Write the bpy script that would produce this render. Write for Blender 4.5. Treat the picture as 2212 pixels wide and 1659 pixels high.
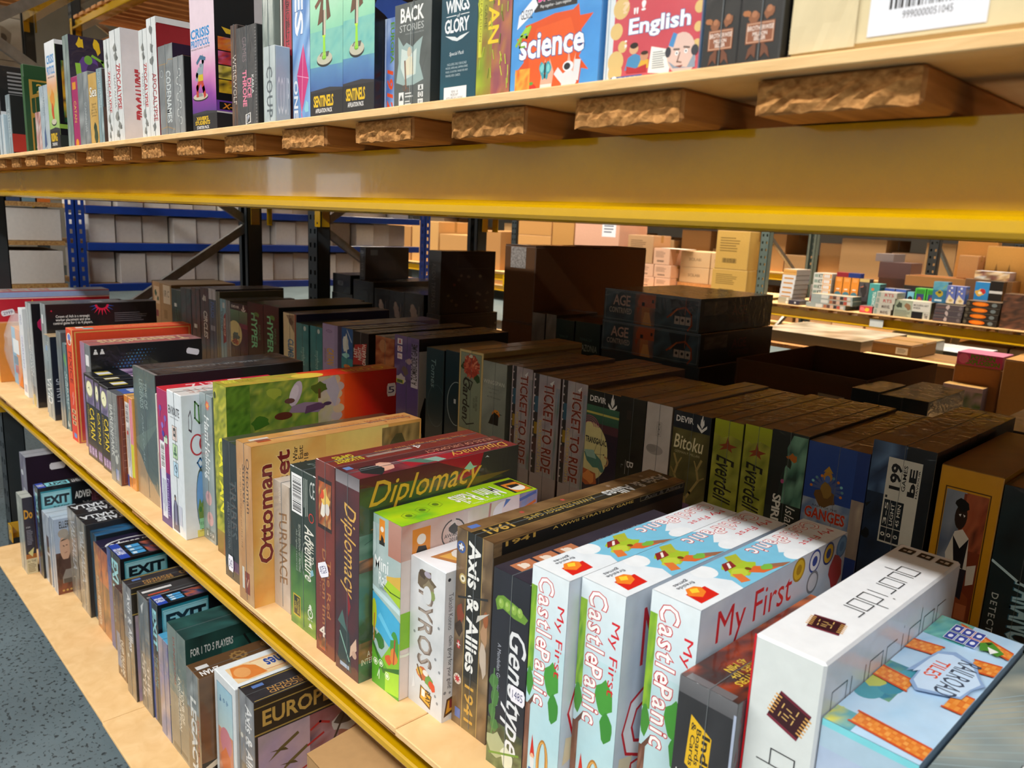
import bpy, math, random
from mathutils import Vector, Matrix
from mathutils.geometry import tessellate_polygon

S = bpy.context.scene
COL = S.collection
for o in list(bpy.data.objects):
    bpy.data.objects.remove(o)

# ------------------------------------------------------------------ camera
F_PX = 1697.26
YAW, PITCH, ROLL = -0.807534, 0.204982, 0.0462594
fw = Vector((math.cos(PITCH) * math.sin(YAW), math.cos(PITCH) * math.cos(YAW), -math.sin(PITCH)))
rt = Vector((math.cos(YAW), -math.sin(YAW), 0))
up = rt.cross(fw)
r2 = rt * math.cos(ROLL) + up * math.sin(ROLL)
u2 = -rt * math.sin(ROLL) + up * math.cos(ROLL)
cam_data = bpy.data.cameras.new('camera')
cam_data.sensor_width = 36.0
cam_data.lens = F_PX / 2212 * 36.0
cam_data.clip_start = 0.02
cam = bpy.data.objects.new('camera', cam_data)
cam.matrix_world = Matrix(((r2.x, u2.x, -fw.x, 0), (r2.y, u2.y, -fw.y, -0.572), (r2.z, u2.z, -fw.z, 1.60), (0, 0, 0, 1)))
COL.objects.link(cam)
S.camera = cam
cam_data.dof.use_dof = True
cam_data.dof.focus_distance = 1.35
cam_data.dof.aperture_fstop = 9.0

# ------------------------------------------------------------------ world, lamps, exposure
w = bpy.data.worlds.new('world')
S.world = w
w.use_nodes = True
w.node_tree.nodes['Background'].inputs[0].default_value = (1, 0.93, 0.84, 1)
w.node_tree.nodes['Background'].inputs[1].default_value = 0.05
S.view_settings.view_transform = 'Standard'
S.view_settings.look = 'None'
S.view_settings.exposure = 0.0
S.view_settings.gamma = 1.0
S.view_settings.use_curve_mapping = False
S.cycles.diffuse_bounces = 4
S.cycles.glossy_bounces = 3
S.cycles.transmission_bounces = 4
S.cycles.transparent_max_bounces = 8
S.cycles.max_bounces = 6
S.cycles.caustics_reflective = False
S.cycles.caustics_refractive = False
S.cycles.sample_clamp_indirect = 4.0


def lamp(name, loc, sx, sy, power, col, rot=(0, 0, 0)):
    L = bpy.data.lights.new(name, 'AREA')
    L.shape = 'RECTANGLE'
    L.size, L.size_y = sx, sy
    L.energy = power
    L.color = col
    o = bpy.data.objects.new(name, L)
    o.location = loc
    o.rotation_euler = rot
    COL.objects.link(o)
    return o


# the lamp rows of the aisles, hung under the ceiling along the racks
lamp('aisle_lamp', (-2.2, -3.6, 5.9), 12.0, 0.30, 800, (1.0, 0.985, 0.96))
lamp('aisle_lamp', (3.6, -3.0, 5.6), 3.0, 0.5, 200, (0.92, 0.97, 1.0))
lamp('aisle_lamp', (-6.0, 5.2, 5.6), 14.0, 0.6, 700, (1.0, 0.86, 0.68)).data.spread = math.radians(105)
lamp('aisle_lamp', (-10.5, 0.6, 5.6), 0.5, 9.0, 500, (1.0, 0.95, 0.9))
lamp('aisle_lamp', (-8.0, 9.2, 5.6), 16.0, 0.6, 900, (1.0, 0.86, 0.68)).data.spread = math.radians(100)


# ------------------------------------------------------------------ colours and materials
def lin(h):
    if not isinstance(h, str):
        return h
    h = h.lstrip('#')
    if len(h) == 3:
        h = ''.join(c * 2 for c in h)
    v = [int(h[i:i + 2], 16) / 255 for i in (0, 2, 4)]
    return tuple(x / 12.92 if x <= .04045 else ((x + .055) / 1.055) ** 2.4 for x in v)


def nt(name):
    m = bpy.data.materials.new(name)
    m.use_nodes = True
    n = m.node_tree
    return m, n, n.nodes['Principled BSDF']


def mix_noise(n, base_socket_or_col, scale, amt, dark=0.75, stretch=(1, 1, 1), detail=3):
    tc = n.nodes.new('ShaderNodeTexCoord')
    mp = n.nodes.new('ShaderNodeMapping')
    mp.inputs['Scale'].default_value = stretch
    n.links.new(tc.outputs['Object'], mp.inputs[0])
    no = n.nodes.new('ShaderNodeTexNoise')
    no.inputs['Scale'].default_value = scale
    no.inputs['Detail'].default_value = detail
    n.links.new(mp.outputs[0], no.inputs['Vector'])
    mr = n.nodes.new('ShaderNodeMapRange')
    mr.inputs[1].default_value = .3
    mr.inputs[2].default_value = .7
    mr.inputs[3].default_value = 1 - amt * (1 - dark) * 4
    mr.inputs[4].default_value = 1 + amt * .3
    n.links.new(no.outputs[0], mr.inputs[0])
    mx = n.nodes.new('ShaderNodeVectorMath')
    mx.operation = 'SCALE'
    if hasattr(base_socket_or_col, 'is_output'):
        n.links.new(base_socket_or_col, mx.inputs[0])
    else:
        mx.inputs[0].default_value = lin(base_socket_or_col)
    n.links.new(mr.outputs[0], mx.inputs['Scale'])
    return mx.outputs[0], no.outputs[0], mp.outputs[0]


def bump(n, sock, strength, dist=0.001):
    b = n.nodes.new('ShaderNodeBump')
    b.inputs['Strength'].default_value = strength
    b.inputs['Distance'].default_value = dist
    n.links.new(sock, b.inputs['Height'])
    return b.outputs[0]


def plain(name, col, rough=.5, metal=0, scale=8, amt=.12, bumpv=0, stretch=(1, 1, 1), coat=0, spec=.5):
    m, n, b = nt(name)
    c, h, _ = mix_noise(n, col, scale, amt, stretch=stretch)
    n.links.new(c, b.inputs['Base Color'])
    b.inputs['Roughness'].default_value = rough
    b.inputs['Metallic'].default_value = metal
    b.inputs['Coat Weight'].default_value = coat
    b.inputs['Specular IOR Level'].default_value = spec
    if bumpv:
        n.links.new(bump(n, h, bumpv), b.inputs['Normal'])
    return m


def printed(name, rough, coat=0.0, wrinkle=0.0, spec=.4):
    """Printed card: colours come from the mesh's colour layer, the sheen and film relief from the material."""
    m, n, b = nt(name)
    a = n.nodes.new('ShaderNodeVertexColor')
    a.layer_name = 'Col'
    c, h, vec = mix_noise(n, a.outputs[0], 60, .05)
    n.links.new(c, b.inputs['Base Color'])
    b.inputs['Roughness'].default_value = rough
    b.inputs['Specular IOR Level'].default_value = spec
    b.inputs['Coat Weight'].default_value = coat
    b.inputs['Coat Roughness'].default_value = .07
    if wrinkle:
        no = n.nodes.new('ShaderNodeTexNoise')
        no.inputs['Scale'].default_value = 26
        no.inputs['Detail'].default_value = 2.5
        no.inputs['Distortion'].default_value = 1.6
        n.links.new(vec, no.inputs['Vector'])
        bp = bump(n, no.outputs[0], wrinkle, .004)
        n.links.new(bp, b.inputs['Coat Normal'])
    return m


PRINT = {
    'matte': printed('card_matte', .55, 0, 0, .3),
    'gloss': printed('card_gloss', .32, .25, 0, .4),
    'wrap': printed('card_in_film', .42, .75, .35, .4),
}
M_CARD = printed('corrugated_card', .8, 0, 0, .2)
M_FILM = plain('clear_film_seam', '#7d8386', .2, amt=.05, coat=.6)
M_STICK = plain('sticker_paper', '#e9e6f0', .5, amt=.04)


# ------------------------------------------------------------------ mesh helpers
def link(o, parent=None):
    COL.objects.link(o)
    if parent is not None:
        o.parent = parent
    return o


def setp(o, label=None, cat=None, group=None, kind=None):
    if label: o['label'] = label
    if cat: o['category'] = cat
    if group: o['group'] = group
    if kind: o['kind'] = kind
    return o


class MB:
    """Collects boxes, prisms and tubes; build() links them as one mesh object."""
    def __init__(s):
        s.v, s.f, s.c, s.cur = [], [], [], (1, 1, 1)

    def poly(s, pts, col=None):
        i = len(s.v)
        s.v += [tuple(p) for p in pts]
        s.f.append(tuple(range(i, i + len(pts))))
        s.c.append(lin(col) if col else s.cur)

    def box(s, x0, x1, y0, y1, z0, z1, c=0.0, col=None, cols=None):
        """Chamfered box; cols = colours by face key l r f b d t (left right front back down top)."""
        cc = lin(col) if col else s.cur
        g = lambda k: lin(cols[k]) if cols and k in cols else cc
        if c <= 0:
            P = lambda a, b, d: (x1 if a else x0, y1 if b else y0, z1 if d else z0)
            for k, q in (('d', (P(0, 0, 0), P(0, 1, 0), P(1, 1, 0), P(1, 0, 0))), ('t', (P(0, 0, 1), P(1, 0, 1), P(1, 1, 1), P(0, 1, 1))),
                         ('f', (P(0, 0, 0), P(1, 0, 0), P(1, 0, 1), P(0, 0, 1))), ('b', (P(1, 1, 0), P(0, 1, 0), P(0, 1, 1), P(1, 1, 1))),
                         ('l', (P(0, 1, 0), P(0, 0, 0), P(0, 0, 1), P(0, 1, 1))), ('r', (P(1, 0, 0), P(1, 1, 0), P(1, 1, 1), P(1, 0, 1)))):
                s.poly(q, g(k))
            return
        base = len(s.v)
        idx = {}
        X, Y, Z = (x0, x1), (y0, y1), (z0, z1)
        sg = (1, -1)
        for i in (0, 1):
            for j in (0, 1):
                for k in (0, 1):
                    idx[(i, j, k, 'x')] = len(s.v); s.v.append((X[i], Y[j] + sg[j] * c, Z[k] + sg[k] * c))
                    idx[(i, j, k, 'y')] = len(s.v); s.v.append((X[i] + sg[i] * c, Y[j], Z[k] + sg[k] * c))
                    idx[(i, j, k, 'z')] = len(s.v); s.v.append((X[i] + sg[i] * c, Y[j] + sg[j] * c, Z[k]))

        def add(ids, col):
            s.f.append(tuple(ids)); s.c.append(col)
        keyc = {('x', 0): g('l'), ('x', 1): g('r'), ('y', 0): g('f'), ('y', 1): g('b'), ('z', 0): g('d'), ('z', 1): g('t')}
        ax = 'xyz'
        cyc = ((0, 0), (1, 0), (1, 1), (0, 1))
        for a in range(3):
            for side in (0, 1):
                ids = []
                for p, q in cyc:
                    t = [0, 0, 0]; t[a] = side; t[(a + 1) % 3] = p; t[(a + 2) % 3] = q
                    ids.append(idx[(t[0], t[1], t[2], ax[a])])
                if side == 0: ids.reverse()
                add(ids, keyc[(ax[a], side)])
        for a in range(3):
            b, d = (a + 1) % 3, (a + 2) % 3
            for sb in (0, 1):
                for sd in (0, 1):
                    t0 = [0, 0, 0]; t0[b] = sb; t0[d] = sd; t0[a] = 0
                    t1 = list(t0); t1[a] = 1
                    ids = [idx[(*t0, ax[b])], idx[(*t1, ax[b])], idx[(*t1, ax[d])], idx[(*t0, ax[d])]]
                    if (sb == sd): ids.reverse()
                    m = tuple((p + q) / 2 * .9 + .05 for p, q in zip(keyc[(ax[b], sb)], keyc[(ax[d], sd)]))
                    add(ids, m)
        for i in (0, 1):
            for j in (0, 1):
                for k in (0, 1):
                    ids = [idx[(i, j, k, e)] for e in 'xyz']
                    if (i + j + k) % 2 == 0: ids.reverse()
                    add(ids, keyc[('z', k)])

    def tube(s, a, b, r, n=8, col=None):
        a, b = Vector(a), Vector(b)
        d = (b - a).normalized()
        u = d.orthogonal().normalized(); v = d.cross(u)
        A = [a + (u * math.cos(t) + v * math.sin(t)) * r for t in [2 * math.pi * i / n for i in range(n)]]
        Bp = [p + (b - a) for p in A]
        for i in range(n):
            j = (i + 1) % n
            s.poly((A[i], A[j], Bp[j], Bp[i]), col)
        s.poly(A[::-1], col); s.poly(Bp, col)

    def extrude_x(s, prof, x0, x1, col=None):
        """Closed (y, z) profile, counter-clockwise seen from +x, pulled along x."""
        n = len(prof)
        for i in range(n):
            (ya, za), (yb, zb) = prof[i], prof[(i + 1) % n]
            s.poly(((x0, ya, za), (x0, yb, zb), (x1, yb, zb), (x1, ya, za))[::-1], col)
        s.poly([(x1, y, z) for y, z in prof], col)
        s.poly([(x0, y, z) for y, z in prof][::-1], col)

    def mesh(s, name):
        me = bpy.data.meshes.new(name)
        me.from_pydata(s.v, [], s.f)
        ca = me.color_attributes.new('Col', 'FLOAT_COLOR', 'CORNER')
        buf = []
        for f, c in zip(s.f, s.c):
            if c and isinstance(c[0], (tuple, list)):
                for q in c: buf += [q[0], q[1], q[2], 1]
            else:
                buf += [c[0], c[1], c[2], 1] * len(f)
        ca.data.foreach_set('color', buf)
        return me

    def build(s, name, mat, parent=None, loc=(0, 0, 0), rz=0):
        me = s.mesh(name)
        me.materials.append(mat)
        o = bpy.data.objects.new(name, me)
        o.location = loc
        o.rotation_euler = (0, 0, rz)
        return link(o, parent)


def empty(name, loc=(0, 0, 0)):
    o = bpy.data.objects.new(name, None)
    o.empty_display_size = .05
    o.location = loc
    return link(o)


# ------------------------------------------------------------------ lettering: outlines of the built-in font as flat polygons
_tc = {}


def glyphs(txt, off=0.0, shear=0.0, spacing=1.0):
    k = (txt, round(off, 4), round(shear, 3), spacing)
    if k in _tc: return _tc[k]
    cu = bpy.data.curves.new('t', 'FONT')
    cu.body = txt
    cu.size = 1
    cu.offset = off
    cu.shear = shear
    cu.space_character = spacing
    cu.space_line = .85
    cu.align_x = 'CENTER'
    cu.resolution_u = 2
    ob = bpy.data.objects.new('t', cu)
    me = ob.to_mesh()
    V = [(v.co.x, v.co.y) for v in me.vertices]
    Fs = [tuple(p.vertices) for p in me.polygons]
    ob.to_mesh_clear()
    bpy.data.objects.remove(ob)
    bpy.data.curves.remove(cu)
    if not V: V, Fs = [(0, 0), (1, 0), (1, 1)], []
    xs = [v[0] for v in V]; ys = [v[1] for v in V]
    _tc[k] = (V, Fs, (min(xs), max(xs), min(ys), max(ys)))
    return _tc[k]


def vnoise(x, y, seed):
    def h(i, j):
        n = (i * 374761393 + j * 668265263 + seed * 974711) & 0xffffffff
        n = ((n ^ (n >> 13)) * 1274126177) & 0xffffffff
        return ((n ^ (n >> 16)) & 0xffff) / 65535
    i, j = math.floor(x), math.floor(y)
    fx, fy = x - i, y - j
    fx, fy = fx * fx * (3 - 2 * fx), fy * fy * (3 - 2 * fy)
    return (h(i, j) * (1 - fx) + h(i + 1, j) * fx) * (1 - fy) + (h(i, j + 1) * (1 - fx) + h(i + 1, j + 1) * fx) * fy


class Face:
    """Flat print on one face. (u, v) run 0..1 over the face; every layer lies a hair above the last."""
    def __init__(s, org, U, V, name):
        s.o, s.U, s.V, s.name = Vector(org), Vector(U), Vector(V), name
        s.W, s.H = s.U.length, s.V.length
        s.N = s.U.cross(s.V).normalized()
        s.k = 0
        s.mb = MB()
        s.lim = (0, 1, 0, 1)

    def sub(s, u0, u1, v0=0, v1=1):
        """The same face with (0..1, 0..1) laid over a part of it; print may run on to the face's own edges."""
        n = Face(s.o + s.U * u0 + s.V * v0, s.U * (u1 - u0), s.V * (v1 - v0), s.name)
        n.lim = (-u0 / (u1 - u0), (1 - u0) / (u1 - u0), -v0 / (v1 - v0), (1 - v0) / (v1 - v0))
        return n

    def pt(s, u, v):
        return s.o + s.U * u + s.V * v + s.N * (0.00025 + 0.000012 * s.k)

    def r(s, u0, v0, u1, v1, col, col2=None, col3=None):
        """Rectangle; col2 = colour of the upper edge; col3 = (with col2) colour change runs along u instead."""
        s.k += 1
        q = [s.pt(u0, v0), s.pt(u1, v0), s.pt(u1, v1), s.pt(u0, v1)]
        a = lin(col)
        if col2 is None: s.mb.poly(q, a)
        else:
            i = len(s.mb.v)
            s.mb.v += [tuple(p) for p in q]
            s.mb.f.append((i, i + 1, i + 2, i + 3))
            b = lin(col2)
            s.mb.c.append([a, b, b, a] if col3 else [a, a, b, b])
        return s

    def p(s, pts, col):
        s.k += 1
        P = [s.pt(u, v) for u, v in pts]
        c = lin(col)
        if len(pts) <= 4:
            s.mb.poly(P, c); return s
        i = len(s.mb.v)
        s.mb.v += [tuple(q) for q in P]
        fl = [Vector((u * s.W, v * s.H, 0)) for u, v in pts]
        for t in tessellate_polygon([fl]):
            t = list(t)
            a, b, d = (fl[j] for j in t)
            if (b - a).cross(d - a).z < 0: t.reverse()
            s.mb.f.append(tuple(i + j for j in t)); s.mb.c.append(c)
        return s

    def e(s, u, v, ru, rv, col, n=18, rot=0, a0=0, a1=360):
        """Ellipse (or sector) with radii as shares of the face width and height; rv None = a true circle."""
        if rv is None: rv = ru * s.W / s.H
        ca, sa = math.cos(math.radians(rot)), math.sin(math.radians(rot))
        pts = []
        full = (a1 - a0) >= 360
        for i in range(n if full else n + 1):
            t = math.radians(a0 + (a1 - a0) * i / n)
            x, y = ru * s.W * math.cos(t), rv * s.H * math.sin(t)
            pts.append((u + (x * ca - y * sa) / s.W, v + (x * sa + y * ca) / s.H))
        if not full: pts.append((u, v))
        s.k += 1
        P = [s.pt(*q) for q in pts]
        c0 = s.pt(u, v)
        c = lin(col)
        i = len(s.mb.v)
        s.mb.v += [tuple(c0)] + [tuple(q) for q in P]
        m = len(P)
        for j in range(m):
            s.mb.f.append((i, i + 1 + j, i + 1 + (j + 1) % m)); s.mb.c.append(c)
        return s

    def ring(s, u, v, ru, rv, t, col, n=24, a0=0, a1=360):
        """Ring of line width t (metres)."""
        if rv is None: rv = ru * s.W / s.H
        s.k += 1
        c = lin(col)
        N_ = n
        for i in range(N_):
            ta, tb = (math.radians(a0 + (a1 - a0) * j / N_) for j in (i, i + 1))
            q = []
            for tt, k in ((ta, 0), (ta, 1), (tb, 1), (tb, 0)):
                a, b = ru - (t / s.W if k == 0 else 0), rv - (t / s.H if k == 0 else 0)
                q.append(s.pt(u + a * math.cos(tt), v + b * math.sin(tt)))
            s.mb.poly(q, c)
        return s

    def line(s, pts, t, col, close=False):
        """Polyline of width t (metres)."""
        s.k += 1
        c = lin(col)
        L = list(pts) + ([pts[0]] if close else [])
        for (ua, va), (ub, vb) in zip(L, L[1:]):
            dx, dy = (ub - ua) * s.W, (vb - va) * s.H
            l = math.hypot(dx, dy) or 1
            ex, ey = dx / l * t / 2, dy / l * t / 2
            nx, ny = -ey, ex
            q = [(ua * s.W - ex - nx, va * s.H - ey - ny), (ub * s.W + ex - nx, vb * s.H + ey - ny),
                 (ub * s.W + ex + nx, vb * s.H + ey + ny), (ua * s.W - ex + nx, va * s.H - ey + ny)]
            s.mb.poly([s.pt(a / s.W, b / s.H) for a, b in q], c)
        return s

    def frame(s, u0, v0, u1, v1, t, col):
        a, b = t / s.W, t / s.H
        k = s.k
        s.r(u0, v0, u1, v0 + b, col); s.r(u0, v1 - b, u1, v1, col)
        s.r(u0, v0, u0 + a, v1, col); s.r(u1 - a, v0, u1, v1, col)
        return s

    def t(s, txt, u0, v0, u1, v1, col, rot=0, o=None, ow=.03, b=.0, sl=0.0, sp=1.0, wave=0.0):
        b, ow = b * .5, ow * .7
        """Lettering fitted into the rectangle; rot 0, 90, -90 or 180; o = outline colour, b = boldness, sl = slant."""
        V, Fs, _ = glyphs(txt, b, sl, sp)
        box = glyphs(txt, b, sl, sp)[2]
        x0, x1, y0, y1 = box

        def m(x, y):
            a, c = (x - x0) / max(1e-6, x1 - x0), (y - y0) / max(1e-6, y1 - y0)
            if wave: c = c + wave * math.sin(a * math.pi)
            if rot == 90: a, c = 1 - c, a
            elif rot == -90: a, c = c, 1 - a
            elif rot == 180: a, c = 1 - a, 1 - c
            return u0 + (u1 - u0) * a, v0 + (v1 - v0) * c
        lay = []
        if o: lay.append((glyphs(txt, b + ow, sl, sp), o))
        lay.append(((V, Fs, box), col))
        for (vv, ff, _b), c in lay:
            s.k += 1
            i = len(s.mb.v)
            s.mb.v += [tuple(s.pt(*m(x, y))) for x, y in vv]
            cc = lin(c)
            for f in ff:
                s.mb.f.append(tuple(i + j for j in f)); s.mb.c.append(cc)
        return s

    def n(s, u0, v0, u1, v1, pal, nx=8, ny=8, sc=3.0, seed=1, grad=None, amt=1.0, ga=0.7):
        """Painted ground: colours of pal mixed by soft noise, or run along grad 'u'/'v' and broken up by it."""
        s.k += 1
        P = [lin(c) for c in pal]
        cols = {}
        asp = (abs(u1 - u0) * s.W) / max(1e-6, abs(v1 - v0) * s.H)
        i0 = len(s.mb.v)
        for j in range(ny + 1):
            for i in range(nx + 1):
                a, c = i / nx, j / ny
                q = vnoise(a * sc * max(1, asp) + 7.3, c * sc * max(1, 1 / asp) + 3.1, seed) * .65 + vnoise(a * sc * 2.7 * max(1, asp), c * sc * 2.7 * max(1, 1 / asp), seed + 5) * .35
                t = q if not grad else (a if grad == 'u' else c) * ga + (q - .5) * amt + (1 - ga) * .5
                t = min(.9999, max(0, t if grad else (q - .5) * 1.5 * amt + .5)) * (len(P) - 1)
                k = int(t); fr = t - k
                A_, B_ = P[k], P[min(k + 1, len(P) - 1)]
                cols[(i, j)] = tuple(x * (1 - fr) + y * fr for x, y in zip(A_, B_))
                s.mb.v.append(tuple(s.pt(u0 + (u1 - u0) * a, v0 + (v1 - v0) * c)))
        for j in range(ny):
            for i in range(nx):
                s.mb.f.append((i0 + j * (nx + 1) + i, i0 + j * (nx + 1) + i + 1, i0 + (j + 1) * (nx + 1) + i + 1, i0 + (j + 1) * (nx + 1) + i))
                s.mb.c.append([cols[(i, j)], cols[(i + 1, j)], cols[(i + 1, j + 1)], cols[(i, j + 1)]])
        return s

    def bars(s, u0, v0, u1, v1, seed=3, rot=0, bg='#f2f2f2', n=26):
        if bg: s.r(u0, v0, u1, v1, bg)
        R = random.Random(seed)
        s.k += 1
        t = .06
        while t < .93:
            wd = R.choice((.01, .014, .02, .03))
            if rot: q = (u0 + (u1 - u0) * .1, v0 + (v1 - v0) * t, u0 + (u1 - u0) * .9, v0 + (v1 - v0) * min(.95, t + wd))
            else: q = (u0 + (u1 - u0) * t, v0 + (v1 - v0) * .25, u0 + (u1 - u0) * min(.95, t + wd), v0 + (v1 - v0) * .93)
            s.mb.poly([s.pt(q[0], q[1]), s.pt(q[2], q[1]), s.pt(q[2], q[3]), s.pt(q[0], q[3])], lin('#151515'))
            t += wd + R.choice((.01, .016, .026))
        return s

    def splat(s, u, v, ru, rv, col, n=14, j=.25, seed=1):
        """Irregular rounded blot."""
        if rv is None: rv = ru * s.W / s.H
        R = random.Random(seed)
        return s.p([(u + ru * math.cos(2 * math.pi * i / n) * (1 + R.uniform(-j, j)), v + rv * math.sin(2 * math.pi * i / n) * (1 + R.uniform(-j, j))) for i in range(n)], col)

    def star(s, u, v, ru, rv, col, n=8, inner=.5, rot=0):
        if rv is None: rv = ru * s.W / s.H
        return s.p([(u + ru * (1 if i % 2 == 0 else inner) * math.cos(math.pi * i / n + rot), v + rv * (1 if i % 2 == 0 else inner) * math.sin(math.pi * i / n + rot)) for i in range(2 * n)], col)

    def clip(s):
        """Trims every polygon of the print to the face it is printed on."""
        m = s.mb
        ua, ub, va, vb = s.lim
        uu, vv = s.U / s.W ** 2, s.V / s.H ** 2
        nf, nc = [], []
        L = [((Vector(p) - s.o).dot(uu), (Vector(p) - s.o).dot(vv)) for p in m.v]
        for f, c in zip(m.f, m.c):
            if all(ua - 1e-5 <= L[i][0] <= ub + 1e-5 and va - 1e-5 <= L[i][1] <= vb + 1e-5 for i in f):
                nf.append(f); nc.append(c); continue
            d = (Vector(m.v[f[0]]) - s.o).dot(s.N)
            P = [L[i] for i in f]
            for ax, lim, sg in ((0, ua, 1), (0, ub, -1), (1, va, 1), (1, vb, -1)):
                Q = []
                for a, b in zip(P, P[1:] + P[:1]):
                    ia, ib = (a[ax] - lim) * sg >= 0, (b[ax] - lim) * sg >= 0
                    if ia: Q.append(a)
                    if ia != ib:
                        t = (lim - a[ax]) / (b[ax] - a[ax])
                        Q.append((a[0] + (b[0] - a[0]) * t, a[1] + (b[1] - a[1]) * t))
                P = Q
                if len(P) < 3: break
            if len(P) < 3: continue
            i = len(m.v)
            m.v += [tuple(s.o + s.U * a + s.V * b + s.N * d) for a, b in P]
            nf.append(tuple(range(i, i + len(P)))); nc.append(c[0] if c and isinstance(c[0], (tuple, list)) else c)
        used = sorted({i for f in nf for i in f})
        mp = {j: k for k, j in enumerate(used)}
        m.v = [m.v[j] for j in used]
        m.f = [tuple(mp[i] for i in f) for f in nf]
        m.c = nc

    def flush(s, parent, mat):
        if s.mb.f and s.name != 'price_sticker': s.clip()
        if s.mb.f: s.mb.build(s.name, mat, parent)


_boxes = []
# where on its face the seen print of a box lies (most spines are printed towards the top)
FSUB = {'s_train1': .28, 's_train2': .28, 's_train3': .28, 's_trans': .28, 's_bitoku': .38, 's_spirit': .4, 's_ganges': .44, 's_white': .5, 's_black_b': .4, 's_flower': .4, 's_bird': .4, 's_yellow': .1,
        's_199': .2, 's_paranoia': .2, 's_night': .66, 's_lilac': .6, 's_cream': .5, 's_teal1': .55, 's_teal2': .55, 's_hyper1': .45, 's_hyper2': .45, 's_devir1': .45, 's_circles': .35, 's_rust': .6, 's_ski': .6, 's_purple': .6}
RSUB = {'f_black_pink': (0, .6, 0, 1), 'f_black_sun': (0, 1, .62, 1), 'f_black_dots': (0, 1, .66, 1), 'f_catan_big': (0, 1, .68, 1), 'f_diplomacy': (0, 1, .55, 1), 'f_minirails': (0, 1, .3, 1), 'f_pyros': (0, .25, 0, 1), 'f_axis': (0, 1, .93, 1),
        'f_castle3': (0, 1, .5, 1), 'f_white_shapes': (0, .2, 0, 1), 'l_portrait': (0, .5, 0, 1)}


class GB:
    pass


def B(id, label, cf, cr=None, ct=None, m='wrap', cat='game box', name='game_box', group=None, h=None, c=.0012, dims=None, z=None, lid=None, part=''):
    x0, x1, y0, y1, z0, z1 = dims or PL[id]
    if h: z1 = z0 + h
    if z: z0, z1 = z
    W_, D_, H_ = x1 - x0, y1 - y0, z1 - z0
    mat = PRINT.get(m) or m
    mb = MB()
    cr, ct = cr or cf, ct or cr or cf
    mb.box(0, W_, 0, D_, 0, H_, min(c, W_ * .2), cols=dict(f=cf, r=cr, t=ct, l=cr, b=cf, d=ct))
    o = mb.build(name, mat, None, (x0, y0, z0))
    setp(o, label, cat, group)
    b = GB()
    b.o, b.W, b.D, b.H, b.mat = o, W_, D_, H_, mat
    b.f = Face((0, 0, 0), (W_, 0, 0), (0, 0, H_), 'front_print')
    b.r = Face((W_, 0, 0), (0, D_, 0), (0, 0, H_), 'side_print')
    b.t = Face((0, 0, H_), (W_, 0, 0), (0, D_, 0), 'top_print')
    if id in FSUB or id[:2] == 's_':
        b.f = b.f.sub(0, 1, FSUB.get(id, .42), 1)
    if id in RSUB: b.r = b.r.sub(*RSUB[id])
    _boxes.append(b)
    if m == 'wrap' and D_ < 1 and y0 < .8:
        # the welded seam of the shrink film: a fine ridge down the front and over the top
        sm = MB()
        q = W_ * .52
        sm.box(q - .0002, q + .0002, -.0010, -.0003, H_ * .02, H_ + .0004)
        sm.box(q - .0002, q + .0002, -.0010, D_ * .98, H_ + .0003, H_ + .0011)
        sm.build('film_seam', M_FILM, o)
    return b


def sticker(b, face, u, v, txt='', su=.035, sv=.017, rot=0, ang=0):
    """Small clipped-corner price sticker, a part of its box."""
    f = getattr(b, face)
    g = Face(f.o + f.U * u + f.V * v + f.N * .0012, f.U.normalized() * su, f.V.normalized() * sv, 'price_sticker')
    if ang:
        R = Matrix.Rotation(math.radians(ang), 3, f.N)
        g.U, g.V = R @ g.U, R @ g.V
    pts = [(.1, 0), (.9, 0), (1, .25), (1, .75), (.9, 1), (.1, 1), (0, .75), (0, .25)]
    g.p(pts, '#eceaf4')
    if txt: g.t(txt, .15, .25, .85, .75, '#3a3a6a', rot)
    g.flush(b.o, PRINT['matte'])


def finish():
    for b in _boxes:
        for f in (b.f, b.r, b.t): f.flush(b.o, b.mat)
# ------------------------------------------------------------------ the hall
def concrete():
    m, n, b = nt('painted_concrete')
    c, h, vec = mix_noise(n, '#5f6e74', 3, .25, dark=.8, detail=6)
    v = n.nodes.new('ShaderNodeTexNoise')
    v.inputs['Scale'].default_value = 70
    v.inputs['Detail'].default_value = 4
    n.links.new(vec, v.inputs['Vector'])
    r = n.nodes.new('ShaderNodeValToRGB')
    r.color_ramp.elements[0].position = .36
    r.color_ramp.elements[0].color = (.25, .25, .25, 1)
    r.color_ramp.elements[1].position = .44
    r.color_ramp.elements[1].color = (1, 1, 1, 1)
    n.links.new(v.outputs[0], r.inputs[0])
    mx = n.nodes.new('ShaderNodeMix')
    mx.data_type = 'RGBA'
    mx.blend_type = 'MULTIPLY'
    mx.inputs[0].default_value = 1
    n.links.new(c, mx.inputs[6])
    n.links.new(r.outputs[0], mx.inputs[7])
    n.links.new(mx.outputs[2], b.inputs['Base Color'])
    b.inputs['Roughness'].default_value = .45
    n.links.new(bump(n, r.outputs[0], .5, .002), b.inputs['Normal'])
    return m


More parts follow.
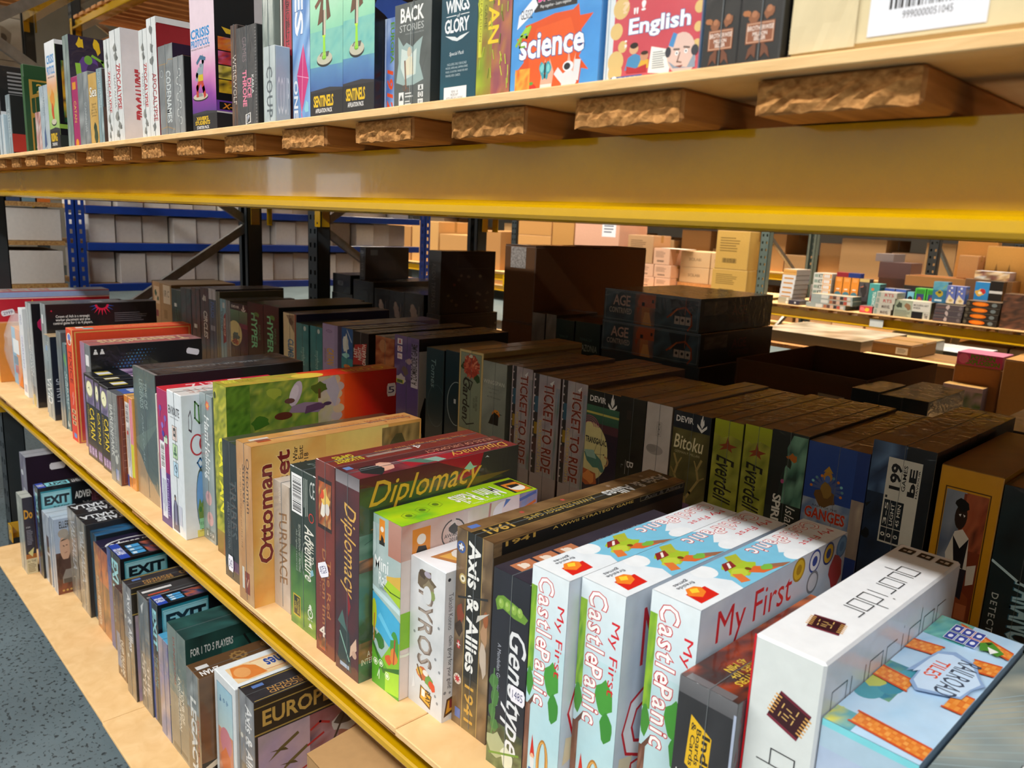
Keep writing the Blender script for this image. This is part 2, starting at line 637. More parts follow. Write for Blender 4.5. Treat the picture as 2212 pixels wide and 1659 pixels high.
def wood(name, a, bcol, stretch, scale=9, rough=.75):
    m, n, b = nt(name)
    tc = n.nodes.new('ShaderNodeTexCoord')
    mp = n.nodes.new('ShaderNodeMapping')
    mp.inputs['Scale'].default_value = stretch
    n.links.new(tc.outputs['Object'], mp.inputs[0])
    no = n.nodes.new('ShaderNodeTexNoise')
    no.inputs['Scale'].default_value = scale
    no.inputs['Detail'].default_value = 5
    no.inputs['Distortion'].default_value = .6
    n.links.new(mp.outputs[0], no.inputs['Vector'])
    r = n.nodes.new('ShaderNodeValToRGB')
    r.color_ramp.elements[0].position = .3
    r.color_ramp.elements[0].color = (*lin(a), 1)
    r.color_ramp.elements[1].position = .7
    r.color_ramp.elements[1].color = (*lin(bcol), 1)
    n.links.new(no.outputs[0], r.inputs[0])
    n.links.new(r.outputs[0], b.inputs['Base Color'])
    b.inputs['Roughness'].default_value = rough
    b.inputs['Specular IOR Level'].default_value = .25
    n.links.new(bump(n, no.outputs[0], .3, .002), b.inputs['Normal'])
    return m


M_FLOOR = concrete()
M_WALL = plain('painted_wall', '#b9b3a6', .8, scale=2, amt=.1)
M_CEIL = plain('roof_sheet', '#c9c5bc', .7, scale=2, amt=.1)
M_MDF = wood('fibreboard', '#dcb27a', '#e8c28c', (1, 1, 6), 22, .65)
M_SLAT = wood('sawn_softwood', '#9c6a3c', '#c58d56', (6, .6, 6), 12, .8)
M_END = wood('rough_end_grain', '#8a5a2c', '#d39a5c', (1, 1, 1.6), 120, .95)
M_CHIP = wood('chipboard', '#8d6236', '#c09a62', (1, 1, 1), 90, .8)
M_YEL = plain('yellow_enamel', '#c29604', .14, scale=55, amt=.04, coat=.6, bumpv=.16)
M_POST = plain('dark_grey_enamel', '#2c3336', .4, scale=20, amt=.1)
M_GPOST = plain('grey_green_enamel', '#55645f', .45, scale=20, amt=.1)
M_BLUE = plain('blue_enamel', '#123a92', .35, scale=20, amt=.1, coat=.3)
M_GALV = plain('galvanised_steel', '#8d8a83', .35, metal=.7, scale=30, amt=.2)
M_BLACK = plain('black_gap', '#0a0a0a', .8, amt=.02)


def struct(name, mb, mat, label):
    o = mb.build(name, mat)
    return setp(o, label, None, None, 'structure')


m = MB(); m.box(-22, 9, -5.2, 19, -.1, 0); struct('floor', m, M_FLOOR, 'blue grey painted concrete floor with pits')
m = MB(); m.box(-22, 9, -5.2, 19, 6.5, 6.6); struct('ceiling', m, M_CEIL, 'pale sheet roof of the hall')
m = MB(); m.box(-22, 9, 19, 19.2, 0, 6.5); struct('wall_back', m, M_WALL, 'pale far wall of the hall')
m = MB(); m.box(-22, 9, -5.4, -5.2, 0, 6.5); struct('wall_front', m, M_WALL, 'pale wall behind the aisle')
M_DAY, n_, p_ = nt('daylight_pane')
p_.inputs['Base Color'].default_value = (.6, .65, .7, 1)
p_.inputs['Emission Color'].default_value = (.9, .96, 1, 1)
p_.inputs['Emission Strength'].default_value = 1.5
for i, (xa, xb, za, zb) in enumerate(((-11.9, -11.2, 1.4, 2.5), (-10.4, -9.3, 1.5, 2.12))):
    m = MB(); m.box(xa, xb, -5.199, -5.16, za, zb); struct('window_%d' % (i + 1), m, M_DAY, 'daylit window in the wall behind the aisle')
m = MB(); m.box(-22.2, -22, -5.2, 19, 0, 6.5); struct('wall_left', m, M_WALL, 'pale left end wall of the hall')
m = MB(); m.box(9, 9.2, -5.2, 19, 0, 6.5); struct('wall_right', m, M_WALL, 'pale right end wall of the hall')


# ------------------------------------------------------------------ pallet racks
def slotted_post(m, x, y, z0, z1, wx=.10, wy=.08, face=-1, pitch=.075, slot=(.013, .026)):
    """Open C-section post, its web towards -y (face -1) or +y, with real holes in two columns of the web."""
    t = .004
    yw = y if face < 0 else y + wy
    n = int((z1 - z0) / pitch)
    xs = [x, x + wx * .18, x + wx * .18 + slot[0] * 1.4, x + wx * .82 - slot[0] * 1.4, x + wx * .82, x + wx]
    ya, yb = (yw, yw + t) if face < 0 else (yw - t, yw)
    for a, b in ((xs[0], xs[1]), (xs[2], xs[3]), (xs[4], xs[5])):
        m.box(a, b, ya, yb, z0, z1)
    for i in range(n + 1):
        za = z0 + i * pitch
        zb = min(z1, za + pitch - slot[1])
        if zb > za:
            m.box(xs[1], xs[2], ya, yb, za, zb); m.box(xs[3], xs[4], ya, yb, za, zb)
    m.box(x, x + t, y, y + wy, z0, z1)
    m.box(x + wx - t, x + wx, y, y + wy, z0, z1)
    yr = y + wy - t if face < 0 else y
    m.box(x, x + wx * .3, yr, yr + t, z0, z1)
    m.box(x + wx * .7, x + wx, yr, yr + t, z0, z1)


def rack_frame(x, y0, y1, z1, label, mat, group=None, zig=.62, start=.35, flip=False):
    root = empty('rack_frame', (x, y0, 0))
    setp(root, label, 'rack frame', group)
    for yy, fc in ((0, -1), (y1 - y0 - .08, 1)):
        m = MB(); slotted_post(m, 0, yy, .006, z1, face=fc); m.build('upright', mat, root)
        m = MB(); m.box(-.03, .13, yy - .03, yy + .12, 0, .006); m.build('foot_plate', M_GALV, root)
    z, k = start, int(flip)
    D_ = y1 - y0 - .08
    while z + zig < z1:
        m = MB()
        ya, yb = (.04, D_ + .04) if k % 2 == 0 else (D_ + .04, .04)
        d = Vector((0, yb - ya, zig)).normalized()
        q = Vector((0, -d.z, d.y)) * .02
        a, b = Vector((.05, ya, z)), Vector((.05, yb, z + zig))
        for sx in (-.015, .011):
            P = [a + q, a - q, b - q, b + q]
            P0 = [p + Vector((sx, 0, 0)) for p in P]; P1 = [p + Vector((sx + .004, 0, 0)) for p in P]
            m.poly(P0); m.poly(P1[::-1])
            for i in range(4):
                j = (i + 1) % 4
                m.poly((P0[j], P0[i], P1[i], P1[j]))
        for s_ in (1, -1):
            e0, e1 = a + q * s_, b + q * s_
            m.poly((e0 + Vector((-.015, 0, 0)), e1 + Vector((-.015, 0, 0)), e1 + Vector((.015, 0, 0)), e0 + Vector((.015, 0, 0))))
        m.build('brace', M_GALV, root)
        z += zig; k += 1
    return root


def beam(x0, x1, y, ztop, side, label, group=None, h=.088, d=.045, mat=None):
    """Stepped box beam: web, rounded lip along its foot, end brackets. side -1 faces -y."""
    mat = mat or M_YEL
    s_ = side
    lip = .018
    P = [(0, 0), (0, -h + lip + .004), (s_ * .002, -h + lip + .001), (s_ * .036, -h + lip - .001), (s_ * .039, -h + lip - .004), (s_ * .040, -h + .006), (s_ * .038, -h + .002), (s_ * .033, -h), (-s_ * d, -h), (-s_ * d, 0)]
    if s_ > 0: P = P[::-1]
    m = MB(); m.extrude_x(P, x0, x1)
    o = m.build('shelf_beam', mat, None, (0, y, ztop))
    setp(o, label, 'shelf beam', group, 'thing')
    for xe, sg in ((x0, -1), (x1, 1)):
        b = MB()
        xa, xb = (xe - .004, xe + .05) if sg < 0 else (xe - .05, xe + .004)
        b.box(xa, xb, s_ * .0425 - .0015, s_ * .0425 + .0015, -.17, -.001)
        b.box(xe - .002 + sg * .002, xe + .002 + sg * .002, min(0, -s_ * d), max(0, -s_ * d), -.17, -.001)
        br = b.build('bracket', mat, o)
        hb = MB()
        for zz in (-.15, -.02):
            hb.tube(((xa + xb) / 2, s_ * .0425, zz), ((xa + xb) / 2, s_ * .0452, zz), .006, 10)
        hb.build('bolt_hole', M_BLACK, br)
    return o


def deck(label, x0, x1, y0, y1, z, pitch=.195, wd=.11, th=.029, first=None, group=None, seed=1, ends=True):
    """Slatted bearing deck: every slat a part; the sawn end grain a sub-part."""
    root = empty('slatted_deck', (x0, y0, z))
    setp(root, label, 'wooden deck', group)
    R = random.Random(seed)
    xs = first or []
    if not xs:
        x = x0 + .02
        while x + wd < x1: xs.append((x, x + wd)); x += pitch
    for a, b in xs:
        m = MB()
        j = R.uniform(0, .006)
        zl = R.uniform(0, .002)
        m.box(a - x0, b - x0, j, y1 - y0 - R.uniform(0, .01), -th + zl, -.0002, .003)
        s_ = m.build('slat', M_SLAT, root)
        if ends:
            # rough sawn end: a bristly skin of small facets
            e = MB()
            nx, nz = 16, 5
            g = {}
            for i in range(nx + 1):
                for k in range(nz + 1):
                    ed = .2 if i in (0, nx) or k in (0, nz) else 1
                    g[(i, k)] = (a - x0 + .002 + (b - a - .004) * i / nx, j - .0006 - R.uniform(0, .0045) * ed, -th + zl + .002 + (th - zl - .004) * k / nz - (R.uniform(0, .003) if k == 0 else 0))
            for i in range(nx):
                for k in range(nz):
                    e.poly((g[(i, k)], g[(i + 1, k)], g[(i + 1, k + 1)], g[(i, k + 1)]))
            e.build('end_grain', M_END, s_)
    return root


def shelf_board(x0, x1, y0, y1, z0, z1, label, group=None, rz=0):
    m = MB(); m.box(0, x1 - x0, 0, y1 - y0, 0, z1 - z0, .0012)
    o = m.build('shelf_board', M_MDF, None, (x0, y0, z0), rz)
    return setp(o, label, 'shelf board', group)


SL = [(-.351, -.223), (-.544, -.419), (-.738, -.616), (-.938, -.811), (-1.137, -1.011), (-1.350, -1.239), (-1.549, -1.434), (-1.737, -1.626), (-1.928, -1.822), (-2.121, -2.006), (-2.310, -2.213), (-2.499, -2.376), (-2.698, -2.579), (-2.893, -2.793), (-3.09, -2.98), (-3.28, -3.17), (-3.47, -3.36), (-3.66, -3.55), (-3.83, -3.75), (-.145, -.03), (.05, .17), (.25, .37), (.45, .57), (.65, .77), (.85, .97), (1.05, 1.17)]
XL, XR = -3.88, 1.30
Z_LOW, Z_MID, Z_UP, Z_TOP = .116, .900, 1.728, 3.20

rack_frame(-4.04, .115, 1.34, 4.2, 'dark grey slotted frame at the left end of the near rack', M_POST, start=.02, zig=.75, flip=True)
rack_frame(1.345, .115, 1.34, 4.2, 'dark grey slotted frame past the right end of the near rack', M_POST)
rack_frame(-4.0, 1.64, 2.87, 4.2, 'dark grey slotted frame standing right behind the left end frame', M_POST, start=.02, zig=.75)
rack_frame(1.345, 1.64, 2.87, 4.2, 'dark grey slotted frame behind the right end frame', M_POST)
for nm, z, yb in (('low', Z_LOW, .012), ('middle', Z_MID, .010), ('upper', Z_UP, .012), ('top', Z_TOP, .012)):
    zb = z - .010
    zt = zb - .029
    beam(XL, XR, yb + {'low': .12, 'middle': .088}.get(nm, .066), zt, -1, 'yellow beam along the front edge of the %s shelf' % nm)
    beam(XL, XR, 1.30, zt, 1, 'yellow beam along the back of the %s shelf' % nm)
    beam(XL, XR, 1.66, zt, -1, 'yellow beam facing the near rack under the rear %s shelf' % nm)
    beam(XL, XR, 2.86, zt, 1, 'yellow beam on the far side of the rear %s shelf' % nm)
    vis = nm == 'upper'
    if nm == 'low':
        m = MB(); m.box(-3.872, -3.812, .090, .094, z + .001, z + .075); m.box(-3.872, -3.868, .094, .15, z + .001, z + .075); m.tube((-3.84, .0902, z + .045), (-3.84, .0885, z + .045), .008, 10, '#101010'); o = m.build('beam_bracket', M_YEL); setp(o, 'yellow bracket on the left post just above the low shelf', 'bracket')
    deck('rough sawn slats lying across the beams under the %s front boards' % nm, XL, XR, .014, 1.315, zb, first=SL, seed=len(nm), ends=vis)
    deck('sawn slats lying across the beams under the rear %s boards' % nm, XL, XR, 1.64, 2.88, zb, seed=len(nm) + 3, ends=False)
    jx = {'low': -2.26, 'middle': -.80, 'upper': -.814, 'top': -1.4}[nm]
    yo = {'low': .004, 'middle': 0, 'upper': 0, 'top': 0}[nm]
    xl = -3.80 if nm == 'low' else XL
    shelf_board(xl, jx - .0008, yo, 1.32, zb, z, 'tan fibreboard shelf board, far half of the %s front shelf' % nm)
    shelf_board(jx + .0008, XR, yo - .002, 1.32, zb, z, 'tan fibreboard shelf board, near half of the %s front shelf' % nm)
    shelf_board(XL, -1.3, 1.63, 2.89, zb, z, 'fibreboard shelf board, far half of the rear %s shelf' % nm)
    shelf_board(-1.299, XR, 1.63, 2.89, zb, z, 'fibreboard shelf board, near half of the rear %s shelf' % nm)
# metric placements of the boxes: x0, x1, y0, y1, z0, z1
PL = {
    'f_red': (-3.631, -3.528, 0.04, 0.461, 0.9, 1.245),
    'f_white_teal': (-3.2245, -3.163, 0.067, 0.337, 0.9, 1.219),
    'f_black_pink': (-3.0605, -2.987, 0.057, 0.357, 0.9, 1.257),
    'f_black_sun': (-2.919, -2.858, 0.07, 0.416, 0.9, 1.268),
    'f_silver_navy': (-2.857, -2.782, 0.059, 0.299, 0.9, 1.174),
    'f_grey_small': (-2.713, -2.6605, 0.062, 0.262, 0.9, 1.204),
    'f_teal_grey': (-2.6595, -2.624, 0.065, 0.305, 0.9, 1.173),
    'f_orange': (-2.543, -2.476, 0.048, 0.387, 0.9, 1.236),
    'f_black_dots': (-2.444, -2.352, 0.058, 0.37, 0.9, 1.209),
    'f_moon1': (-2.347, -2.2572, 0.037, 0.257, 0.9, 1.137),
    'f_moon2': (-2.2562, -2.216, 0.037, 0.257, 0.9, 1.135),
    'f_moon3': (-2.2045, -2.131, 0.034, 0.254, 0.9, 1.134),
    'f_paw': (-2.101, -2.027, 0.024, 0.224, 0.9, 1.135),
    'f_barcode_orange': (-2.026, -1.9672, 0.04, 0.24, 0.9, 1.137),
    'f_big_slate': (-1.9663, -1.8202, 0.046, 0.418, 0.9, 1.219),
    'f_thin_white': (-1.8193, -1.814, 0.045, 0.305, 0.9, 1.178),
    'f_magenta': (-1.745, -1.6845, 0.023, 0.283, 0.9, 1.21),
    'f_white_shapes': (-1.6795, -1.6022, 0.021, 0.271, 0.9, 1.217),
    'f_pig_grey': (-1.6013, -1.54, 0.06, 0.33, 0.9, 1.222),
    'f_catan_big': (-1.514, -1.4535, 0.053, 0.452, 0.9, 1.259),
    'f_tribes': (-1.4, -1.338, 0.02, 0.38, 0.9, 1.175),
    'f_ottoman': (-1.296, -1.237, 0.001, 0.362, 0.9, 1.2),
    'f_furnace': (-1.236, -1.178, 0.04, 0.34, 0.9, 1.137),
    'f_call': (-1.16, -1.0755, 0.032, 0.252, 0.9, 1.185),
    'f_dragon': (-1.054, -0.9975, 0.021, 0.331, 0.9, 1.224),
    'f_diplomacy': (-0.989, -0.924, 0.018, 0.334, 0.9, 1.226),
    'f_minirails': (-0.9185, -0.8485, 0.039, 0.308, 0.9, 1.173),
    'f_pyros': (-0.8475, -0.7685, 0.056, 0.316, 0.9, 1.128),
    'f_axis': (-0.766, -0.6935, 0.072, 0.496, 0.9, 1.193),
    'f_genotype': (-0.671, -0.6055, 0.054, 0.384, 0.9, 1.175),
    'f_castle1': (-0.6045, -0.546, 0.055, 0.412, 0.9, 1.202),
    'f_castle2': (-0.544, -0.48, 0.075, 0.428, 0.9, 1.203),
    'f_castle3': (-0.461, -0.399, 0.095, 0.44, 0.9, 1.214),
    'f_flash': (-0.394, -0.328, 0.06, 0.34, 0.9, 1.158),
    'f_quoridor': (-0.327, -0.257, 0.075, 0.424, 0.9, 1.228),
    'f_railroad': (-0.256, -0.173, 0.08, 0.381, 0.9, 1.174),
    'f_grey_right': (-0.158, -0.06, 0.06, 0.48, 0.9, 1.178),
    's_maroon': (-3.872, -3.8625, 0.75, 1.05, 0.9, 1.248),
    's_tan_pic': (-3.8615, -3.7675, 0.75, 1.05, 0.9, 1.246),
    's_tan': (-3.7665, -3.6295, 0.75, 1.05, 0.9, 1.246),
    's_dkgreen': (-3.6285, -3.518, 0.75, 1.03, 0.9, 1.232),
    's_wrap1': (-3.516, -3.405, 0.75, 1.05, 0.9, 1.248),
    's_wrap2': (-3.398, -3.31, 0.75, 1.05, 0.9, 1.258),
    's_circles': (-3.303, -3.2165, 0.75, 1.05, 0.9, 1.268),
    's_stripe': (-3.2155, -3.147, 0.75, 1.05, 0.9, 1.27),
    's_olive': (-3.146, -3.108, 0.75, 1.03, 0.9, 1.265),
    's_cup': (-3.107, -3.0515, 0.75, 1, 0.9, 1.24),
    's_greywrap': (-3.0505, -3.0115, 0.75, 1.03, 0.9, 1.239),
    's_devir1': (-3.0105, -2.859, 0.75, 1.03, 0.9, 1.235),
    's_hyper1': (-2.857, -2.728, 0.75, 1.189, 0.9, 1.254),
    's_hyper2': (-2.724, -2.606, 0.75, 1.147, 0.9, 1.257),
    's_cream': (-2.572, -2.4785, 0.75, 1.139, 0.9, 1.247),
    's_teal1': (-2.4775, -2.393, 0.75, 0.95, 0.9, 1.221),
    's_teal2': (-2.381, -2.3015, 0.75, 0.95, 0.9, 1.223),
    's_lilac': (-2.3005, -2.205, 0.75, 1.162, 0.9, 1.242),
    's_ski': (-2.181, -2.1145, 0.75, 1.05, 0.9, 1.243),
    's_night': (-2.1135, -2.027, 0.75, 1.17, 0.9, 1.241),
    's_rust': (-1.986, -1.889, 0.75, 0.95, 0.9, 1.243),
    's_purple': (-1.886, -1.768, 0.75, 1.093, 0.9, 1.26),
    's_navy1': (-1.733, -1.655, 0.75, 1, 0.9, 1.245),
    's_navy2': (-1.647, -1.5895, 0.75, 1.05, 0.9, 1.25),
    's_flower': (-1.5885, -1.492, 0.75, 1.129, 0.9, 1.262),
    's_bird': (-1.491, -1.402, 0.75, 1.05, 0.9, 1.246),
    's_train1': (-1.382, -1.31, 0.75, 1.06, 0.9, 1.25),
    's_train2': (-1.307, -1.218, 0.75, 1.144, 0.9, 1.244),
    's_train3': (-1.211, -1.1335, 0.75, 1.128, 0.9, 1.245),
    's_trans': (-1.1325, -1.039, 0.75, 1.06, 0.9, 1.237),
    's_black_b': (-1.038, -0.97, 0.75, 1.05, 0.9, 1.24),
    's_white': (-0.967, -0.903, 0.75, 1.137, 0.9, 1.241),
    's_bitoku': (-0.898, -0.811, 0.75, 1.133, 0.9, 1.238),
    's_ever1': (-0.802, -0.74, 0.75, 1.147, 0.9, 1.241),
    's_ever2': (-0.736, -0.681, 0.75, 1.15, 0.9, 1.244),
    's_spirit': (-0.68, -0.611, 0.75, 1.143, 0.9, 1.247),
    's_ganges': (-0.609, -0.501, 0.75, 1.148, 0.9, 1.242),
    's_199': (-0.499, -0.4, 0.75, 1.172, 0.9, 1.27),
    's_yellow': (-0.391, -0.303, 0.75, 1.09, 0.9, 1.255),
    's_paranoia': (-0.301, -0.222, 0.75, 1.09, 0.9, 1.246),
    'b_dark_tall': (-3.79, -3.722, 1.7, 1.911, 0.9, 1.434),
    'b_dark_low': (-3.718, -3.523, 1.7, 2.12, 0.9, 1.257),
    'b_lion1': (-3.43, -3.2995, 1.7, 2, 0.9, 1.23),
    'b_lion2': (-3.2985, -3.1685, 1.7, 2, 0.9, 1.231),
    'b_lion3': (-3.1675, -3.011, 1.7, 2, 0.9, 1.234),
    'b_dark_big': (-2.978, -2.887, 1.7, 2.04, 0.9, 1.448),
    'b_carton': (-2.456, -2.2725, 1.7, 2.431, 0.9, 1.503),
    'b_silver1': (-2.2715, -2.2, 1.7, 1.95, 0.9, 1.237),
    'b_silver2': (-2.192, -2.1365, 1.7, 1.95, 0.9, 1.24),
    'b_green1': (-2.1355, -2.041, 1.7, 1.98, 0.9, 1.228),
    'b_green2': (-2.033, -1.907, 1.7, 1.98, 0.9, 1.231),
    'b_age1': (-1.6875, -1.481, 1.7, 2.186, 0.9, 1.371),
    'b_age2': (-1.906, -1.6885, 1.7, 2, 0.9, 1.252),
    'b_black_box_left': (-4.24, -3.965, 1.7, 2, 0.9, 1.275),
    'b_tray': (-1.395, -0.942, 1.7, 2.326, 0.9, 1.166),
    'b_dk1': (-0.941, -0.8615, 1.7, 1.894, 0.9, 1.169),
    'b_dk2': (-0.8605, -0.798, 1.7, 2.025, 0.9, 1.165),
    'b_dk3': (-0.797, -0.729, 1.7, 1.991, 0.9, 1.167),
    'u_sliver': (-3.0475, -2.9705, 0.02, 0.14, 1.728, 1.863),
    'u_aeg': (-3.21, -3.0485, 0.03, 0.29, 1.728, 2.006),
    'u_icons': (-2.9695, -2.915, 0.03, 0.23, 1.728, 1.909),
    'u_green': (-2.751, -2.726, 0.03, 0.29, 1.728, 1.977),
    'u_redpattern': (-2.625, -2.5675, 0.03, 0.13, 1.728, 1.836),
    'u_pale': (-2.5665, -2.481, 0.03, 0.13, 1.728, 1.9),
    'u_hero1': (-2.48, -2.385, 0.03, 0.28, 1.728, 2.002),
    'u_spell': (-2.311, -2.261, 0.03, 0.3, 1.728, 1.998),
    'u_magenta': (-2.26, -2.208, 0.03, 0.23, 1.728, 1.897),
    'u_greyspine': (-2.206, -2.121, 0.03, 0.23, 1.728, 1.899),
    'u_seatan': (-2.12, -2.059, 0.03, 0.23, 1.728, 1.89),
    'u_teal': (-2.057, -2.02, 0.03, 0.23, 1.728, 1.896),
    'u_white1': (-1.994, -1.952, 0.03, 0.28, 1.728, 1.95),
    'u_white2': (-1.951, -1.881, 0.03, 0.28, 1.728, 1.963),
    'u_white3': (-1.771, -1.725, 0.03, 0.28, 1.728, 1.941),
    'u_white4': (-1.724, -1.674, 0.03, 0.33, 1.728, 1.956),
    'u_grey_orange': (-1.668, -1.5945, 0.03, 0.23, 1.728, 1.898),
    'u_grey_swirl': (-1.5935, -1.545, 0.03, 0.23, 1.728, 1.871),
    'u_pink': (-1.507, -1.403, 0.03, 0.23, 1.728, 1.97),
    'u_brownspine': (-1.351, -1.327, 0.035, 0.235, 1.728, 1.895),
    'u_blackpink': (-1.319, -1.247, 0.03, 0.23, 1.728, 1.885),
    'u_greengrey': (-1.225, -1.1883, 0.03, 0.33, 1.728, 1.935),
    'u_blackred': (-1.1698, -1.1305, 0.03, 0.33, 1.728, 1.929),
    'u_silverletters': (-1.1872, -1.1707, 0.03, 0.23, 1.728, 1.839),
    'u_blueletters': (-1.1295, -1.079, 0.03, 0.33, 1.728, 1.923),
    'u_mint1': (-1.069, -0.982, 0.025, 0.225, 1.728, 1.927),
    'u_mint2': (-0.965, -0.891, 0.015, 0.215, 1.728, 1.912),
    'u_europa': (-0.89, -0.866, 0.03, 0.15, 1.728, 1.808),
    'u_back': (-0.854, -0.781, 0.02, 0.14, 1.728, 1.848),
    'u_wings': (-0.762, -0.699, 0.02, 0.2, 1.728, 1.863),
    'u_island': (-0.698, -0.644, 0.02, 0.22, 1.728, 1.86),
    'u_science': (-0.637, -0.517, 0.015, 0.06, 1.728, 1.848),
    'u_english': (-0.507, -0.405, 0.012, 0.062, 1.728, 1.824),
    'u_blk1': (-0.401, -0.367, 0.01, 0.13, 1.728, 1.812),
    'u_blk2': (-0.364, -0.3275, 0.005, 0.125, 1.728, 1.809),
    'u_carton': (-0.3265, -0.127, 0.01, 0.31, 1.728, 1.815),
    'l_purple': (-3.801, -3.685, 0.14, 0.54, 0.116, 0.531),
    'l_pale': (-3.604, -3.434, 0.1, 0.2, 0.116, 0.434),
    'l_silver_navy': (-3.5305, -3.4365, 0.068, 0.096, 0.116, 0.44),
    'l_exit1': (-3.424, -3.358, 0.109, 0.299, 0.116, 0.493),
    'l_clear': (-3.3515, -3.253, 0.116, 0.236, 0.116, 0.407),
    'l_portrait': (-3.232, -3.1745, 0.115, 0.235, 0.116, 0.422),
    'l_saga1': (-3.1735, -3.052, 0.164, 0.464, 0.116, 0.467),
    'l_saga2': (-3.0275, -2.9165, 0.157, 0.457, 0.116, 0.474),
    'l_shadow': (-2.9155, -2.8495, 0.172, 0.472, 0.116, 0.451),
    'l_hero': (-2.8485, -2.6995, 0.163, 0.423, 0.116, 0.436),
    'l_exit2': (-2.681, -2.546, 0.158, 0.368, 0.116, 0.477),
    'l_ship': (-2.4945, -2.4135, 0.121, 0.241, 0.116, 0.419),
    'l_war1': (-2.3745, -2.2945, 0.111, 0.471, 0.116, 0.486),
    'l_lastofus': (-2.277, -2.188, 0.122, 0.422, 0.116, 0.487),
    'l_exit3': (-2.187, -2.123, 0.126, 0.316, 0.116, 0.5),
    'l_comic': (-2.1115, -2.04, 0.12, 0.24, 0.116, 0.421),
    'l_tomb': (-2.0345, -1.908, 0.12, 0.44, 0.116, 0.492),
    'l_legacy': (-1.82, -1.74, 0.088, 0.388, 0.116, 0.476),
    'l_tea': (-1.733, -1.6155, 0.123, 0.403, 0.116, 0.496),
    'l_war2': (-1.6145, -1.532, 0.13, 0.53, 0.116, 0.501),
    'l_carton': (-1.298, -1.116, 0.138, 0.558, 0.116, 0.516),
}

# ================================================================== near rack, middle shelf, front row (from the far end)
def icons(f, u0, v0, u1, v1, n, col, bg=None, vert=False, seed=1):
    """A strip of small game icons: players, age, time."""
    for i in range(n):
        if vert: a, b, c, d = u0, v1 - (v1 - v0) * (i + 1) / n + (v1 - v0) * .04, u1, v1 - (v1 - v0) * i / n - (v1 - v0) * .04
        else: a, b, c, d = u0 + (u1 - u0) * i / n + (u1 - u0) * .02, v0, u0 + (u1 - u0) * (i + 1) / n - (u1 - u0) * .02, v1
        if bg: f.r(a, b, c, d, bg)
        cu, cv, w, h = (a + c) / 2, (b + d) / 2, c - a, d - b
        if i % 3 == 0:
            f.e(cu, cv + h * .15, w * .14, None, col, 10); f.p([(cu - w * .25, cv - h * .32), (cu + w * .25, cv - h * .32), (cu + w * .1, cv + h * .05), (cu - w * .1, cv + h * .05)], col)
        elif i % 3 == 1:
            f.ring(cu, cv, w * .3, None, f.W * w * .09, col, 12); f.line([(cu, cv), (cu, cv + h * .18)], f.W * w * .07, col)
        else:
            f.t('8+', a + w * .2, b + h * .25, c - w * .2, d - h * .25, col)


def paras(f, u0, v0, u1, v1, n, col, rot=0, seed=1):
    """Lines of print too small to read."""
    R = random.Random(seed)
    for i in range(n):
        e = R.uniform(.7, 1)
        if rot == 0:
            h = (v1 - v0) / n
            f.r(u0, v1 - h * (i + .75), u0 + (u1 - u0) * e, v1 - h * (i + .3), col)
        else:
            w = (u1 - u0) / n
            f.r(u0 + w * (i + .3), v1 - (v1 - v0) * e, u0 + w * (i + .75), v1, col)


b = B('f_red', 'red box with blue stripe along its top edge, farthest on the middle shelf', '#d8243c', '#c81f34', '#b9b4b0', 'gloss')
b.r.r(0, .93, 1, .99, '#9db0dd').r(0, .915, 1, .925, '#e8d6d2').t('A', .30, .76, .36, .9, '#e8a02c').r(0, 0, 1, .3, '#b01c30')
b.t.r(0, .1, 1, 1, '#9b9b98').t('RISK', .15, .05, .85, .5, '#a03030', -90)
sticker(b, 'r', .08, .72, '2999', .045, .022, ang=12)

b = B('bag', 'slim orange box standing at the far left, before the bag of parts', '#d8702c', '#d88a3c', '#c8906c', 'gloss', dims=(-3.526, -3.49, .045, .20, .9, 1.13)); b.f.r(.3, 0, 1, 1, '#e0a02c')
b = B('bag', 'orange and blue toy packet inside the clear plastic bag', '#d8862c', '#4a8ab0', '#d8902c', 'matte', cat='toy packet', name='toy_packet', dims=(-3.40, -3.27, .075, .13, .915, 1.13)); b.f.r(0, 0, .45, 1, '#6aa0c0').r(.1, .55, .8, .8, '#dfe4e6').r(.1, .35, .6, .5, '#3f6a84').r(.45, .0, 1, .25, '#d87a2c').r(.2, .2, .6, .34, '#a83438'); b.r.r(0, .35, 1, .75, '#b8ccd4')
M_BAG, n_, p_ = nt('clear_bag_film')
p_.inputs['Base Color'].default_value = (.9, .94, .97, 1)
p_.inputs['Roughness'].default_value = .08
p_.inputs['Alpha'].default_value = .22
p_.inputs['Specular IOR Level'].default_value = .8
R_ = random.Random(8)
m = MB(); g_ = {}
for i in range(21):
    for k in range(11):
        a = 2 * math.pi * i / 20; q = k / 10
        rr = (.30 + .70 * math.sin(min(1, q * 1.5 + .12) * math.pi / 2)) * (1 - .55 * max(0, q - .72) / .28)
        wr = 1 + R_.uniform(-.05, .05) if i < 20 else None
        g_[(i, k)] = g_[(0, k)] if i == 20 else (.112 * rr * wr * math.cos(a), .060 * rr * wr * math.sin(a), .285 * q)
for i in range(20):
    for k in range(10): m.poly((g_[(i, k)], g_[(i + 1, k)], g_[(i + 1, k + 1)], g_[(i, k + 1)]))
o = m.build('plastic_bag', M_BAG, None, (-3.352, .1035, .9005)); setp(o, 'crumpled clear plastic bag holding the orange and blue toy packet', 'plastic bag')
for p in o.data.polygons: p.use_smooth = True
b = B('f_white_teal', 'white spined box with teal side, third from the far end of the middle shelf', '#e6e8ec', '#1f9c98', '#dcdfe2', 'gloss')
b.f.t('WILD', .3, .82, .7, .93, '#7a86a8', -90).r(.25, .3, .75, .7, '#dfe2f0').t('GARDEN', .35, .33, .65, .68, '#8d94ad', -90).r(.2, .05, .8, .14, '#aeb6cc')
b.r.r(0, 0, .06, 1, '#e8ecee').r(.2, .2, .9, .8, '#38b0aa')

